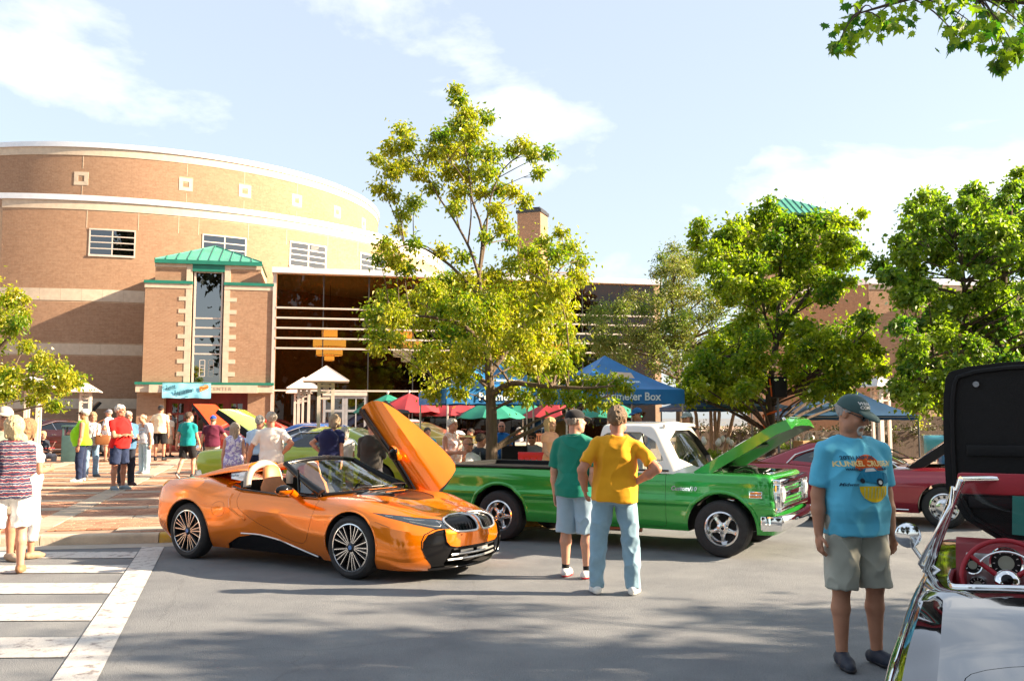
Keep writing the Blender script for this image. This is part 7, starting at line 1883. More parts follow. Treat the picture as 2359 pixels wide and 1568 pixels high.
# ================================================================== black convertible at the right edge
def convertible():
 root = thing('convertible', 'glossy classic convertible with red interior and upright open bonnet, right foreground', 'car', (2.67, 3.96, 0), math.radians(62)); blk = pm('black_car_paint', (.004, .004, .005), rough=.07, var=.1, coat=1.0, spec=1.0)
 blk.node_tree.nodes['Principled BSDF'].inputs['Coat IOR'].default_value = 2.6; M_redi = pm('red_interior', (.26, .008, .016), rough=.45, var=.08, coat=.2); M_redv = pm('red_vinyl', (.34, .01, .022), rough=.5, var=.08)
 X = [-2.05, -2.05, -2.0, -1.75, -1.2, -.6, 0, .55, 1.1, 1.7, 2.2, 2.5, 2.62, 2.65]; Yb = [0, .5, .78, .86, .885, .885, .885, .88, .88, .88, .86, .78, .5, 0]
 def lev(z, k, dz=None): return XYZ(X, [v * k for v in Yb], [z + (dz[i] if dz else 0) for i in range(14)])
 fin = [-.40, -.38, -.14, -.09, -.05, -.02, 0, 0, 0, .0, -.02, -.05, -.07, -.07]
 lv = [lev(.22, .92), lev(.36, .98), lev(.52, 1.0, [v * .25 for v in fin]), lev(.74, 1.0, [v * .7 for v in fin]), lev(.86, .99, fin), lev(.915, .975, fin), lev(.935, .95, fin)]
 cw = [.02, .02, .10, .13, .13, .10, .05, .02, .02, .03, .03, .02, .01, 0]
 def topfn(x, y, v):
  dr = np.interp(x, [-2.05, -1.9, -1.75, -1.2, -.6, -.3, -.05, 3], [0, .12, .36, .29, .15, .058, .0, 0]); k = np.clip((.955 - v) / .10, 0, 1); k = k * k * (3 - 2 * k)
  return -dr * k
 c = Car(loft_body(lv, cw, sub=8, vsub=4, tn=22, topfn=topfn), blk)
 for x in (1.35, -1.2):
  for s in (-1, 1): c.cut(arch_cut(x, .36, s * .6, s * 1.3, z=.33))
 c.cut(prism_mesh(smooth_poly([(.02, -.66), (.02, .66), (.12, .72), (.92, .72), (.92, -.72), (.12, -.72)], 1), .36, 1.3, 'XY', M_redi))
 c.cut(prism_mesh([(1.15, -.62), (1.15, .62), (2.35, .58), (2.35, -.58)], .5, 1.3, 'XY', blackmatte))
 c.refresh(); skin = c.bvh
 lid = smooth_poly([(-1.85, -.62), (-.86, -.66), (-.74, -.58), (-.72, 0), (-.74, .58), (-.86, .66), (-1.85, .62)], 2)
 c.split(lid, .45, 1.2, 'XY', 'boot_lid', blk, root, gap=.004, rim=M_well)
 auto_smooth(c.me, 26); link('body', c.me, root); c.bvh = skin
 # chrome fin edges, cockpit surround, emblem
 for s in (-1, 1):
  c.trim([(x, s * (.835 if x > -1.7 else .78)) for x in np.linspace(-1.95, .45, 40)], '+z', .009, chrome, 'fin_moulding', root, off=.002)
  c.trim([(x, .62) for x in np.linspace(-1.9, 2.3, 40)], '+y' if s > 0 else '-y', .012, chrome, 'side_moulding', root)
 rim = smooth_poly([(.02, -.66), (.02, .66), (.12, .72), (.92, .72), (.92, -.72), (.12, -.72)], 2)
 MB().tube([Vector((x, y, (c.hit((x, y * 1.03, 3), (0, 0, -1))[0] or Vector((0, 0, .93))).z + .004)) for x, y in rim + rim[:1]], .013, 6).build('cockpit_trim', chrome, root, sm=60)
 p, n_ = c.hit((-.24, .36, 3), (0, 0, -1)); e = MB(); e.bbox((0, 0, 0), (.10, .07, .008), .004); eo = e.build('emblem', chrome, root, sm=30); eo.matrix_local = frame_mat(p + Vector((0, 0, .004)), (0, -1, 0), (1, 0, 0)); me_ = text_mesh('S', .06, .003, .2, bold=.003); me_.materials.append(blackmatte); o = link('lettering', me_, eo); o.location = (0, 0, .005)
 # windscreen: wrap-around frame
 def wsc(u, v):
  a = abs(u); x = .98 - .30 * a ** 2.2 - .10 * v * (1 - .4 * a); y = u * (.83 - .17 * v); return Vector((x, y, .95 + .46 * v))
 MB().grid([[wsc(-1 + 2 * i / 24, j / 8) for j in range(9)] for i in range(25)]).build('windscreen', glass('clear_screen', (.9, .94, .93), refl=1.22, bias=.02), root, sm=60)
 MB().tube([wsc(u, 1.0) + Vector((0, 0, .012)) for u in np.linspace(-1, 1, 25)], .019, 8).build('windscreen_header', chrome, root, sm=60)
 for s in (-1, 1):
  MB().tube([wsc(s, v) for v in np.linspace(-.05, 1.02, 9)], [.026, .024, .02, .018, .017, .016, .016, .017, .02], 8).build('windscreen_post', chrome, root, sm=60)
  MB().tube([wsc(s, v) + Vector((-.05, s * .02, 0)) for v in np.linspace(-.05, .92, 7)], .014, 8).build('vent_post', chrome, root, sm=60)
  # quarter light beside the post and sun visor
  a_, b_ = wsc(s, 0) + Vector((-.06, s * .03, 0)), wsc(s, .95) + Vector((-.06, s * .03, 0)); MB().tube([a_, a_ + Vector((-.07, s * .01, .03)), b_ + Vector((-.05, s * .01, -.09)), b_], .010, 6).build('quarter_frame', chrome, root, sm=60)
  MB().add([a_, a_ + Vector((-.065, s * .01, .03)), b_ + Vector((-.045, s * .01, -.09)), b_], [(0, 1, 2, 3)]).build('quarter_glass', G_car, root)
  MB().bbox((.76, s * .345, 1.395), (.05, .67, .115), .024, rot=Matrix.Rotation(.1, 3, 'Y')).build('sun_visor', M_redv, root, sm=50)
 # dashboard, instruments, wheel, seat
 rows = []
 for i in range(19):
  u = -1 + 2 * i / 18; row = []
  for t_ in range(9):
   a = PI * (t_ / 8) * .62; row.append(Vector((.86 - .14 * math.sin(a) - .10 * (t_ / 8), u * .70, 1.095 - .05 * (1 - math.cos(a)) * 4 * .4 - .16 * max(0, t_ / 8 - .35))))
  rows.append(row)
 MB().grid(rows).build('dashboard', M_redi, root, sm=60)
 M_panel = pm('engine_turned_panel', (.55, .56, .56), rough=.3, metal=.9, var=.15, scale=40)
 MB().bbox((.62, 0, .945), (.02, 1.30, .20), .008).build('instrument_panel', M_panel, root, sm=40)
 for y, z, r in ((.465, 1.005, .075), (.31, .985, .044), (.62, .985, .044), (.60, .885, .040), (.33, .885, .040)):
  g_ = MB(); g_.lathe([(0, -.012), (r * .9, -.012), (r * .94, -.02), (r * 1.06, -.022), (r * 1.08, 0)], 28, axis='X', c=(.612, y, z)); go = g_.build('gauge', [blackmatte], root, sm=40); MB().lathe([(r * .93, -.021), (r * 1.05, -.026), (r * 1.09, -.01)], 28, axis='X', c=(.612, y, z)).build('gauge_ring', chrome, go, sm=60); MB().lathe([(0, -.0125), (r * .5, -.0128)], 20, axis='X', c=(.612, y, z)).build('gauge_face', pm('gauge_face', (.35, .38, .30), rough=.5), go)
  for k in range(9):
   a = -.6 + k * .55; MB().box((.598, y + r * .75 * math.cos(a), z + r * .75 * math.sin(a)), (.002, .004, .010), rot=Matrix.Rotation(a + PI / 2, 3, 'X')).build('gauge_tick', white_paint, go)
 for y in (-.1, .05): MB().lathe([(0, -.03), (.014, -.03), (.016, 0)], 12, axis='X', c=(.61, y, .92)).build('knob', chrome, root, sm=40)
 MB().bbox((.61, -.36, .94), (.012, .42, .12), .004).build('glovebox', M_panel, root)
 wc = Vector((.47, .465, .935)); ax = Vector((-.93, 0, .36)).normalized(); ex = Vector((0, 1, 0)); ey = ax.cross(ex); R_ = .205
 def rim_pts(r, n=40, off=0): return [wc + (ex * math.cos(a) + ey * math.sin(a)) * r + ax * off for a in np.linspace(0, 2 * PI, n + 1)]
 m = MB(); m.tube(rim_pts(R_), .0125, 10)
 for a in (PI / 2, -PI / 6 - .1, PI + PI / 6 + .1):
  d = ex * math.cos(a) + ey * math.sin(a); m.tube([wc + d * .03 - ax * .03, wc + d * R_], [.014, .011], 8)
 sw = m.build('steering_wheel', M_redv, root, sm=60); MB().tube(rim_pts(.145, 30, .012)[3:-3], .006, 8).build('horn_ring', chrome, sw, sm=60)
 hub = MB(); prof = [(0, .03), (.02, .028), (.04, .02), (.055, .012), (.06, .0), (.05, -.02)]; vs = []
 hub.grid([[wc + (ex * math.cos(a) + ey * math.sin(a)) * r + ax * h for a in [2 * PI * k / 24 for k in range(24)]] for r, h in prof], closed_v=True); hub.build('hub', chrome, sw, sm=60)
 MB().tube([wc - ax * .02, wc - ax * .30], .022, 8).build('steering_column', M_redi, root)
 hc = MB(); hc.grid([[wc + (ex * math.cos(a) + ey * math.sin(a)) * r + ax * h for a in [2 * PI * k / 20 for k in range(20)]] for r, h in ((0.001, .036), (.02, .034), (.028, .028))], closed_v=True); hc.build('hub_badge', blackgloss, sw, sm=60)
 MB().bbox((.20, 0, .60), (.40, 1.26, .18), .07).build('seat', M_redv, root, sm=40); MB().bbox((.10, 0, .83), (.13, 1.26, .25), .05).build('seat_back', M_redv, root, sm=40)
 # upright bonnet seen from behind, with its prop eye; a show card behind the glass
 T = Matrix.Translation((1.62, 0, .93)) @ Matrix.Rotation(-.06, 4, 'Y'); hp = smooth_poly([(-.77, 0), (.77, 0), (.78, 1.0), (.70, 1.17), (-.70, 1.17), (-.78, 1.0)], 2)
 m = MB(); m.prism([(y, z) for y, z in hp], 0, .05, 'YZ'); me_ = m.mesh('bonnet', [blackmatte], 30); me_.transform(T); bo = link('bonnet', me_, root); bo['label'] = 'black bonnet standing upright, underside to the viewer'
 m = MB(); m.tube([(-.012, y * .93, .03 + z * .945) for y, z in hp] + [(-.012, hp[0][0] * .93, .03 + hp[0][1] * .945)], .016, 6); me_ = m.mesh('frame', [blackmatte], 60); me_.transform(T); link('bonnet_frame', me_, bo)
 for y in (-.58, .58): m = MB(); m.lathe([(0, -.022), (.018, -.022), (.024, -.012), (.026, 0)], 16, axis='X', c=(-.004, y, 1.03)); me_ = m.mesh('eye', [chrome], 40); me_.transform(T); link('prop_eye', me_, bo)
 for z in (.3, .62): m = MB(); m.bbox((-.014, 0, z), (.02, 1.3, .07), .01); me_ = m.mesh('rib', [blackmatte], 30); me_.transform(T); link('bonnet_rib', me_, bo)
 cd = MB().bbox((1.16, .22, 1.20), (.006, .40, .24), .002, rot=Matrix.Rotation(.12, 3, 'Y') @ Matrix.Rotation(.05, 3, 'X')).build('show_card', pm('card_green', (.03, .20, .17), rough=.7), root)
 # door mirror
 mp = Vector((.66, .93, 1.11)); ml = MB(); ml.lathe([(0, -.006), (.058, -.004), (.066, .0), (.068, .01), (.05, .035), (0, .05)], 26, axis='X', c=mp); mo = ml.build('door_mirror', chrome, root, sm=50); MB().tube([mp + Vector((.03, 0, -.03)), mp + Vector((.02, -.06, -.12)), mp + Vector((0, -.15, -.18))], .012, 8).build('mirror_stalk', chrome, mo, sm=60)
 for s in (-1, 1):
  MB().lathe([(0, -.05), (.07, -.045), (.085, -.02), (.09, .02)], 22, axis='X', c=(-2.03, s * .72, .74)).build('tail_light', pm('tail_red', (.4, .01, .01), rough=.2, coat=1), root, sm=50)
 MB().tube([Vector((-2.12 + .1 * abs(u) ** 3, u * .84, .46)) for u in np.linspace(-1, 1, 15)], .055, 8).build('rear_bumper', chrome, root, sm=60)
 MB().bbox((1.7, 0, .72), (.7, .5, .3), .05).build('engine_block', M_disc, root, sm=30)
 set_wheels(wheel('cover', .335, .18, .20), root, [(1.35, -.76, .335, 0), (-1.2, -.76, .335, 0), (1.35, .76, .335, 0), (-1.2, .76, .335, 0)])
convertible()
# ================================================================== people
_tab = np.random.default_rng(99).random((24, 24, 24)).astype(np.float32)
def vnoise(P):
 i = np.floor(P).astype(int); f = P - i; f = f * f * (3 - 2 * f); r = 0
 for a in (0, 1):
  for b in (0, 1):
   for c in (0, 1):
    w = (f[:, 0] if a else 1 - f[:, 0]) * (f[:, 1] if b else 1 - f[:, 1]) * (f[:, 2] if c else 1 - f[:, 2])
    r = r + w * _tab[(i[:, 0] + a) % 24, (i[:, 1] + b) % 24, (i[:, 2] + c) % 24]
 return r
class Field:
 """signed distance on a grid, blended from simple shapes, meshed as one skin"""
 def __init__(self, lo, hi, h):
  self.h = h; self.lo = np.array(lo, np.float32) - 2 * h; n = np.ceil((np.array(hi) - np.array(lo)) / h).astype(int) + 5
  self.F = np.full(n, 9.0, np.float32); self.n = n
 def sub(self, lo, hi):
  a = np.maximum(0, np.floor((np.array(lo) - self.lo) / self.h).astype(int)); b = np.minimum(self.n, np.ceil((np.array(hi) - self.lo) / self.h).astype(int) + 1)
  if np.any(b <= a): return None, None
  ax = [self.lo[i] + self.h * np.arange(a[i], b[i], dtype=np.float32) for i in range(3)]
  return tuple(slice(a[i], b[i]) for i in range(3)), np.meshgrid(*ax, indexing='ij')
 def put(self, fn, lo, hi, k=.02, op='add'):
  pad = k + 2.5 * self.h; sl, g = self.sub(np.array(lo) - pad, np.array(hi) + pad)
  if sl is None: return self
  d = fn(*g).astype(np.float32); a = self.F[sl]
  if op == 'add':
   h = np.clip(.5 + .5 * (a - d) / k, 0, 1); self.F[sl] = a + (d - a) * h - k * h * (1 - h)
  elif op == 'cut':
   h = np.clip(.5 - .5 * (a + d) / k, 0, 1); self.F[sl] = a + (-d - a) * h + k * h * (1 - h)
  elif op == 'and': self.F[sl] = np.maximum(a, d)
  return self
 def cone(self, a, b, ra, rb, k=.02, op='add', end=None):
  a, b = np.array(a, float), np.array(b, float); ab = b - a; L2 = max(ab @ ab, 1e-9)
  def fn(x, y, z):
   t = np.clip(((x - a[0]) * ab[0] + (y - a[1]) * ab[1] + (z - a[2]) * ab[2]) / L2, 0, 1); d = np.sqrt((x - a[0] - t * ab[0]) ** 2 + (y - a[1] - t * ab[1]) ** 2 + (z - a[2] - t * ab[2]) ** 2) - (ra + (rb - ra) * t)
   if end is not None:
    u = ab / math.sqrt(L2); d = np.maximum(d, (x - b[0]) * u[0] + (y - b[1]) * u[1] + (z - b[2]) * u[2] - end)
   return d
  r = max(ra, rb); return self.put(fn, np.minimum(a, b) - r, np.maximum(a, b) + r, k, op)
 def ell(self, c, r, R=None, k=.02, op='add'):
  c = np.array(c, float); r = np.array(r, float); Rm = np.array(R) if R is not None else np.eye(3)
  def fn(x, y, z):
   dx, dy, dz = x - c[0], y - c[1], z - c[2]
   u = (Rm[0, 0] * dx + Rm[1, 0] * dy + Rm[2, 0] * dz) / r[0]; v = (Rm[0, 1] * dx + Rm[1, 1] * dy + Rm[2, 1] * dz) / r[1]; w = (Rm[0, 2] * dx + Rm[1, 2] * dy + Rm[2, 2] * dz) / r[2]
   return (np.sqrt(u * u + v * v + w * w) - 1) * r.min()
  m = r.max(); return self.put(fn, c - m, c + m, k, op)
 def trunk(self, st, piv, lean, roll, k=.03, zcut=None, op='add', e=2.3):
  """stations (z, cx, cy, rx, ry) about the pivot, leaned forward"""
  Z = np.array([s[0] for s in st]); A = np.array([s[1:] for s in st]); cl, sl_ = math.cos(lean), math.sin(lean); cr_, sr = math.cos(roll), math.sin(roll)
  def fn(x, y, z):
   px, py, pz = x - piv[0], y - piv[1], z - piv[2]
   py, pz = cl * py + sl_ * pz, -sl_ * py + cl * pz           # undo forward lean (towards -y)
   px, pz = cr_ * px - sr * pz, sr * px + cr_ * pz
   zz = pz + piv[2]; zc = np.clip(zz, Z[0], Z[-1]).ravel(); q = [np.interp(zc, Z, A[:, i]).reshape(zz.shape) for i in range(4)]
   u, v = np.abs((px + piv[0] * 0 - q[0]) / q[2]), np.abs((py - q[1]) / q[3]); d = ((u ** e + v ** e) ** (1 / e) - 1) * np.minimum(q[2], q[3])
   cap = np.maximum(Z[0] - zz, zz - Z[-1])
   d = np.maximum(d, cap)
   if zcut is not None: d = np.maximum(d, zcut - zz)
   return d
  rm = max(A[:, 2].max(), A[:, 3].max()) + .12; hgt = Z[-1] - Z[0]
  lo = np.array([piv[0] - rm - abs(sr) * hgt, piv[1] - rm - abs(sl_) * hgt, Z[0] - .1]); hi = np.array([piv[0] + rm + abs(sr) * hgt, piv[1] + rm + abs(sl_) * hgt, Z[-1] + .05]); return self.put(fn, lo, hi, k, op)
 def mesh(self):
  F = self.F; S = F < 0; n = self.n
  c = [S[a:n[0] - 1 + a, b:n[1] - 1 + b, d:n[2] - 1 + d] for a in (0, 1) for b in (0, 1) for d in (0, 1)]
  anyc = c[0].copy(); allc = c[0].copy()
  for q in c[1:]: anyc |= q; allc &= q
  act = anyc & ~allc; I = np.argwhere(act)
  if len(I) == 0: return np.zeros((0, 3)), np.zeros((0, 4), int)
  vid = np.full(act.shape, -1, np.int32); vid[act] = np.arange(len(I))
  off = [(a, b, d) for a in (0, 1) for b in (0, 1) for d in (0, 1)]; val = {o: F[I[:, 0] + o[0], I[:, 1] + o[1], I[:, 2] + o[2]] for o in off}
  acc = np.zeros((len(I), 3)); cnt = np.zeros(len(I))
  for o in off:
   for ax in range(3):
    if o[ax] == 0:
     p = list(o); p[ax] = 1; p = tuple(p); fa, fb = val[o], val[p]; cr_ = (fa < 0) != (fb < 0); t = np.where(cr_, fa / np.where(cr_, fa - fb, 1), 0)
     q = np.tile(np.array(o, float), (len(I), 1)); q[:, ax] = t; acc += np.where(cr_[:, None], q, 0); cnt += cr_
  V = (I + acc / cnt[:, None]) * self.h + self.lo; Q = []
  for ax in range(3):
   sa = [slice(0, None)] * 3; sb = [slice(0, None)] * 3; sa[ax] = slice(0, n[ax] - 1); sb[ax] = slice(1, n[ax]); A, B = S[tuple(sa)], S[tuple(sb)]; E = np.argwhere(A != B)
   u, v = (ax + 1) % 3, (ax + 2) % 3; ok = (E[:, u] > 0) & (E[:, v] > 0) & (E[:, u] < n[u] - 1) & (E[:, v] < n[v] - 1); E = E[ok]; fl = A[E[:, 0], E[:, 1], E[:, 2]]
   def g(du, dv):
    J = E.copy(); J[:, u] -= du; J[:, v] -= dv; return vid[J[:, 0], J[:, 1], J[:, 2]]
   q = np.stack([g(1, 1), g(0, 1), g(0, 0), g(1, 0)], 1); q = np.where(fl[:, None], q, q[:, ::-1]); Q.append(q)
  Q = np.concatenate(Q); Q = Q[(Q >= 0).all(1)]; return V, Q
def _scat(I, W, n):
 return np.stack([np.bincount(I, W[:, k], n) for k in range(3)], 1)
def vnormals(V, Q):
 fn = np.cross(V[Q[:, 2]] - V[Q[:, 0]], V[Q[:, 3]] - V[Q[:, 1]]); N = _scat(Q.T.ravel(), np.tile(fn, (4, 1)), len(V))
 return N / np.maximum(1e-9, np.linalg.norm(N, axis=1, keepdims=True))
def relax(V, Q, it=1, w=.5):
 I = np.tile(Q.T.ravel(), 2); J = np.concatenate([Q[:, [1, 2, 3, 0]].T.ravel(), Q[:, [3, 0, 1, 2]].T.ravel()]); c = np.maximum(1, np.bincount(I, None, len(V)))[:, None]
 for _ in range(it): V = V + (_scat(I, V[J], len(V)) / c - V) * w
 return V
def folds(V, Q, amp, seed, sc=(9, 9, 5), tilt=.5):
 """cloth creases: ridged noise along the surface normal"""
 N = vnormals(V, Q); P = V * np.array(sc) + seed * 3.7; P2 = np.stack([P[:, 0] + P[:, 2] * tilt, P[:, 1], P[:, 2] - P[:, 0] * tilt], 1)
 r = 1 - np.abs(2 * vnoise(P2) - 1); r2 = vnoise(P2 * 2.3 + 7.7); return V + N * (amp * ((r ** 2 - .35) + .35 * (r2 - .5)))[:, None]
def skinmat(tone):
 return {0: pm('skin_fair', (.56, .30, .20), col2=(.50, .25, .165), rough=.5, scale=9, spec=.35), 1: pm('skin_ruddy', (.50, .235, .145), col2=(.43, .185, .115), rough=.5, scale=9, spec=.35), 2: pm('skin_tan', (.47, .225, .135), col2=(.40, .18, .105), rough=.5, scale=9, spec=.35)}[tone]
def cloth(name, c, var=.06, rough=.85): return pm('cloth_' + name, c, rough=rough, var=var, scale=5, bump=.12, bscale=260, sheen=.15, spec=.2)
ARMS = dict(down=((.16, .04, -1), (.05, -.14, -1)), hips=((.62, .42, -.70), (-.62, -.30, -.62)), crossed=((.10, -.30, -.95), (-.85, -.50, .05)), front=((.12, -.10, -1), (-.30, -.95, .05)), fwd=((.10, -.32, -1), (0, -.55, -.85)), back=((.16, .40, -1), (.05, .05, -1)), chin=((.12, -.75, -.65), (-.25, .10, 1)), reach=((.15, -.55, -.85), (-.05, -.7, -.6)), pocket=((.30, .22, -1), (-.28, -.30, -1)), out=((.55, .05, -.85), (.25, -.15, -1)), lap=((.12, -.35, -.95), (-.25, -.95, -.1)))
LEGS = dict(spread=(((.24, -.06, -1), (.10, .06, -1)), ((-.16, .02, -1), (-.10, .06, -1))), stand=(((.06, -.02, -1), (.01, .03, -1)), ((-.06, -.02, -1), (-.01, .03, -1))), wide=(((.14, -.03, -1), (.06, .04, -1)), ((-.12, -.03, -1), (-.05, .04, -1))), walk=(((.03, -.34, -1), (0, .05, -1)), ((-.03, .10, -1), (0, .62, -1))), walk2=(((.03, .12, -1), (0, .55, -1)), ((-.03, -.30, -1), (0, .02, -1))), step=(((.06, -.16, -1), (.02, .06, -1)), ((-.08, .12, -1), (-.02, .14, -1))), sit=(((.16, -1, -.02), (.02, .10, -1)), ((-.16, -1, -.02), (-.02, .10, -1))))
def person(label, loc, rz, H=1.75, fat=.3, fem=False, skin=1, arms=('down', 'down'), legs='stand', lean=0.0, roll=0.0, head=(0, 0), hair=('short', (.2, .15, .1)), top=('tee', (.5, .5, .5)), bottom=('jeans', (.12, .2, .34)), shoes=((.6, .6, .58), None), cap=None, specs=None, h=.012, extra=None, turn=0.0, sock=None, seed=0, beard=None, eyes=True, sleeve=None, hemz=None, group=None):
 s = H / 1.75; root = thing('person', label, 'person', loc, rz, group); ex = {}
 sm = skinmat(skin); S = lambda v: np.array(v, float) * s
 sit = legs == 'sit'; hipw = .105 if fem else .095; shw = (.168 if fem else .19) + .012 * fat
 hipz = .92 * s; hips = [S((hipw, 0, .92)), S((-hipw, 0, .92))]; LG = LEGS[legs]; nrm = lambda v: np.array(v, float) / np.linalg.norm(v)
 knees, ankles = [], []
 for i in (0, 1): k = hips[i] + nrm(LG[i][0]) * .43 * s; knees.append(k); ankles.append(k + nrm(LG[i][1]) * .42 * s)
 dz = .085 * s - min(a[2] for a in ankles); up = np.array([0, 0, dz])
 hips = [p + up for p in hips]; knees = [p + up for p in knees]; ankles = [p + up for p in ankles]
 piv = np.array([0, 0, .92 * s + dz]); cl, sl = math.cos(lean), math.sin(lean); cr_, sr = math.cos(roll), math.sin(roll)
 Rl = np.array([[1, 0, 0], [0, cl, -sl], [0, sl, cl]]) @ np.array([[cr_, 0, sr], [0, 1, 0], [-sr, 0, cr_]])     # lean towards -y
 U = lambda p: piv + Rl @ (S(p) - np.array([0, 0, .92 * s]))
 b = fat
 st = [(.84, 0, .012, .145, .10), (.92, 0, .012, .168 + .012 * b, .118 + .02 * b), (1.0, 0, .0 - .02 * b, .160 + .03 * b, .112 + .05 * b), (1.08, 0, -.045 * b, .152 + .042 * b, .108 + .075 * b), (1.17, 0, -.05 * b, .158 + .036 * b, .110 + .066 * b), (1.27, 0, -.02 * b, .172 + .018 * b, .116 + .03 * b), (1.345, 0, .004, .168, .106), (1.395, 0, .010, .138, .090), (1.44, 0, .014, .092, .072), (1.475, 0, .018, .068, .062)]
 if fem: st = [(z, a, c - (.02 if 1.2 < z < 1.33 else 0), rx * (.96 if z > 1.1 else .93 if 1.03 < z < 1.1 else 1.06), ry * (1.08 if 1.2 < z < 1.33 else 1.0)) for z, a, c, rx, ry in st]
 T = [(z * s + dz, a * s, c * s, rx * s, ry * s) for z, a, c, rx, ry in st]
 sh = [U((shw, .012, 1.375)), U((-shw, .012, 1.375))]; el, wr = [], []
 for i in (0, 1):
  A = ARMS[arms[i]] if isinstance(arms[i], str) else arms[i]; m = np.array([1 if i == 0 else -1, 1, 1]); d1 = nrm(np.array(A[0]) * m); d2 = nrm(np.array(A[1]) * m)
  if len(A) < 3: d1, d2 = Rl @ d1, Rl @ d2
  e = sh[i] + d1 * .285 * s; el.append(e); wr.append(e + d2 * .25 * s)
 nb = U((0, .02, 1.46)); hc = U((0, -.012 - .05 * max(0, lean), 1.625)); yaw, pit = head
 Rh = np.array((Matrix.Rotation(yaw, 3, 'Z') @ Matrix.Rotation(pit, 3, 'X')))
 Hd = lambda p: hc + Rh @ S(p)
 P = np.array(hips + knees + ankles + sh + el + wr + [hc, nb]); lo = P.min(0) - .24 * s; hi = P.max(0) + .20 * s; lo[2] = -.01
 lo = np.minimum(lo, [-.27 * s, -.30 * s, 0]); hi = np.maximum(hi, [.27 * s, .27 * s, 0])
 # ---- body: one continuous skin
 f = Field(lo, hi, h); shorts = bottom[0] in ('shorts', 'skirt')
 f.trunk([(z, a, c, rx * .93, ry * .93) for z, a, c, rx, ry in T], piv, -lean, roll)
 fr = .9 + .25 * b; fa = .92 if fem else 1.05
 for i in (0, 1):
  mid = (el[i] + wr[i]) / 2; f.cone(sh[i], el[i], .054 * s * fr * fa, .041 * s * fr * fa, .03); f.cone(el[i], el[i] * .6 + wr[i] * .4, .040 * s * fa * fr, .042 * s * fa * fr, .02); f.cone(el[i] * .6 + wr[i] * .4, wr[i], .042 * s * fa * fr, .027 * s * fa, .02)
  # hand: palm, four fingers with a bend, thumb off the side of the palm
  d = nrm(wr[i] - el[i]); hand = (extra or {}).get('hand%d' % i, 'relaxed'); side = np.array([0, -1.0, 0]) if abs(d[1]) < .8 else np.array([0, 0, 1.0])
  side = Rl @ side; side = nrm(side - d * (side @ d)); inn = np.cross(d, side) * (1 if i == 0 else -1)          # inn points at the body
  if inn @ np.array([(-1 if i == 0 else 1), 0, 0]) < 0: inn = -inn
  pc = wr[i] + d * .048 * s; Rm = np.stack([side, inn, d], 1); f.ell(pc, S((.040, .017, .052)), Rm, .015)
  if h < .013:
   for k_, (o, ln) in enumerate(((.030, .068), (.011, .076), (-.009, .070), (-.028, .055))):
    a0 = wr[i] + d * .082 * s + side * o * s; a1 = a0 + nrm(d * .92 + inn * .30 + side * o * 1.5) * ln * .52 * s; a2 = a1 + nrm(d * .70 + inn * .75) * ln * .50 * s; r_ = max(.0085 * s, h * .85); f.cone(a0 - d * .02 * s, a1, r_ * 1.08, r_, .004); f.cone(a1, a2, r_, r_ * .85, .004)
   t0 = wr[i] + d * .025 * s + side * .030 * s; t1 = t0 + nrm(side * .75 + d * .75 + inn * .25) * .042 * s; t2 = t1 + nrm(d * .9 + side * .25 + inn * .35) * .034 * s; r_ = max(.0105 * s, h * .85); f.cone(t0 - side * .012 * s, t1, r_ * 1.2, r_, .008); f.cone(t1, t2, r_, r_ * .85, .004)
  else: f.cone(pc + d * .03 * s, pc + d * .10 * s + inn * .02 * s, .026 * s, .018 * s, .01)
  if not (shorts or bottom[0] == 'capri'):
   f.cone(hips[i], knees[i], .06 * s, .045 * s, .04); f.cone(knees[i], ankles[i], .045 * s, .034 * s, .02)
  else:
   f.cone(hips[i], knees[i], (.088 + .018 * b) * s, (.056 + .006 * b) * s, .04); kc = knees[i] * .68 + ankles[i] * .32 + np.array([0, .012 * s, 0]); f.cone(knees[i], kc, .054 * s, (.058 + .004 * b) * s, .02); f.cone(kc, ankles[i], (.056 + .004 * b) * s, .034 * s, .02)
  f.cone(ankles[i] - np.array([0, 0, -.04 * s]), ankles[i] - np.array([0, 0, .02 * s]), .036 * s, .034 * s, .01)
 f.cone(Hd((0, .022, -.06)), nb - (Rl @ S((0, 0, .05))), (.056 if not fem else .047) * s, (.066 if not fem else .055) * s, .03)
 f.ell(Hd((0, .018, .032)), S((.076, .096, .088)), Rh, .02); f.ell(Hd((0, -.024, -.035)), S((.063 + .006 * b, .074, .086)), Rh, .03); f.cone(Hd((0, -.070, -.098)), Hd((0, -.05, -.085)), .027 * s, .04 * s, .025)
 f.cone(Hd((-.045, -.02, -.075)), Hd((.045, -.02, -.075)), .035 * s, .035 * s, .03)
 for q in (-1, 1):
  f.ell(Hd((q * .078, .012, -.004)), S((.012, .022, .032)), Rh, .008); f.ell(Hd((q * .036, -.070, -.022)), S((.026, .022, .022)), Rh, .02)
  f.ell(Hd((q * .031, -.104, .013)), S((.017, .014, .012)), Rh, .012, 'cut')
 f.cone(Hd((0, -.090, .022)), Hd((0, -.112, -.018)), .011 * s, .0155 * s, .014); f.ell(Hd((0, -.083, .034)), S((.056, .016, .013)), Rh, .014); f.ell(Hd((0, -.091, -.056)), S((.024, .012, .008)), Rh, .008); f.ell(Hd((0, -.088, -.072)), S((.021, .012, .008)), Rh, .008)
 V, Q = f.mesh(); V = relax(V, Q, 1, .35); body = link('body', np_mesh('body', V, Q, sm, sm=True), root)
 def emit(fld, name, mat_, par=None, amp=0.0, sc=(9, 9, 5), rx_=1, tilt=.5):
  V, Q = fld.mesh()
  if len(V) == 0: return None
  if amp: V = folds(V, Q, amp, seed + 1, sc, tilt)
  V = relax(V, Q, rx_, .4); return link(name, np_mesh(name, V, Q, mat_, sm=True), par or root)
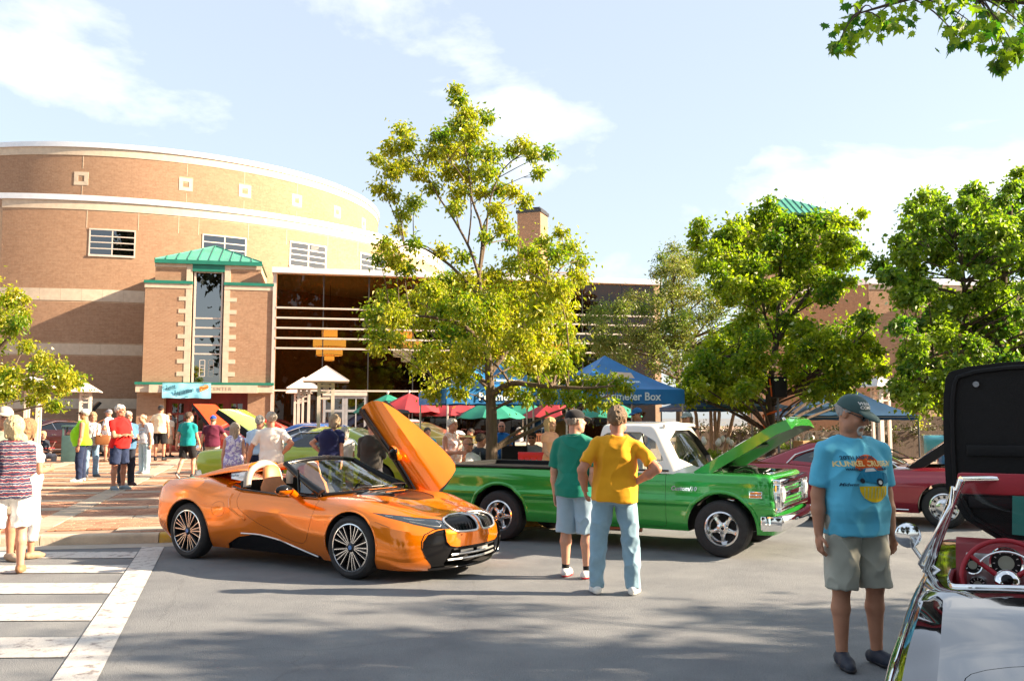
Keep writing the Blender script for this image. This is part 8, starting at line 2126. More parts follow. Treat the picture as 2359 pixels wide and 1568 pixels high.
 # ---- top
 kind, tc = top[0], top[1]; tmat = tc if not isinstance(tc, tuple) else cloth('%s_%d' % (kind, abs(hash(tuple(tc))) % 99999), tc)
 loose = .014 + .008 * (1 - fem)
 hz = (hemz if hemz is not None else (.86 if kind != 'tucked' else .965)) * s + dz; runx = runy = 0; TT = []
 for z, a, c, rx, ry in T[::-1]:
  gx, gy = rx + loose * s, ry + loose * s
  if z < 1.30 * s + dz and not (fem and kind == 'fitted'):
   runx, runy = max(runx * .995, gx), max(runy * .99, gy); gx, gy = runx, runy
   if z < 1.02 * s + dz: gx, gy = gx + .012 * s, gy + .014 * s
  TT.append((z, a, c, gx, gy))
 TT = TT[::-1]; fld = Field(lo, hi, h)
 fld.trunk(TT, piv, -lean, roll, k=.03, zcut=hz)
 sl_t = sleeve if sleeve is not None else {'tee': .62, 'polo': .66, 'tucked': .64, 'tank': 0, 'long': 2.0, 'sleeveless': 0, 'fitted': .5, 'cold': .0}.get(kind, .62)
 for i in (0, 1):
  ins = nrm(sh[i] - nb);
  if sl_t > 0:
   t_ = min(1, sl_t); e_ = sh[i] + (el[i] - sh[i]) * t_; fld.cone(sh[i] - ins * .09 * s, sh[i], .062 * s, .060 * s * fr, .04); fld.cone(sh[i], e_, .061 * s * fr, (.062 if sl_t <= 1 else .054) * s * fr, .03, end=0.0 if sl_t <= 1 else None)
   if sl_t > 1: fld.cone(el[i], el[i] + (wr[i] - el[i]) * .95, .053 * s * fr, .040 * s, .02, end=0.0)
  else: fld.cone(sh[i] - ins * .09 * s, sh[i] - ins * .035 * s, .060 * s, .058 * s, .03)
 if fem:
  for q in (-1, 1): fld.ell(U((q * .075, -.105, 1.265)), S((.072, .062, .07)), None, .05)
 fld.ell(U((0, -.022 if kind != 'polo' else -.02, 1.515)), S((.078 if not fem else .092, .088 if not fem else .11, .062)), None, .012, 'cut')
 shirt = emit(fld, 'shirt', tmat, None, amp=.020 if h < .009 else .016, sc=(7, 7, 5.5), rx_=2 if h < .009 else 1); ex['shirt'] = shirt
 if kind in ('polo',):
  fc = Field(U((-.12, -.14, 1.40)) - .08, U((.12, .14, 1.55)) + .08, min(h, .009))
  fc.ell(U((0, -.002, 1.475)), S((.088, .088, .038)), None, .01); fc.ell(U((0, -.006, 1.50)), S((.068, .070, .06)), None, .006, 'cut'); emit(fc, 'collar', tmat)
 # ---- bottom
 bk, bc = bottom; bmat = bc if not isinstance(bc, tuple) else cloth('%s_%d' % (bk, abs(hash(tuple(bc))) % 99999), bc, var=.12 if bk == 'jeans' else .06)
 fld = Field(lo, hi, h); wz = [(z, a, c, rx + .012 * s, ry + .012 * s) for z, a, c, rx, ry in T if z < 1.05 * s + dz]; fld.trunk(wz, piv, -lean * (0 if sit else 1), roll, k=.03)
 for i in (0, 1):
  w0, w1, w2 = {'jeans': (.100, .075, .068), 'slacks': (.104, .082, .072), 'shorts': (.106, .096, .09), 'capri': (.10, .082, .075), 'skirt': (.1, .09, .09)}[bk]; g = 1 + .14 * b
  if bk in ('jeans', 'slacks', 'capri'):
   en = ankles[i] * (1.0 if bk != 'capri' else .6) + knees[i] * (0.0 if bk != 'capri' else .4); fld.cone(hips[i], knees[i], w0 * s * g, w1 * s * g, .035); fld.cone(knees[i], en, w1 * s * g, w2 * s, .02, end=.02 * s)
  else:
   kt = {'shorts': .92, 'skirt': .85}[bk]; kt = (extra or {}).get('short_len', kt); fld.cone(hips[i], hips[i] + (knees[i] - hips[i]) * kt, w0 * s * g, w1 * s * g, .03, end=0.0)
 emit(fld, {'jeans': 'jeans', 'slacks': 'trousers', 'shorts': 'shorts', 'capri': 'trousers', 'skirt': 'skirt'}[bk], bmat, None, amp=.018 if h < .009 else .014, sc=(9, 9, 6), rx_=1, tilt=.9)
 # ---- shoes
 shc, solec = shoes; smat = shc if not isinstance(shc, tuple) else pm('shoe_%d' % (abs(hash(tuple(shc))) % 99999), shc, rough=.6, var=.1, bump=.1)
 for i in (0, 1):
  a = ankles[i]; hh = min(h, .010); out = .22 * (1 if i == 0 else -1); fd = np.array([math.sin(out), -math.cos(out), 0.0]); gz = a[2] - .085 * s
  lift = 0.0
  if gz > .02: lift = .55                                  # trailing foot, heel up
  fd = nrm(fd * math.cos(lift) + np.array([0, 0, -math.sin(lift)])); upv = nrm(np.array([0, 0, 1.0]) - fd * fd[2]); base = a - upv * .085 * s
  if lift: base = a - upv * .085 * s
  fs = Field(a - .24 * s, a + .24 * s, hh); ht = base - fd * .045 * s + upv * .048 * s; bt = base + fd * .10 * s + upv * .040 * s; tt = base + fd * .165 * s + upv * .030 * s
  fs.cone(ht, bt, .042 * s, .046 * s, .02); fs.cone(bt, tt, .046 * s, .034 * s, .02); fs.cone(base + upv * .06 * s + fd * .0 * s, base + fd * .06 * s + upv * .055 * s, .046 * s, .040 * s, .02)
  fs.cone(base + upv * .05 * s, a + upv * .005 * s, .044 * s, .042 * s, .015, end=0.0)
  bb = base + upv * .004
  fs.put(lambda x, y, z: -((x - bb[0]) * upv[0] + (y - bb[1]) * upv[1] + (z - bb[2]) * upv[2]), a - .24 * s, a + .24 * s, .01, 'and'); so = emit(fs, 'shoe', smat)
  if solec is not None:
   fs = Field(a - .24 * s, a + .24 * s, hh); fs.cone(ht, bt, .046 * s, .051 * s, .02); fs.cone(bt, tt, .051 * s, .039 * s, .02); tp_ = base + upv * .026 * s
   fs.put(lambda x, y, z: np.maximum(-((x - base[0]) * upv[0] + (y - base[1]) * upv[1] + (z - base[2]) * upv[2]), ((x - tp_[0]) * upv[0] + (y - tp_[1]) * upv[1] + (z - tp_[2]) * upv[2])), a - .24 * s, a + .24 * s, .01, 'and'); emit(fs, 'sole', pm('sole_%d' % (abs(hash(tuple(solec))) % 99999), solec, rough=.7), so)
  if sock is not None:
   fs = Field(a - .2 * s, a + .2 * s, hh); fs.cone(a + np.array([0, 0, .05 * s]), a - np.array([0, 0, .03 * s]), .040 * s, .040 * s, .01, end=0); emit(fs, 'sock', cloth('sock_%d' % (abs(hash(tuple(sock))) % 9999), sock))
 # ---- hair, cap, glasses, eyes
 def headfield(hh): return Field(hc - .34 * s, hc + .22 * s, hh)
 def HP(x, y, z):
  d = np.stack([x - hc[0], y - hc[1], z - hc[2]], -1) @ Rh / s; return d[..., 0], d[..., 1], d[..., 2]
 hh = min(h, .009); hk, hcol = hair; hm = pm('hair_%d' % (abs(hash(tuple(hcol))) % 99999), hcol, rough=.55, var=.3, scale=30, bump=.8, bscale=60, stretch=(4, 4, .7))
 if hk != 'bald':
  fh = headfield(hh); th = .016 if hk == 'short' else .012 if hk == 'crop' else .024
  fh.ell(Hd((0, .02, .034)), S((.076 + th, .096 + th, .088 + th)), Rh, .01)
  if hk in ('bob', 'long'):
   L__ = -.10 if hk == 'bob' else -.20
   fh.cone(Hd((0, .07, 0)), Hd((0, .075, L__)), .075 * s, .055 * s, .03);
   for q in (-1, 1): fh.cone(Hd((q * .07, .02, .02)), Hd((q * .078, .03 if hk == 'bob' else -.0, L__ * .9)), .034 * s, .026 * s, .03)
  if hk == 'short' or hk == 'crop': fh.put(lambda x, y, z: (lambda a: (.008 - (a[2] + .70 * a[1])) * .8)(HP(x, y, z)), hc - .34 * s, hc + .22 * s, .012, 'and')
  elif hk == 'fringe': fh.put(lambda x, y, z: (lambda a: np.maximum((.02 - (a[2] + .70 * a[1])) * .8, (a[2] - .045 - .2 * a[1])))(HP(x, y, z)), hc - .34 * s, hc + .22 * s, .012, 'and')
  else: fh.put(lambda x, y, z: (lambda a: np.where(a[2] > .045, -.02, np.where(a[1] < -.02, .03, -.02)) * s)(HP(x, y, z)), hc - .34 * s, hc + .22 * s, .012, 'and')
  if cap is not None: fh.put(lambda x, y, z: (lambda a: a[2] - .028)(HP(x, y, z)) * s, hc - .34 * s, hc + .22 * s, .012, 'and')
  V, Q = fh.mesh(); V = folds(V, Q, .013 * s, seed + 5, (40, 40, 16), .3); link('hair', np_mesh('hair', relax(V, Q, 1, .3), Q, hm, sm=True), root)
 if beard is not None:
  fb = headfield(hh); fb.ell(Hd((0, -.096, -.050)), S((.034, .014, .009)), Rh, .008); fb.cone(Hd((-.03, -.088, -.06)), Hd((-.026, -.082, -.085)), .008 * s, .008 * s, .01); fb.cone(Hd((.03, -.088, -.06)), Hd((.026, -.082, -.085)), .008 * s, .008 * s, .01); fb.ell(Hd((0, -.088, -.098)), S((.026, .02, .018)), Rh, .01); emit(fb, 'moustache', pm('beard_%d' % (abs(hash(tuple(beard))) % 9999), beard, rough=.8, bump=.6, bscale=90))
 if cap is not None:
  cc, brim, cyaw = cap; Rc = np.array(Matrix.Rotation(yaw + cyaw, 3, 'Z') @ Matrix.Rotation(pit, 3, 'X')); Cp = lambda p: hc + Rc @ S(p)
  cm = cc if not isinstance(cc, tuple) else cloth('cap_%d' % (abs(hash(tuple(cc))) % 99999), cc); fc = headfield(hh)
  fc.ell(Hd((0, .014, .040)), S((.090, .112, .092)), Rh, .01); fc.put(lambda x, y, z: (lambda a: .030 + .10 * a[1] * 0 - a[2])(HP(x, y, z)) * s, hc - .34 * s, hc + .22 * s, .01, 'and'); co = emit(fc, 'cap', cm, amp=.003); ex['cap'] = co
  fv = headfield(min(hh, .007)); Rv = np.array(Matrix.Rotation(yaw + cyaw, 3, 'Z') @ Matrix.Rotation(pit + .22, 3, 'X')); fv.ell(Cp((0, -.105, .038)), S((.074, .086, .017)), Rv, .01); fv.ell(Cp((0, -.09, .002)), S((.082, .11, .034)), Rv, .006, 'cut'); fv.ell(Hd((0, .014, .035)), S((.08, .10, .1)), Rh, .004, 'cut')
  emit(fv, 'visor', (brim if not isinstance(brim, tuple) else cloth('cap_%d' % (abs(hash(tuple(brim))) % 99999), brim)) if brim is not None else cm, co)
 if specs is not None:
  gm = pm('specs_%d' % (abs(hash(tuple(specs))) % 9999), specs, rough=.12, var=.02, spec=.6); fg = headfield(min(hh, .006))
  for q in (-1, 1): fg.ell(Hd((q * .034, -.103, .010)), S((.028, .009, .019)), Rh, .006); fg.cone(Hd((q * .058, -.094, .016)), Hd((q * .080, .01, .014)), .005 * s, .004 * s, .004)
  fg.cone(Hd((-.02, -.108, .016)), Hd((.02, -.108, .016)), .005 * s, .005 * s, .004); emit(fg, 'glasses', gm, rx_=0)
 elif eyes:
  for q in (-1, 1):
   m = MB(); e_ = Hd((q * .031, -.088, .013)); d_ = Rh @ np.array([0, -1.0, 0]); m.lathe([(0, .0135), (.006, .0125), (.0105, .007), (.0125, 0), (.009, -.008)], 10); o = m.build('eye', pm('eye_dark', (.05, .035, .03), rough=.2, var=.1), root, sm=60); o.matrix_local = frame_mat(e_, Rh @ np.array([1.0, 0, 0]), np.cross(d_, Rh @ np.array([1.0, 0, 0]))); o.scale = (s * 1.1, s * .75, s)
 if eyes:
  fl = headfield(min(hh, .006)); fl.ell(Hd((0, -.0955, -.061)), S((.022, .009, .007)), Rh, .004); emit(fl, 'lips', pm('lips', (.34, .12, .10), rough=.45), rx_=0)
 ex.update(root=root, U=U, Hd=Hd, Rh=Rh, s=s, wr=wr, el=el, sh=sh, ankles=ankles, knees=knees, dz=dz, Rl=Rl); return ex
def stand_on(x, yf, yh, plaza_=True):
 """ground point and height from the photo's foot and head rows"""
 Y = 4.0
 while Y < 60:
  z = plaza_z(0, Y) if plaza_ else 0.0
  if at(x, yf, Y).z <= z: break
  Y += .02
 while False: pass
 p = at(x, yf, Y); z = plaza_z(0, Y) if plaza_ else 0.0; return Vector((p.x, Y, z)), at(x, yh, Y).z - z
def depth_on(x, Y, yh, plaza_=True):
 p = at(x, 960, Y); z = plaza_z(0, Y) if plaza_ else 0.0; return Vector((p.x, Y, z)), at(x, yh, Y).z - z
def decal(ex, items, target, o, ex_, ey_, push=.004):
 """print laid on cloth: each item (mesh, material, name); mesh xy placed in frame (o, ex_, ey_), projected along -normal"""
 bm = bmesh.new(); bm.from_mesh(target.data); bv = BVHTree.FromBMesh(bm); bm.free(); X, Yv = Vector(ex_).normalized(), Vector(ey_).normalized(); N = X.cross(Yv).normalized(); o = Vector(o)
 for me, mat_, nm, lift in items:
  bm = bmesh.new(); bm.from_mesh(me)
  for _ in range(3):
   lg = [e for e in bm.edges if e.calc_length() > .03]
   if not lg: break
   bmesh.ops.subdivide_edges(bm, edges=lg, cuts=1)
  bmesh.ops.triangulate(bm, faces=bm.faces)
  for v in bm.verts:
   p = o + X * v.co.x + Yv * v.co.y; hit = bv.ray_cast(p + N * .5, -N)
   v.co = (hit[0] + N * (push + lift)) if hit[0] is not None else p
  bm.to_mesh(me); bm.free(); me.materials.clear(); me.materials.append(mat_); link(nm, me, target)
def flat_mesh(poly):
 me = bpy.data.meshes.new('print'); me.from_pydata([(x, y, 0) for x, y in poly], [], [tuple(range(len(poly)))]); return me
def blotch(name, c1, c2, c3=None, scale=18):
 """printed fabric"""
 if name in MATS: return MATS[name]
 m = pm(name, c1, col2=c2, rough=.85, scale=scale, detail=2.0, spec=.2)
 r = [n for n in m.node_tree.nodes if n.type == 'VALTORGB'][0]; r.color_ramp.elements[0].position = .44; r.color_ramp.elements[1].position = .56
 if c3 is not None: e = r.color_ramp.elements.new(.36); e.color = c4(c3)
 return m
def stripes(name, cols, per=10.0):
 if name in MATS: return MATS[name]
 m = pm(name, cols[0], rough=.9, bump=.6, bscale=70, spec=.2); t = m.node_tree; b = t.nodes['Principled BSDF']; tc = _n(t, 'TexCoord'); wv = _n(t, 'TexWave'); wv.bands_direction = 'Z'; wv.inputs['Scale'].default_value = per; wv.inputs['Distortion'].default_value = 1.5; wv.inputs['Detail Scale'].default_value = 6
 r = _n(t, 'ValToRGB'); r.color_ramp.interpolation = 'CONSTANT'; els = r.color_ramp.elements
 for i, c in enumerate(cols):
  pos = i / len(cols); e = els[0] if i == 0 else els[1] if i == 1 else els.new(pos); e.position = pos; e.color = c4(c)
 t.links.new(tc.outputs['Object'], wv.inputs['Vector']); t.links.new(wv.outputs['Fac'], r.inputs['Fac']); t.links.new(r.outputs['Color'], b.inputs['Base Color']); return m
# ------------------------------------------------------------------ the three nearest men
GREY, DKGREY, BLOND, BROWN, WHITEH, DARK = (.42, .39, .35), (.20, .18, .16), (.60, .42, .21), (.17, .10, .055), (.60, .56, .50), (.05, .035, .025)
DEN, LDEN, NAVY, BLK, KHA = (.055, .11, .22), (.24, .38, .48), (.018, .03, .075), (.012, .012, .014), (.40, .35, .27)
p, H = stand_on(1418, 1368, 938, False)
yel = person('man from behind in a mustard yellow t-shirt and pale jeans, hand on hip', p, PI - .12, H, .42, skin=1, arms=(((.42, .36, -.84), (-.12, -.62, -.78)), ((.66, .34, -.66), (-.70, -.32, -.52))), legs='wide', roll=-.05, head=(-.15, -.02), hair=('short', (.19, .12, .065)), top=('tee', (.72, .33, .012)), bottom=('jeans', LDEN), shoes=((.70, .70, .68), (.62, .62, .6)), h=.0065, seed=1, turn=0, sleeve=.74)
p, H = stand_on(1328, 1330, 945, False)
grn = person('man from behind in a dark green shirt, black cap and denim shorts', p, PI - .55, H, .62, skin=0, arms=('down', ((.22, .25, -.95), (-.35, -.35, -.85))), legs='stand', head=(-.55, .02), hair=('crop', (.30, .26, .22)), top=('polo', (.008, .19, .13)), bottom=('shorts', (.30, .42, .52)), shoes=((.68, .66, .64), (.45, .03, .04)), cap=((.012, .012, .014), None, 0), sock=(.012, .012, .012), h=.0065, seed=2, sleeve=.85, hemz=.83, extra=dict(short_len=1.08))
p, H = stand_on(1982, 1532, 915, False)
blu = person('man in a light blue printed t-shirt, grey-green cap and khaki shorts, looking down', p, .18, H, .5, skin=2, arms=('down', ((.20, .05, -1), (.06, -.10, -1))), legs='stand', head=(.5, .40), hair=('crop', (.42, .40, .38)), top=('tee', (.10, .46, .66)), bottom=('shorts', (.38, .38, .32)), shoes=((.012, .018, .035), (.02, .02, .025)), cap=((.055, .105, .105), None, 0), specs=(.006, .006, .007), beard=(.55, .52, .48), h=.006, seed=3, sleeve=.80, hemz=.84, extra=dict(short_len=1.0))
# print on the light blue shirt
M_pr = lambda n, c: pm('print_' + n, c, rough=.85, var=.08, scale=20, spec=.2)
s_ = blu['s']; oc = blu['U']((.01, -.25, 1.255)); X_, Y_ = (1, 0, 0), (0, .06, 1)
def circ(r, a0, a1, n=24, cx=0, cy=0): return [(cx + r * math.cos(a0 + (a1 - a0) * i / n), cy + r * math.sin(a0 + (a1 - a0) * i / n)) for i in range(n + 1)]
def txt(body, size, x, y, bold=.001, shear=0, al='CENTER'):
 me = text_mesh(body, size, 0.0, shear, al, bold); me.transform(Matrix.Translation((x, y, 0))); return me
its = [(flat_mesh(circ(.085, .0, PI, 24, 0, .01)), M_pr('orange', (.62, .10, .015)), 'printed_sun', 0),
       (flat_mesh(circ(.085, -PI, 0, 24, .01, -.075)), M_pr('yellow', (.72, .50, .02)), 'printed_wave', 0)]
car_o = [(-.085, -.03), (-.06, .0), (-.03, .022), (.03, .026), (.055, .004), (.11, -.008), (.125, -.03), (.12, -.055), (.09, -.062), (.02, -.06), (-.06, -.045), (-.085, -.04)]
its.append((flat_mesh(car_o), M_pr('car_blue', (.015, .17, .30)), 'printed_car', .0015))
its.append((flat_mesh(circ(.022, 0, 2 * PI, 20, .045, -.055)), M_pr('black', (.015, .02, .03)), 'printed_wheel', .003)); its.append((flat_mesh(circ(.011, 0, 2 * PI, 14, .045, -.055)), M_pr('pale', (.6, .62, .6)), 'printed_hub', .0045)); its.append((flat_mesh(circ(.014, 0, 2 * PI, 14, -.055, -.045)), MATS['print_black'], 'printed_wheel', .003))
its.append((flat_mesh([(-.02, .02), (.025, .022), (.04, .006), (-.03, .002)]), MATS['print_pale'], 'printed_windscreen', .003))
its += [(txt('20TH ANNUAL', .028, -.045, .078), M_pr('navy', (.02, .07, .12)), 'printed_lettering', .003), (txt('KUNKEL CRUISE-IN', .040, -.0, .045, .0012), M_pr('cream', (.78, .62, .28)), 'printed_lettering', .003), (txt('WARREN, IN', .016, -.085, .016), MATS['print_navy'], 'printed_lettering', .003), (txt('AUGUST 14', .016, .09, .018), MATS['print_navy'], 'printed_lettering', .003), (txt('Midwest', .024, -.12, -.065, .0006, .3), MATS['print_navy'], 'printed_lettering', .003)]
for i in range(7): its.append((flat_mesh([(-.05 + i * .02, -.082), (-.044 + i * .02, -.082), (-.050 + i * .019, -.14), (-.054 + i * .019, -.14)]), M_pr('stripe', (.45, .50, .25)), 'printed_stripe', .0015))
for it_ in its: it_[0].transform(Matrix.Scale(1.3, 4))
decal(blu, its, blu['shirt'], oc, X_, Y_, .008)
capo = blu['cap']; Rh = blu['Rh']; hx = Rh @ np.array([1.0, 0, 0]); hy = Rh @ np.array([0, .35, 1.0])
decal(blu, [(txt('Wildcat', .030, .0, .014, .001, .3), M_pr('white', (.72, .72, .70)), 'cap_lettering', .001), (txt('COMET', .030, .006, -.014, .0012, .2), MATS['print_white'], 'cap_lettering', .001)], capo, blu['Hd']((-.020, -.2, .135)), hx, hy, .002)
# watch
def watch(e, i, c=(.02, .02, .02)):
 w = e['wr'][i] + (e['el'][i] - e['wr'][i]) * .08; d = e['wr'][i] - e['el'][i]; d = Vector(d).normalized(); MB().tube([Vector(w) - d * .012, Vector(w) + d * .012], .034 * e['s'], 14).build('wrist_watch', pm('watch_%d' % (int(c[0] * 1000)), c, rough=.4), e['root'])
# ------------------------------------------------------------------ people on the left
p, H = stand_on(14, 1322, 962, False)
wom = person('blonde woman in a navy and red crochet top and white shorts at the left edge', p, PI + .55, H, .42, True, 0, ('crossed', 'crossed'), 'stand', 0, 0, (.45, 0), ('bob', (.66, .48, .26)), ('tee', stripes('crochet', [(.03, .035, .07), (.36, .05, .05), (.03, .03, .06), (.40, .38, .38), (.04, .045, .09)], 4.2)), ('shorts', (.74, .72, .70)), ((.30, .15, .07), None), h=.0075, seed=4, sleeve=1.0, hemz=.80, extra=dict(short_len=.95))
p, H = stand_on(-62, 1310, 945, False)
person('grey-haired man in a sage shirt and beige cap cut by the left edge', p + Vector((0, .5, 0)), .8, H * 1.02, .4, False, 1, ('down', 'down'), 'stand', 0, 0, (-.2, 0), ('crop', GREY), ('tee', (.20, .25, .20)), ('shorts', KHA), ((.34, .27, .2), None), cap=((.50, .42, .33), None, 0), h=.010, seed=5)
p, H = depth_on(66, 11.4, 968, False)
person('curly-haired woman in white behind the blonde woman at the left', p, PI - .3, H, .35, True, 1, ('front', 'front'), 'stand', 0, 0, (.2, 0), ('bob', (.30, .17, .08)), ('tee', (.75, .72, .68)), ('capri', (.5, .5, .5)), ((.3, .2, .12), None), h=.012, seed=6)
p, H = stand_on(185, 1108, 942)
e = person('man in a neon green tank top, white cap and dark jeans', p, -1.35, H, .95, False, 1, ('down', ((.16, .1, -1), (.02, -.2, -1))), 'wide', -.06, 0, (-.1, 0), ('crop', GREY), ('tank', (.30, .80, .02)), ('jeans', (.012, .022, .06)), ((.72, .72, .7), (.6, .6, .6)), cap=((.70, .70, .70), (.02, .02, .02), 0), specs=(.02, .02, .02), seed=7); watch(e, 0)
p, H = stand_on(208, 1098, 950)
person('woman in a grey tee with a brown shoulder bag behind the neon-shirted man', p, .9, H, .25, True, 1, ('front', 'down'), 'stand', 0, 0, (-.3, 0), ('bob', (.36, .22, .12)), ('tee', (.45, .45, .46)), ('jeans', (.16, .26, .38)), ((.12, .12, .13), None), seed=8)
b = thing('shoulder_bag', 'brown leather shoulder bag beside the neon-shirted man', 'bag', p + Vector((.32, -.1, .95)), .3); MB().bbox((0, 0, 0), (.34, .14, .26), .06).build('pouch', pm('bag_leather', (.24, .09, .03), rough=.5, var=.15), b, sm=40); MB().tube([(-.15, 0, .1), (-.12, 0, .45), (.02, .02, .52), (.13, 0, .1)], .012, 6).build('strap', MATS['bag_leather'], b, sm=60)
p, H = stand_on(247, 1062, 943)
person('man in a white tee, grey cap and khaki shorts near the litter bin', p, -1.7, H, .35, False, 1, ('front', 'down'), 'stand', 0, 0, (0, 0), ('crop', GREY), ('tee', (.72, .72, .74)), ('shorts', (.34, .28, .22)), ((.22, .15, .1), None), cap=((.20, .20, .23), None, 0), h=.014, seed=9)
p, H = stand_on(272, 1128, 933)
e = person('man in a bright red polo with folded arms, navy shorts and grey shoes', p, 1.15, H, .45, False, 1, ('crossed', 'crossed'), 'stand', -.03, 0, (.2, 0), ('short', WHITEH), ('polo', (.72, .012, .01)), ('shorts', NAVY), ((.17, .22, .25), (.5, .5, .5)), h=.010, seed=10)
p, H = stand_on(289, 1118, 948)
person('man in a blue shirt with a moustache, half hidden behind the red polo', p, .85, H, .4, False, 1, ('front', 'crossed'), 'stand', 0, 0, (.2, 0), ('short', GREY), ('tee', (.07, .17, .30)), ('slacks', (.015, .018, .03)), ((.05, .02, .02), None), beard=(.4, .38, .36), h=.012, seed=11)
p, H = stand_on(332, 1090, 957)
gr = person('stooping older man in a grey printed tee and baggy pale jeans', p, -.55, H * 1.03, .95, False, 0, ('down', 'down'), 'stand', .16, 0, (-.15, .12), ('fringe', (.46, .34, .24)), ('tee', (.50, .52, .58)), ('slacks', (.36, .50, .58)), ((.60, .60, .58), None), h=.012, seed=12)
its = [(flat_mesh([(-.05, -.04), (.05, -.05), (.06, .03), (-.04, .05)]), M_pr('grey_car', (.22, .22, .25)), 'printed_picture', 0), (txt('CAR SHOW', .03, 0, .07), M_pr('or2', (.65, .22, .08)), 'printed_lettering', 0)]; decal(gr, its, gr['shirt'], gr['U']((.02, -.3, 1.26)), (1, 0, 0), (0, .05, 1))
p, H = stand_on(367, 1060, 933)
person('man in a cream tee, black cap and black shorts walking to the entrance', p, PI + .1, H, .3, False, 1, ('out', 'down'), 'stand', 0, 0, (0, 0), ('crop', DARK), ('tee', (.72, .60, .42)), ('shorts', BLK), (BLK, None), cap=((.015, .015, .018), None, 0), sock=(.02, .02, .02), h=.013, seed=13)
p, H = stand_on(386, 1052, 952)
person('person in tan shorts and black socks beyond the man in the cream tee', p, PI - .3, H, .3, False, 1, ('front', 'down'), 'stand', 0, 0, (0, 0), ('short', BROWN), ('tee', (.60, .52, .42)), ('shorts', (.48, .38, .26)), (BLK, None), sock=(.015, .015, .015), h=.014, seed=14)
p, H = stand_on(430, 1099, 948)
person('young man in a teal tee and black shorts walking away', p, PI - .25, H, .28, False, 0, ('back', 'fwd'), 'walk2', .04, 0, (-.5, 0), ('short', (.09, .05, .03)), ('tee', (.006, .26, .27)), ('shorts', BLK), ((.02, .02, .025), (.6, .6, .6)), beard=None, h=.011, seed=15)
p, H = stand_on(487, 1096, 955)
person('man in a maroon tee, royal blue cap and grey shorts walking away', p, PI + .15, H, .5, False, 0, (((.3, .1, -1), (.1, -.1, -1)), ((.62, .0, -.80), (.55, -.2, -.8))), 'walk', .03, 0, (0, 0), ('crop', (.2, .12, .08)), ('tee', (.10, .012, .035)), ('shorts', (.36, .34, .30)), ((.5, .45, .4), None), cap=((.015, .07, .35), None, 0), h=.011, seed=16)
p, H = depth_on(541, 16.6, 975)
person('woman in a lavender floral sleeveless blouse and lilac trousers, seen from behind', p, PI + .2, H, .35, True, 0, ('down', 'down'), 'stand', 0, 0, (.3, 0), ('long', (.42, .33, .24)), ('sleeveless', blotch('floral_lavender', (.72, .70, .80), (.22, .20, .50), (.42, .34, .62), 22)), ('slacks', (.52, .40, .55)), ((.4, .3, .3), None), h=.010, seed=17, hemz=.80)
p, H = depth_on(598, 17.0, 958)
person('man in a pale blue shirt and navy trousers behind the white-shirted man', p, PI - .2, H, .4, False, 1, ('down', 'down'), 'stand', .02, 0, (.2, 0), ('short', GREY), ('tucked', (.45, .62, .78)), ('slacks', NAVY), (BLK, None), h=.011, seed=18)
p, H = depth_on(628, 15.4, 950)
person('grey-haired man from behind in a white tee, hand on hip, beside the sports car', p, PI + .1, H, .45, False, 1, ('out', 'hips'), 'stand', 0, .04, (.45, 0), ('short', (.46, .40, .33)), ('tee', (.76, .72, .66)), ('slacks', (.05, .06, .09)), (BLK, None), h=.009, seed=19, sleeve=.72)
p, H = depth_on(762, 16.0, 966)
person('woman in a navy tee leaning over an engine, hand on hip, from behind', p, PI - .25, H * 1.06, .6, True, 0, ('hips', 'down'), 'stand', .22, 0, (.3, .2), ('bob', (.34, .25, .16)), ('tee', (.012, .018, .075)), ('jeans', (.03, .05, .1)), ((.2, .2, .2), None), h=.010, seed=20)
p, H = depth_on(795, 16.9, 985)
person('grey-haired woman in a pale grey top beyond the woman in navy', p, PI + .4, H, .55, True, 1, ('front', 'front'), 'stand', .1, 0, (.3, .1), ('bob', GREY), ('tee', (.62, .60, .58)), ('slacks', (.3, .3, .3)), ((.3, .3, .3), None), h=.012, seed=21)
p, H = depth_on(857, 15.2, 970)
person('heavy-set man from behind in a charcoal long-sleeved top by the raised orange door', p, PI - .1, H, .7, False, 1, ('front', 'front'), 'stand', .05, 0, (.3, .1), ('crop', (.26, .22, .19)), ('long', (.035, .032, .028)), ('slacks', (.05, .05, .06)), (BLK, None), h=.010, seed=22)
# ------------------------------------------------------------------ people behind the pickup
p, H = depth_on(1040, 15.8, 965)
e = person('grey-haired woman in a pink floral cold-shoulder top, smiling to the right', p, .95, H, .55, True, 1, ('down', 'front'), 'stand', .03, 0, (.05, 0), ('short', (.62, .58, .52)), ('sleeveless', blotch('floral_pink', (.80, .66, .62), (.72, .36, .28), (.74, .52, .42), 16)), ('slacks', (.6, .58, .56)), ((.3, .2, .2), None), specs=None, h=.010, seed=23)
def seated(label, x, Y, yh, rz, seatz=.45, **kw):
 """sits at height seatz; size from the photo's head row"""
 p = at(x, 960, Y); z = plaza_z(0, Y); zt = at(x, yh, Y).z
 sc_ = kw.pop('scale', 1.0); e = person(label, Vector((p.x, Y, z)), rz, 1.72 * sc_, legs='sit', **kw); top_ = e['Hd']((0, 0, .12))[2]; e['root'].location.z = zt - top_
 if 'camp' not in label: c = copy_tree(fchair); c.location = e['root'].location; c.location.z -= .02; c.rotation_euler = (0, 0, rz); c['label'] = 'black folding chair under the ' + ' '.join(label.replace(',', '').split()[:9])
 return e
seated('seated man in a white polo and sunglasses, chin on hand, by the pear tree', 1078, 16.3, 1008, .55, fat=.5, skin=1, arms=('lap', 'chin'), head=(.1, 0), hair=('bald', GREY), top=('polo', (.70, .72, .78)), bottom=('shorts', KHA), shoes=((.5, .5, .5), None), specs=(.02, .02, .02), h=.010, seed=24)
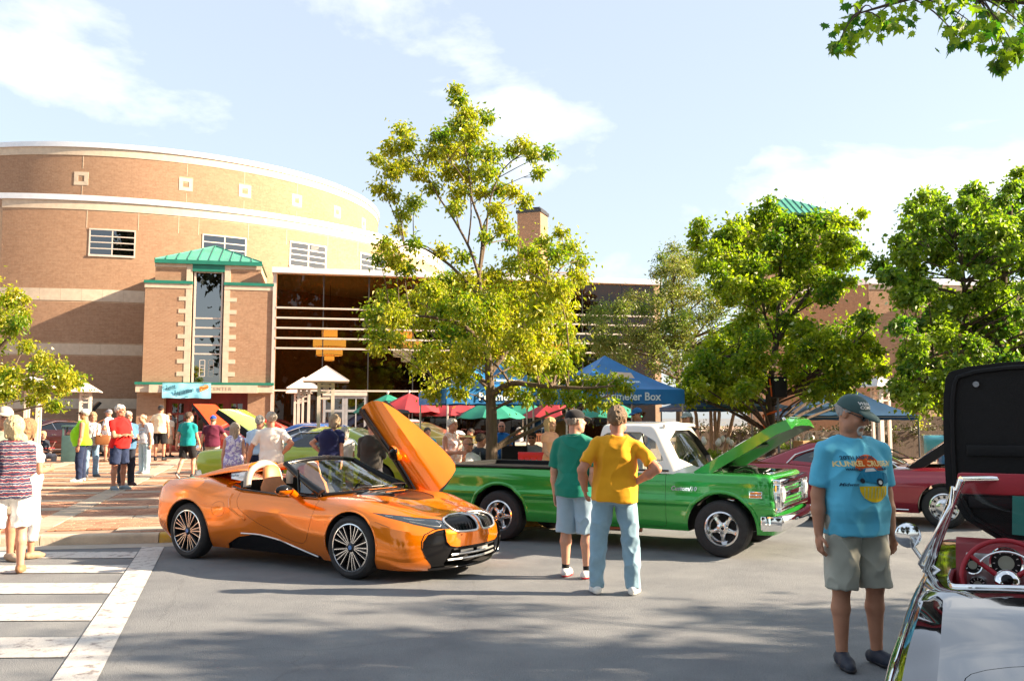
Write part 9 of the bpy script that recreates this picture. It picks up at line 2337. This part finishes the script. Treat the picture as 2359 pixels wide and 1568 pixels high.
seated('bald man in a bright blue shirt and sunglasses on the phone, right of the trunk', 1156, 21.0, 970, -.15, fat=.35, skin=1, arms=('lap', 'chin'), head=(.1, 0), hair=('bald', GREY), top=('polo', (.01, .14, .40)), bottom=('jeans', (.25, .38, .5)), shoes=((.5, .5, .5), None), specs=(.02, .02, .02), h=.012, seed=25)
seated('man in dark grey seated just left of the pear trunk', 1108, 17.4, 998, 2.2, fat=.4, skin=1, arms=('lap', 'lap'), head=(0, .1), hair=('crop', DARK), top=('tee', (.035, .045, .06)), bottom=('jeans', DEN), shoes=(BLK, None), h=.012, seed=26)
seated('seated woman in grey with dark glasses behind the red chair', 1226, 19.0, 995, -.2, fat=.4, fem=True, skin=1, arms=('lap', 'lap'), head=(0, .05), hair=('crop', DARK), top=('tee', (.30, .30, .32)), bottom=('jeans', DEN), shoes=(BLK, None), specs=(.02, .02, .02), h=.012, seed=27)
p, H = depth_on(1268, 15.9, 963)
person('blonde woman in a peach top with white sleeves, looking right', p, .85, H, .45, True, 0, ('down', ((.1, -.2, -1), (.1, -.75, -.55))), 'stand', 0, 0, (.1, 0), ('long', (.62, .42, .20)), ('tee', (.74, .36, .22)), ('capri', (.6, .4, .3)), ((.5, .3, .2), None), h=.010, seed=28, sleeve=.35)
p, H = depth_on(1306, 20.0, 940)
person('man in a mustard brown shirt behind the tent legs', p, .3, H, .35, False, 2, ('front', 'down'), 'stand', 0, 0, (.4, 0), ('crop', DARK), ('polo', (.34, .19, .06)), ('slacks', (.1, .09, .08)), (BLK, None), h=.013, seed=29)
p, H = depth_on(1326, 18.5, 962)
person('grey-haired woman glimpsed left of the black cap', p, .2, H, .3, True, 1, ('down', 'down'), 'stand', 0, 0, (.2, 0), ('short', GREY), ('tee', (.03, .03, .035)), ('slacks', (.1, .1, .1)), (BLK, None), h=.013, seed=30)
p, H = depth_on(1474, 18.0, 940)
person('man in a royal blue cap and slate tee looking down beyond the pickup cab', p, -1.1, H, .3, False, 1, ('front', 'front'), 'stand', .08, 0, (0, .25), ('crop', DARK), ('tee', (.07, .13, .22)), ('jeans', DEN), (BLK, None), cap=((.02, .13, .38), None, 0), h=.012, seed=31)
p, H = depth_on(1583, 16.6, 950)
person('person in a grey cap and black tank top beyond the pickup windscreen', p, -.5, H, .3, True, 1, ('down', 'down'), 'stand', 0, 0, (-.2, 0), ('bob', BROWN), ('tank', (.015, .015, .018)), ('jeans', DEN), (BLK, None), cap=((.26, .30, .30), None, 0), h=.012, seed=32)
seated('woman in a dark top seated in the red camp chair by the left lamp', 101, 30.4, 993, 1.0, fat=.3, fem=True, skin=0, arms=('lap', 'lap'), head=(0, 0), hair=('bob', (.58, .40, .2)), top=('tee', (.02, .025, .04)), bottom=('capri', (.40, .38, .40)), shoes=((.7, .68, .65), None), h=.015, seed=33)
for i, (x, Y, yh, c, lab) in enumerate(((985, 24.0, 984, (.03, .32, .42), 'diner in turquoise under the red umbrella'), (1012, 28.2, 988, (.10, .10, .05), 'diner in olive at the shaded terrace tables'), (1030, 28.6, 986, (.03, .03, .035), 'diner in black at the shaded terrace tables'), (1085, 28.0, 986, (.45, .45, .47), 'diner in pale grey left of the trunk on the shaded terrace'), (1196, 27.2, 984, (.30, .30, .33), 'diner in grey right of the trunk on the shaded terrace'), (1283, 27.6, 984, (.30, .08, .05), 'diner in rust behind the blonde woman on the terrace'))):
 seated(lab, x, Y, yh, .4 - i * .5, fat=.35, skin=1, arms=('lap', 'lap'), head=(0, 0), hair=('crop', (DARK, GREY, BROWN)[i % 3]), top=('tee', c), bottom=('jeans', DEN), shoes=(BLK, None), h=.016, seed=40 + i, group='diners on the shaded terrace')
# laptop and papers on the folding table
q = on_plaza(1128, 17.25); t = thing('laptop', 'grey laptop on the folding table left of the pear trunk', 'laptop', (q.x, q.y, q.z + .755), .4); MB().bbox((0, 0, .008), (.34, .24, .016), .004).build('base', M_pold, t); MB().bbox((0, .125, .125), (.34, .012, .23), .004, rot=Matrix.Rotation(-.2, 3, 'X')).build('screen_lid', M_pold, t)
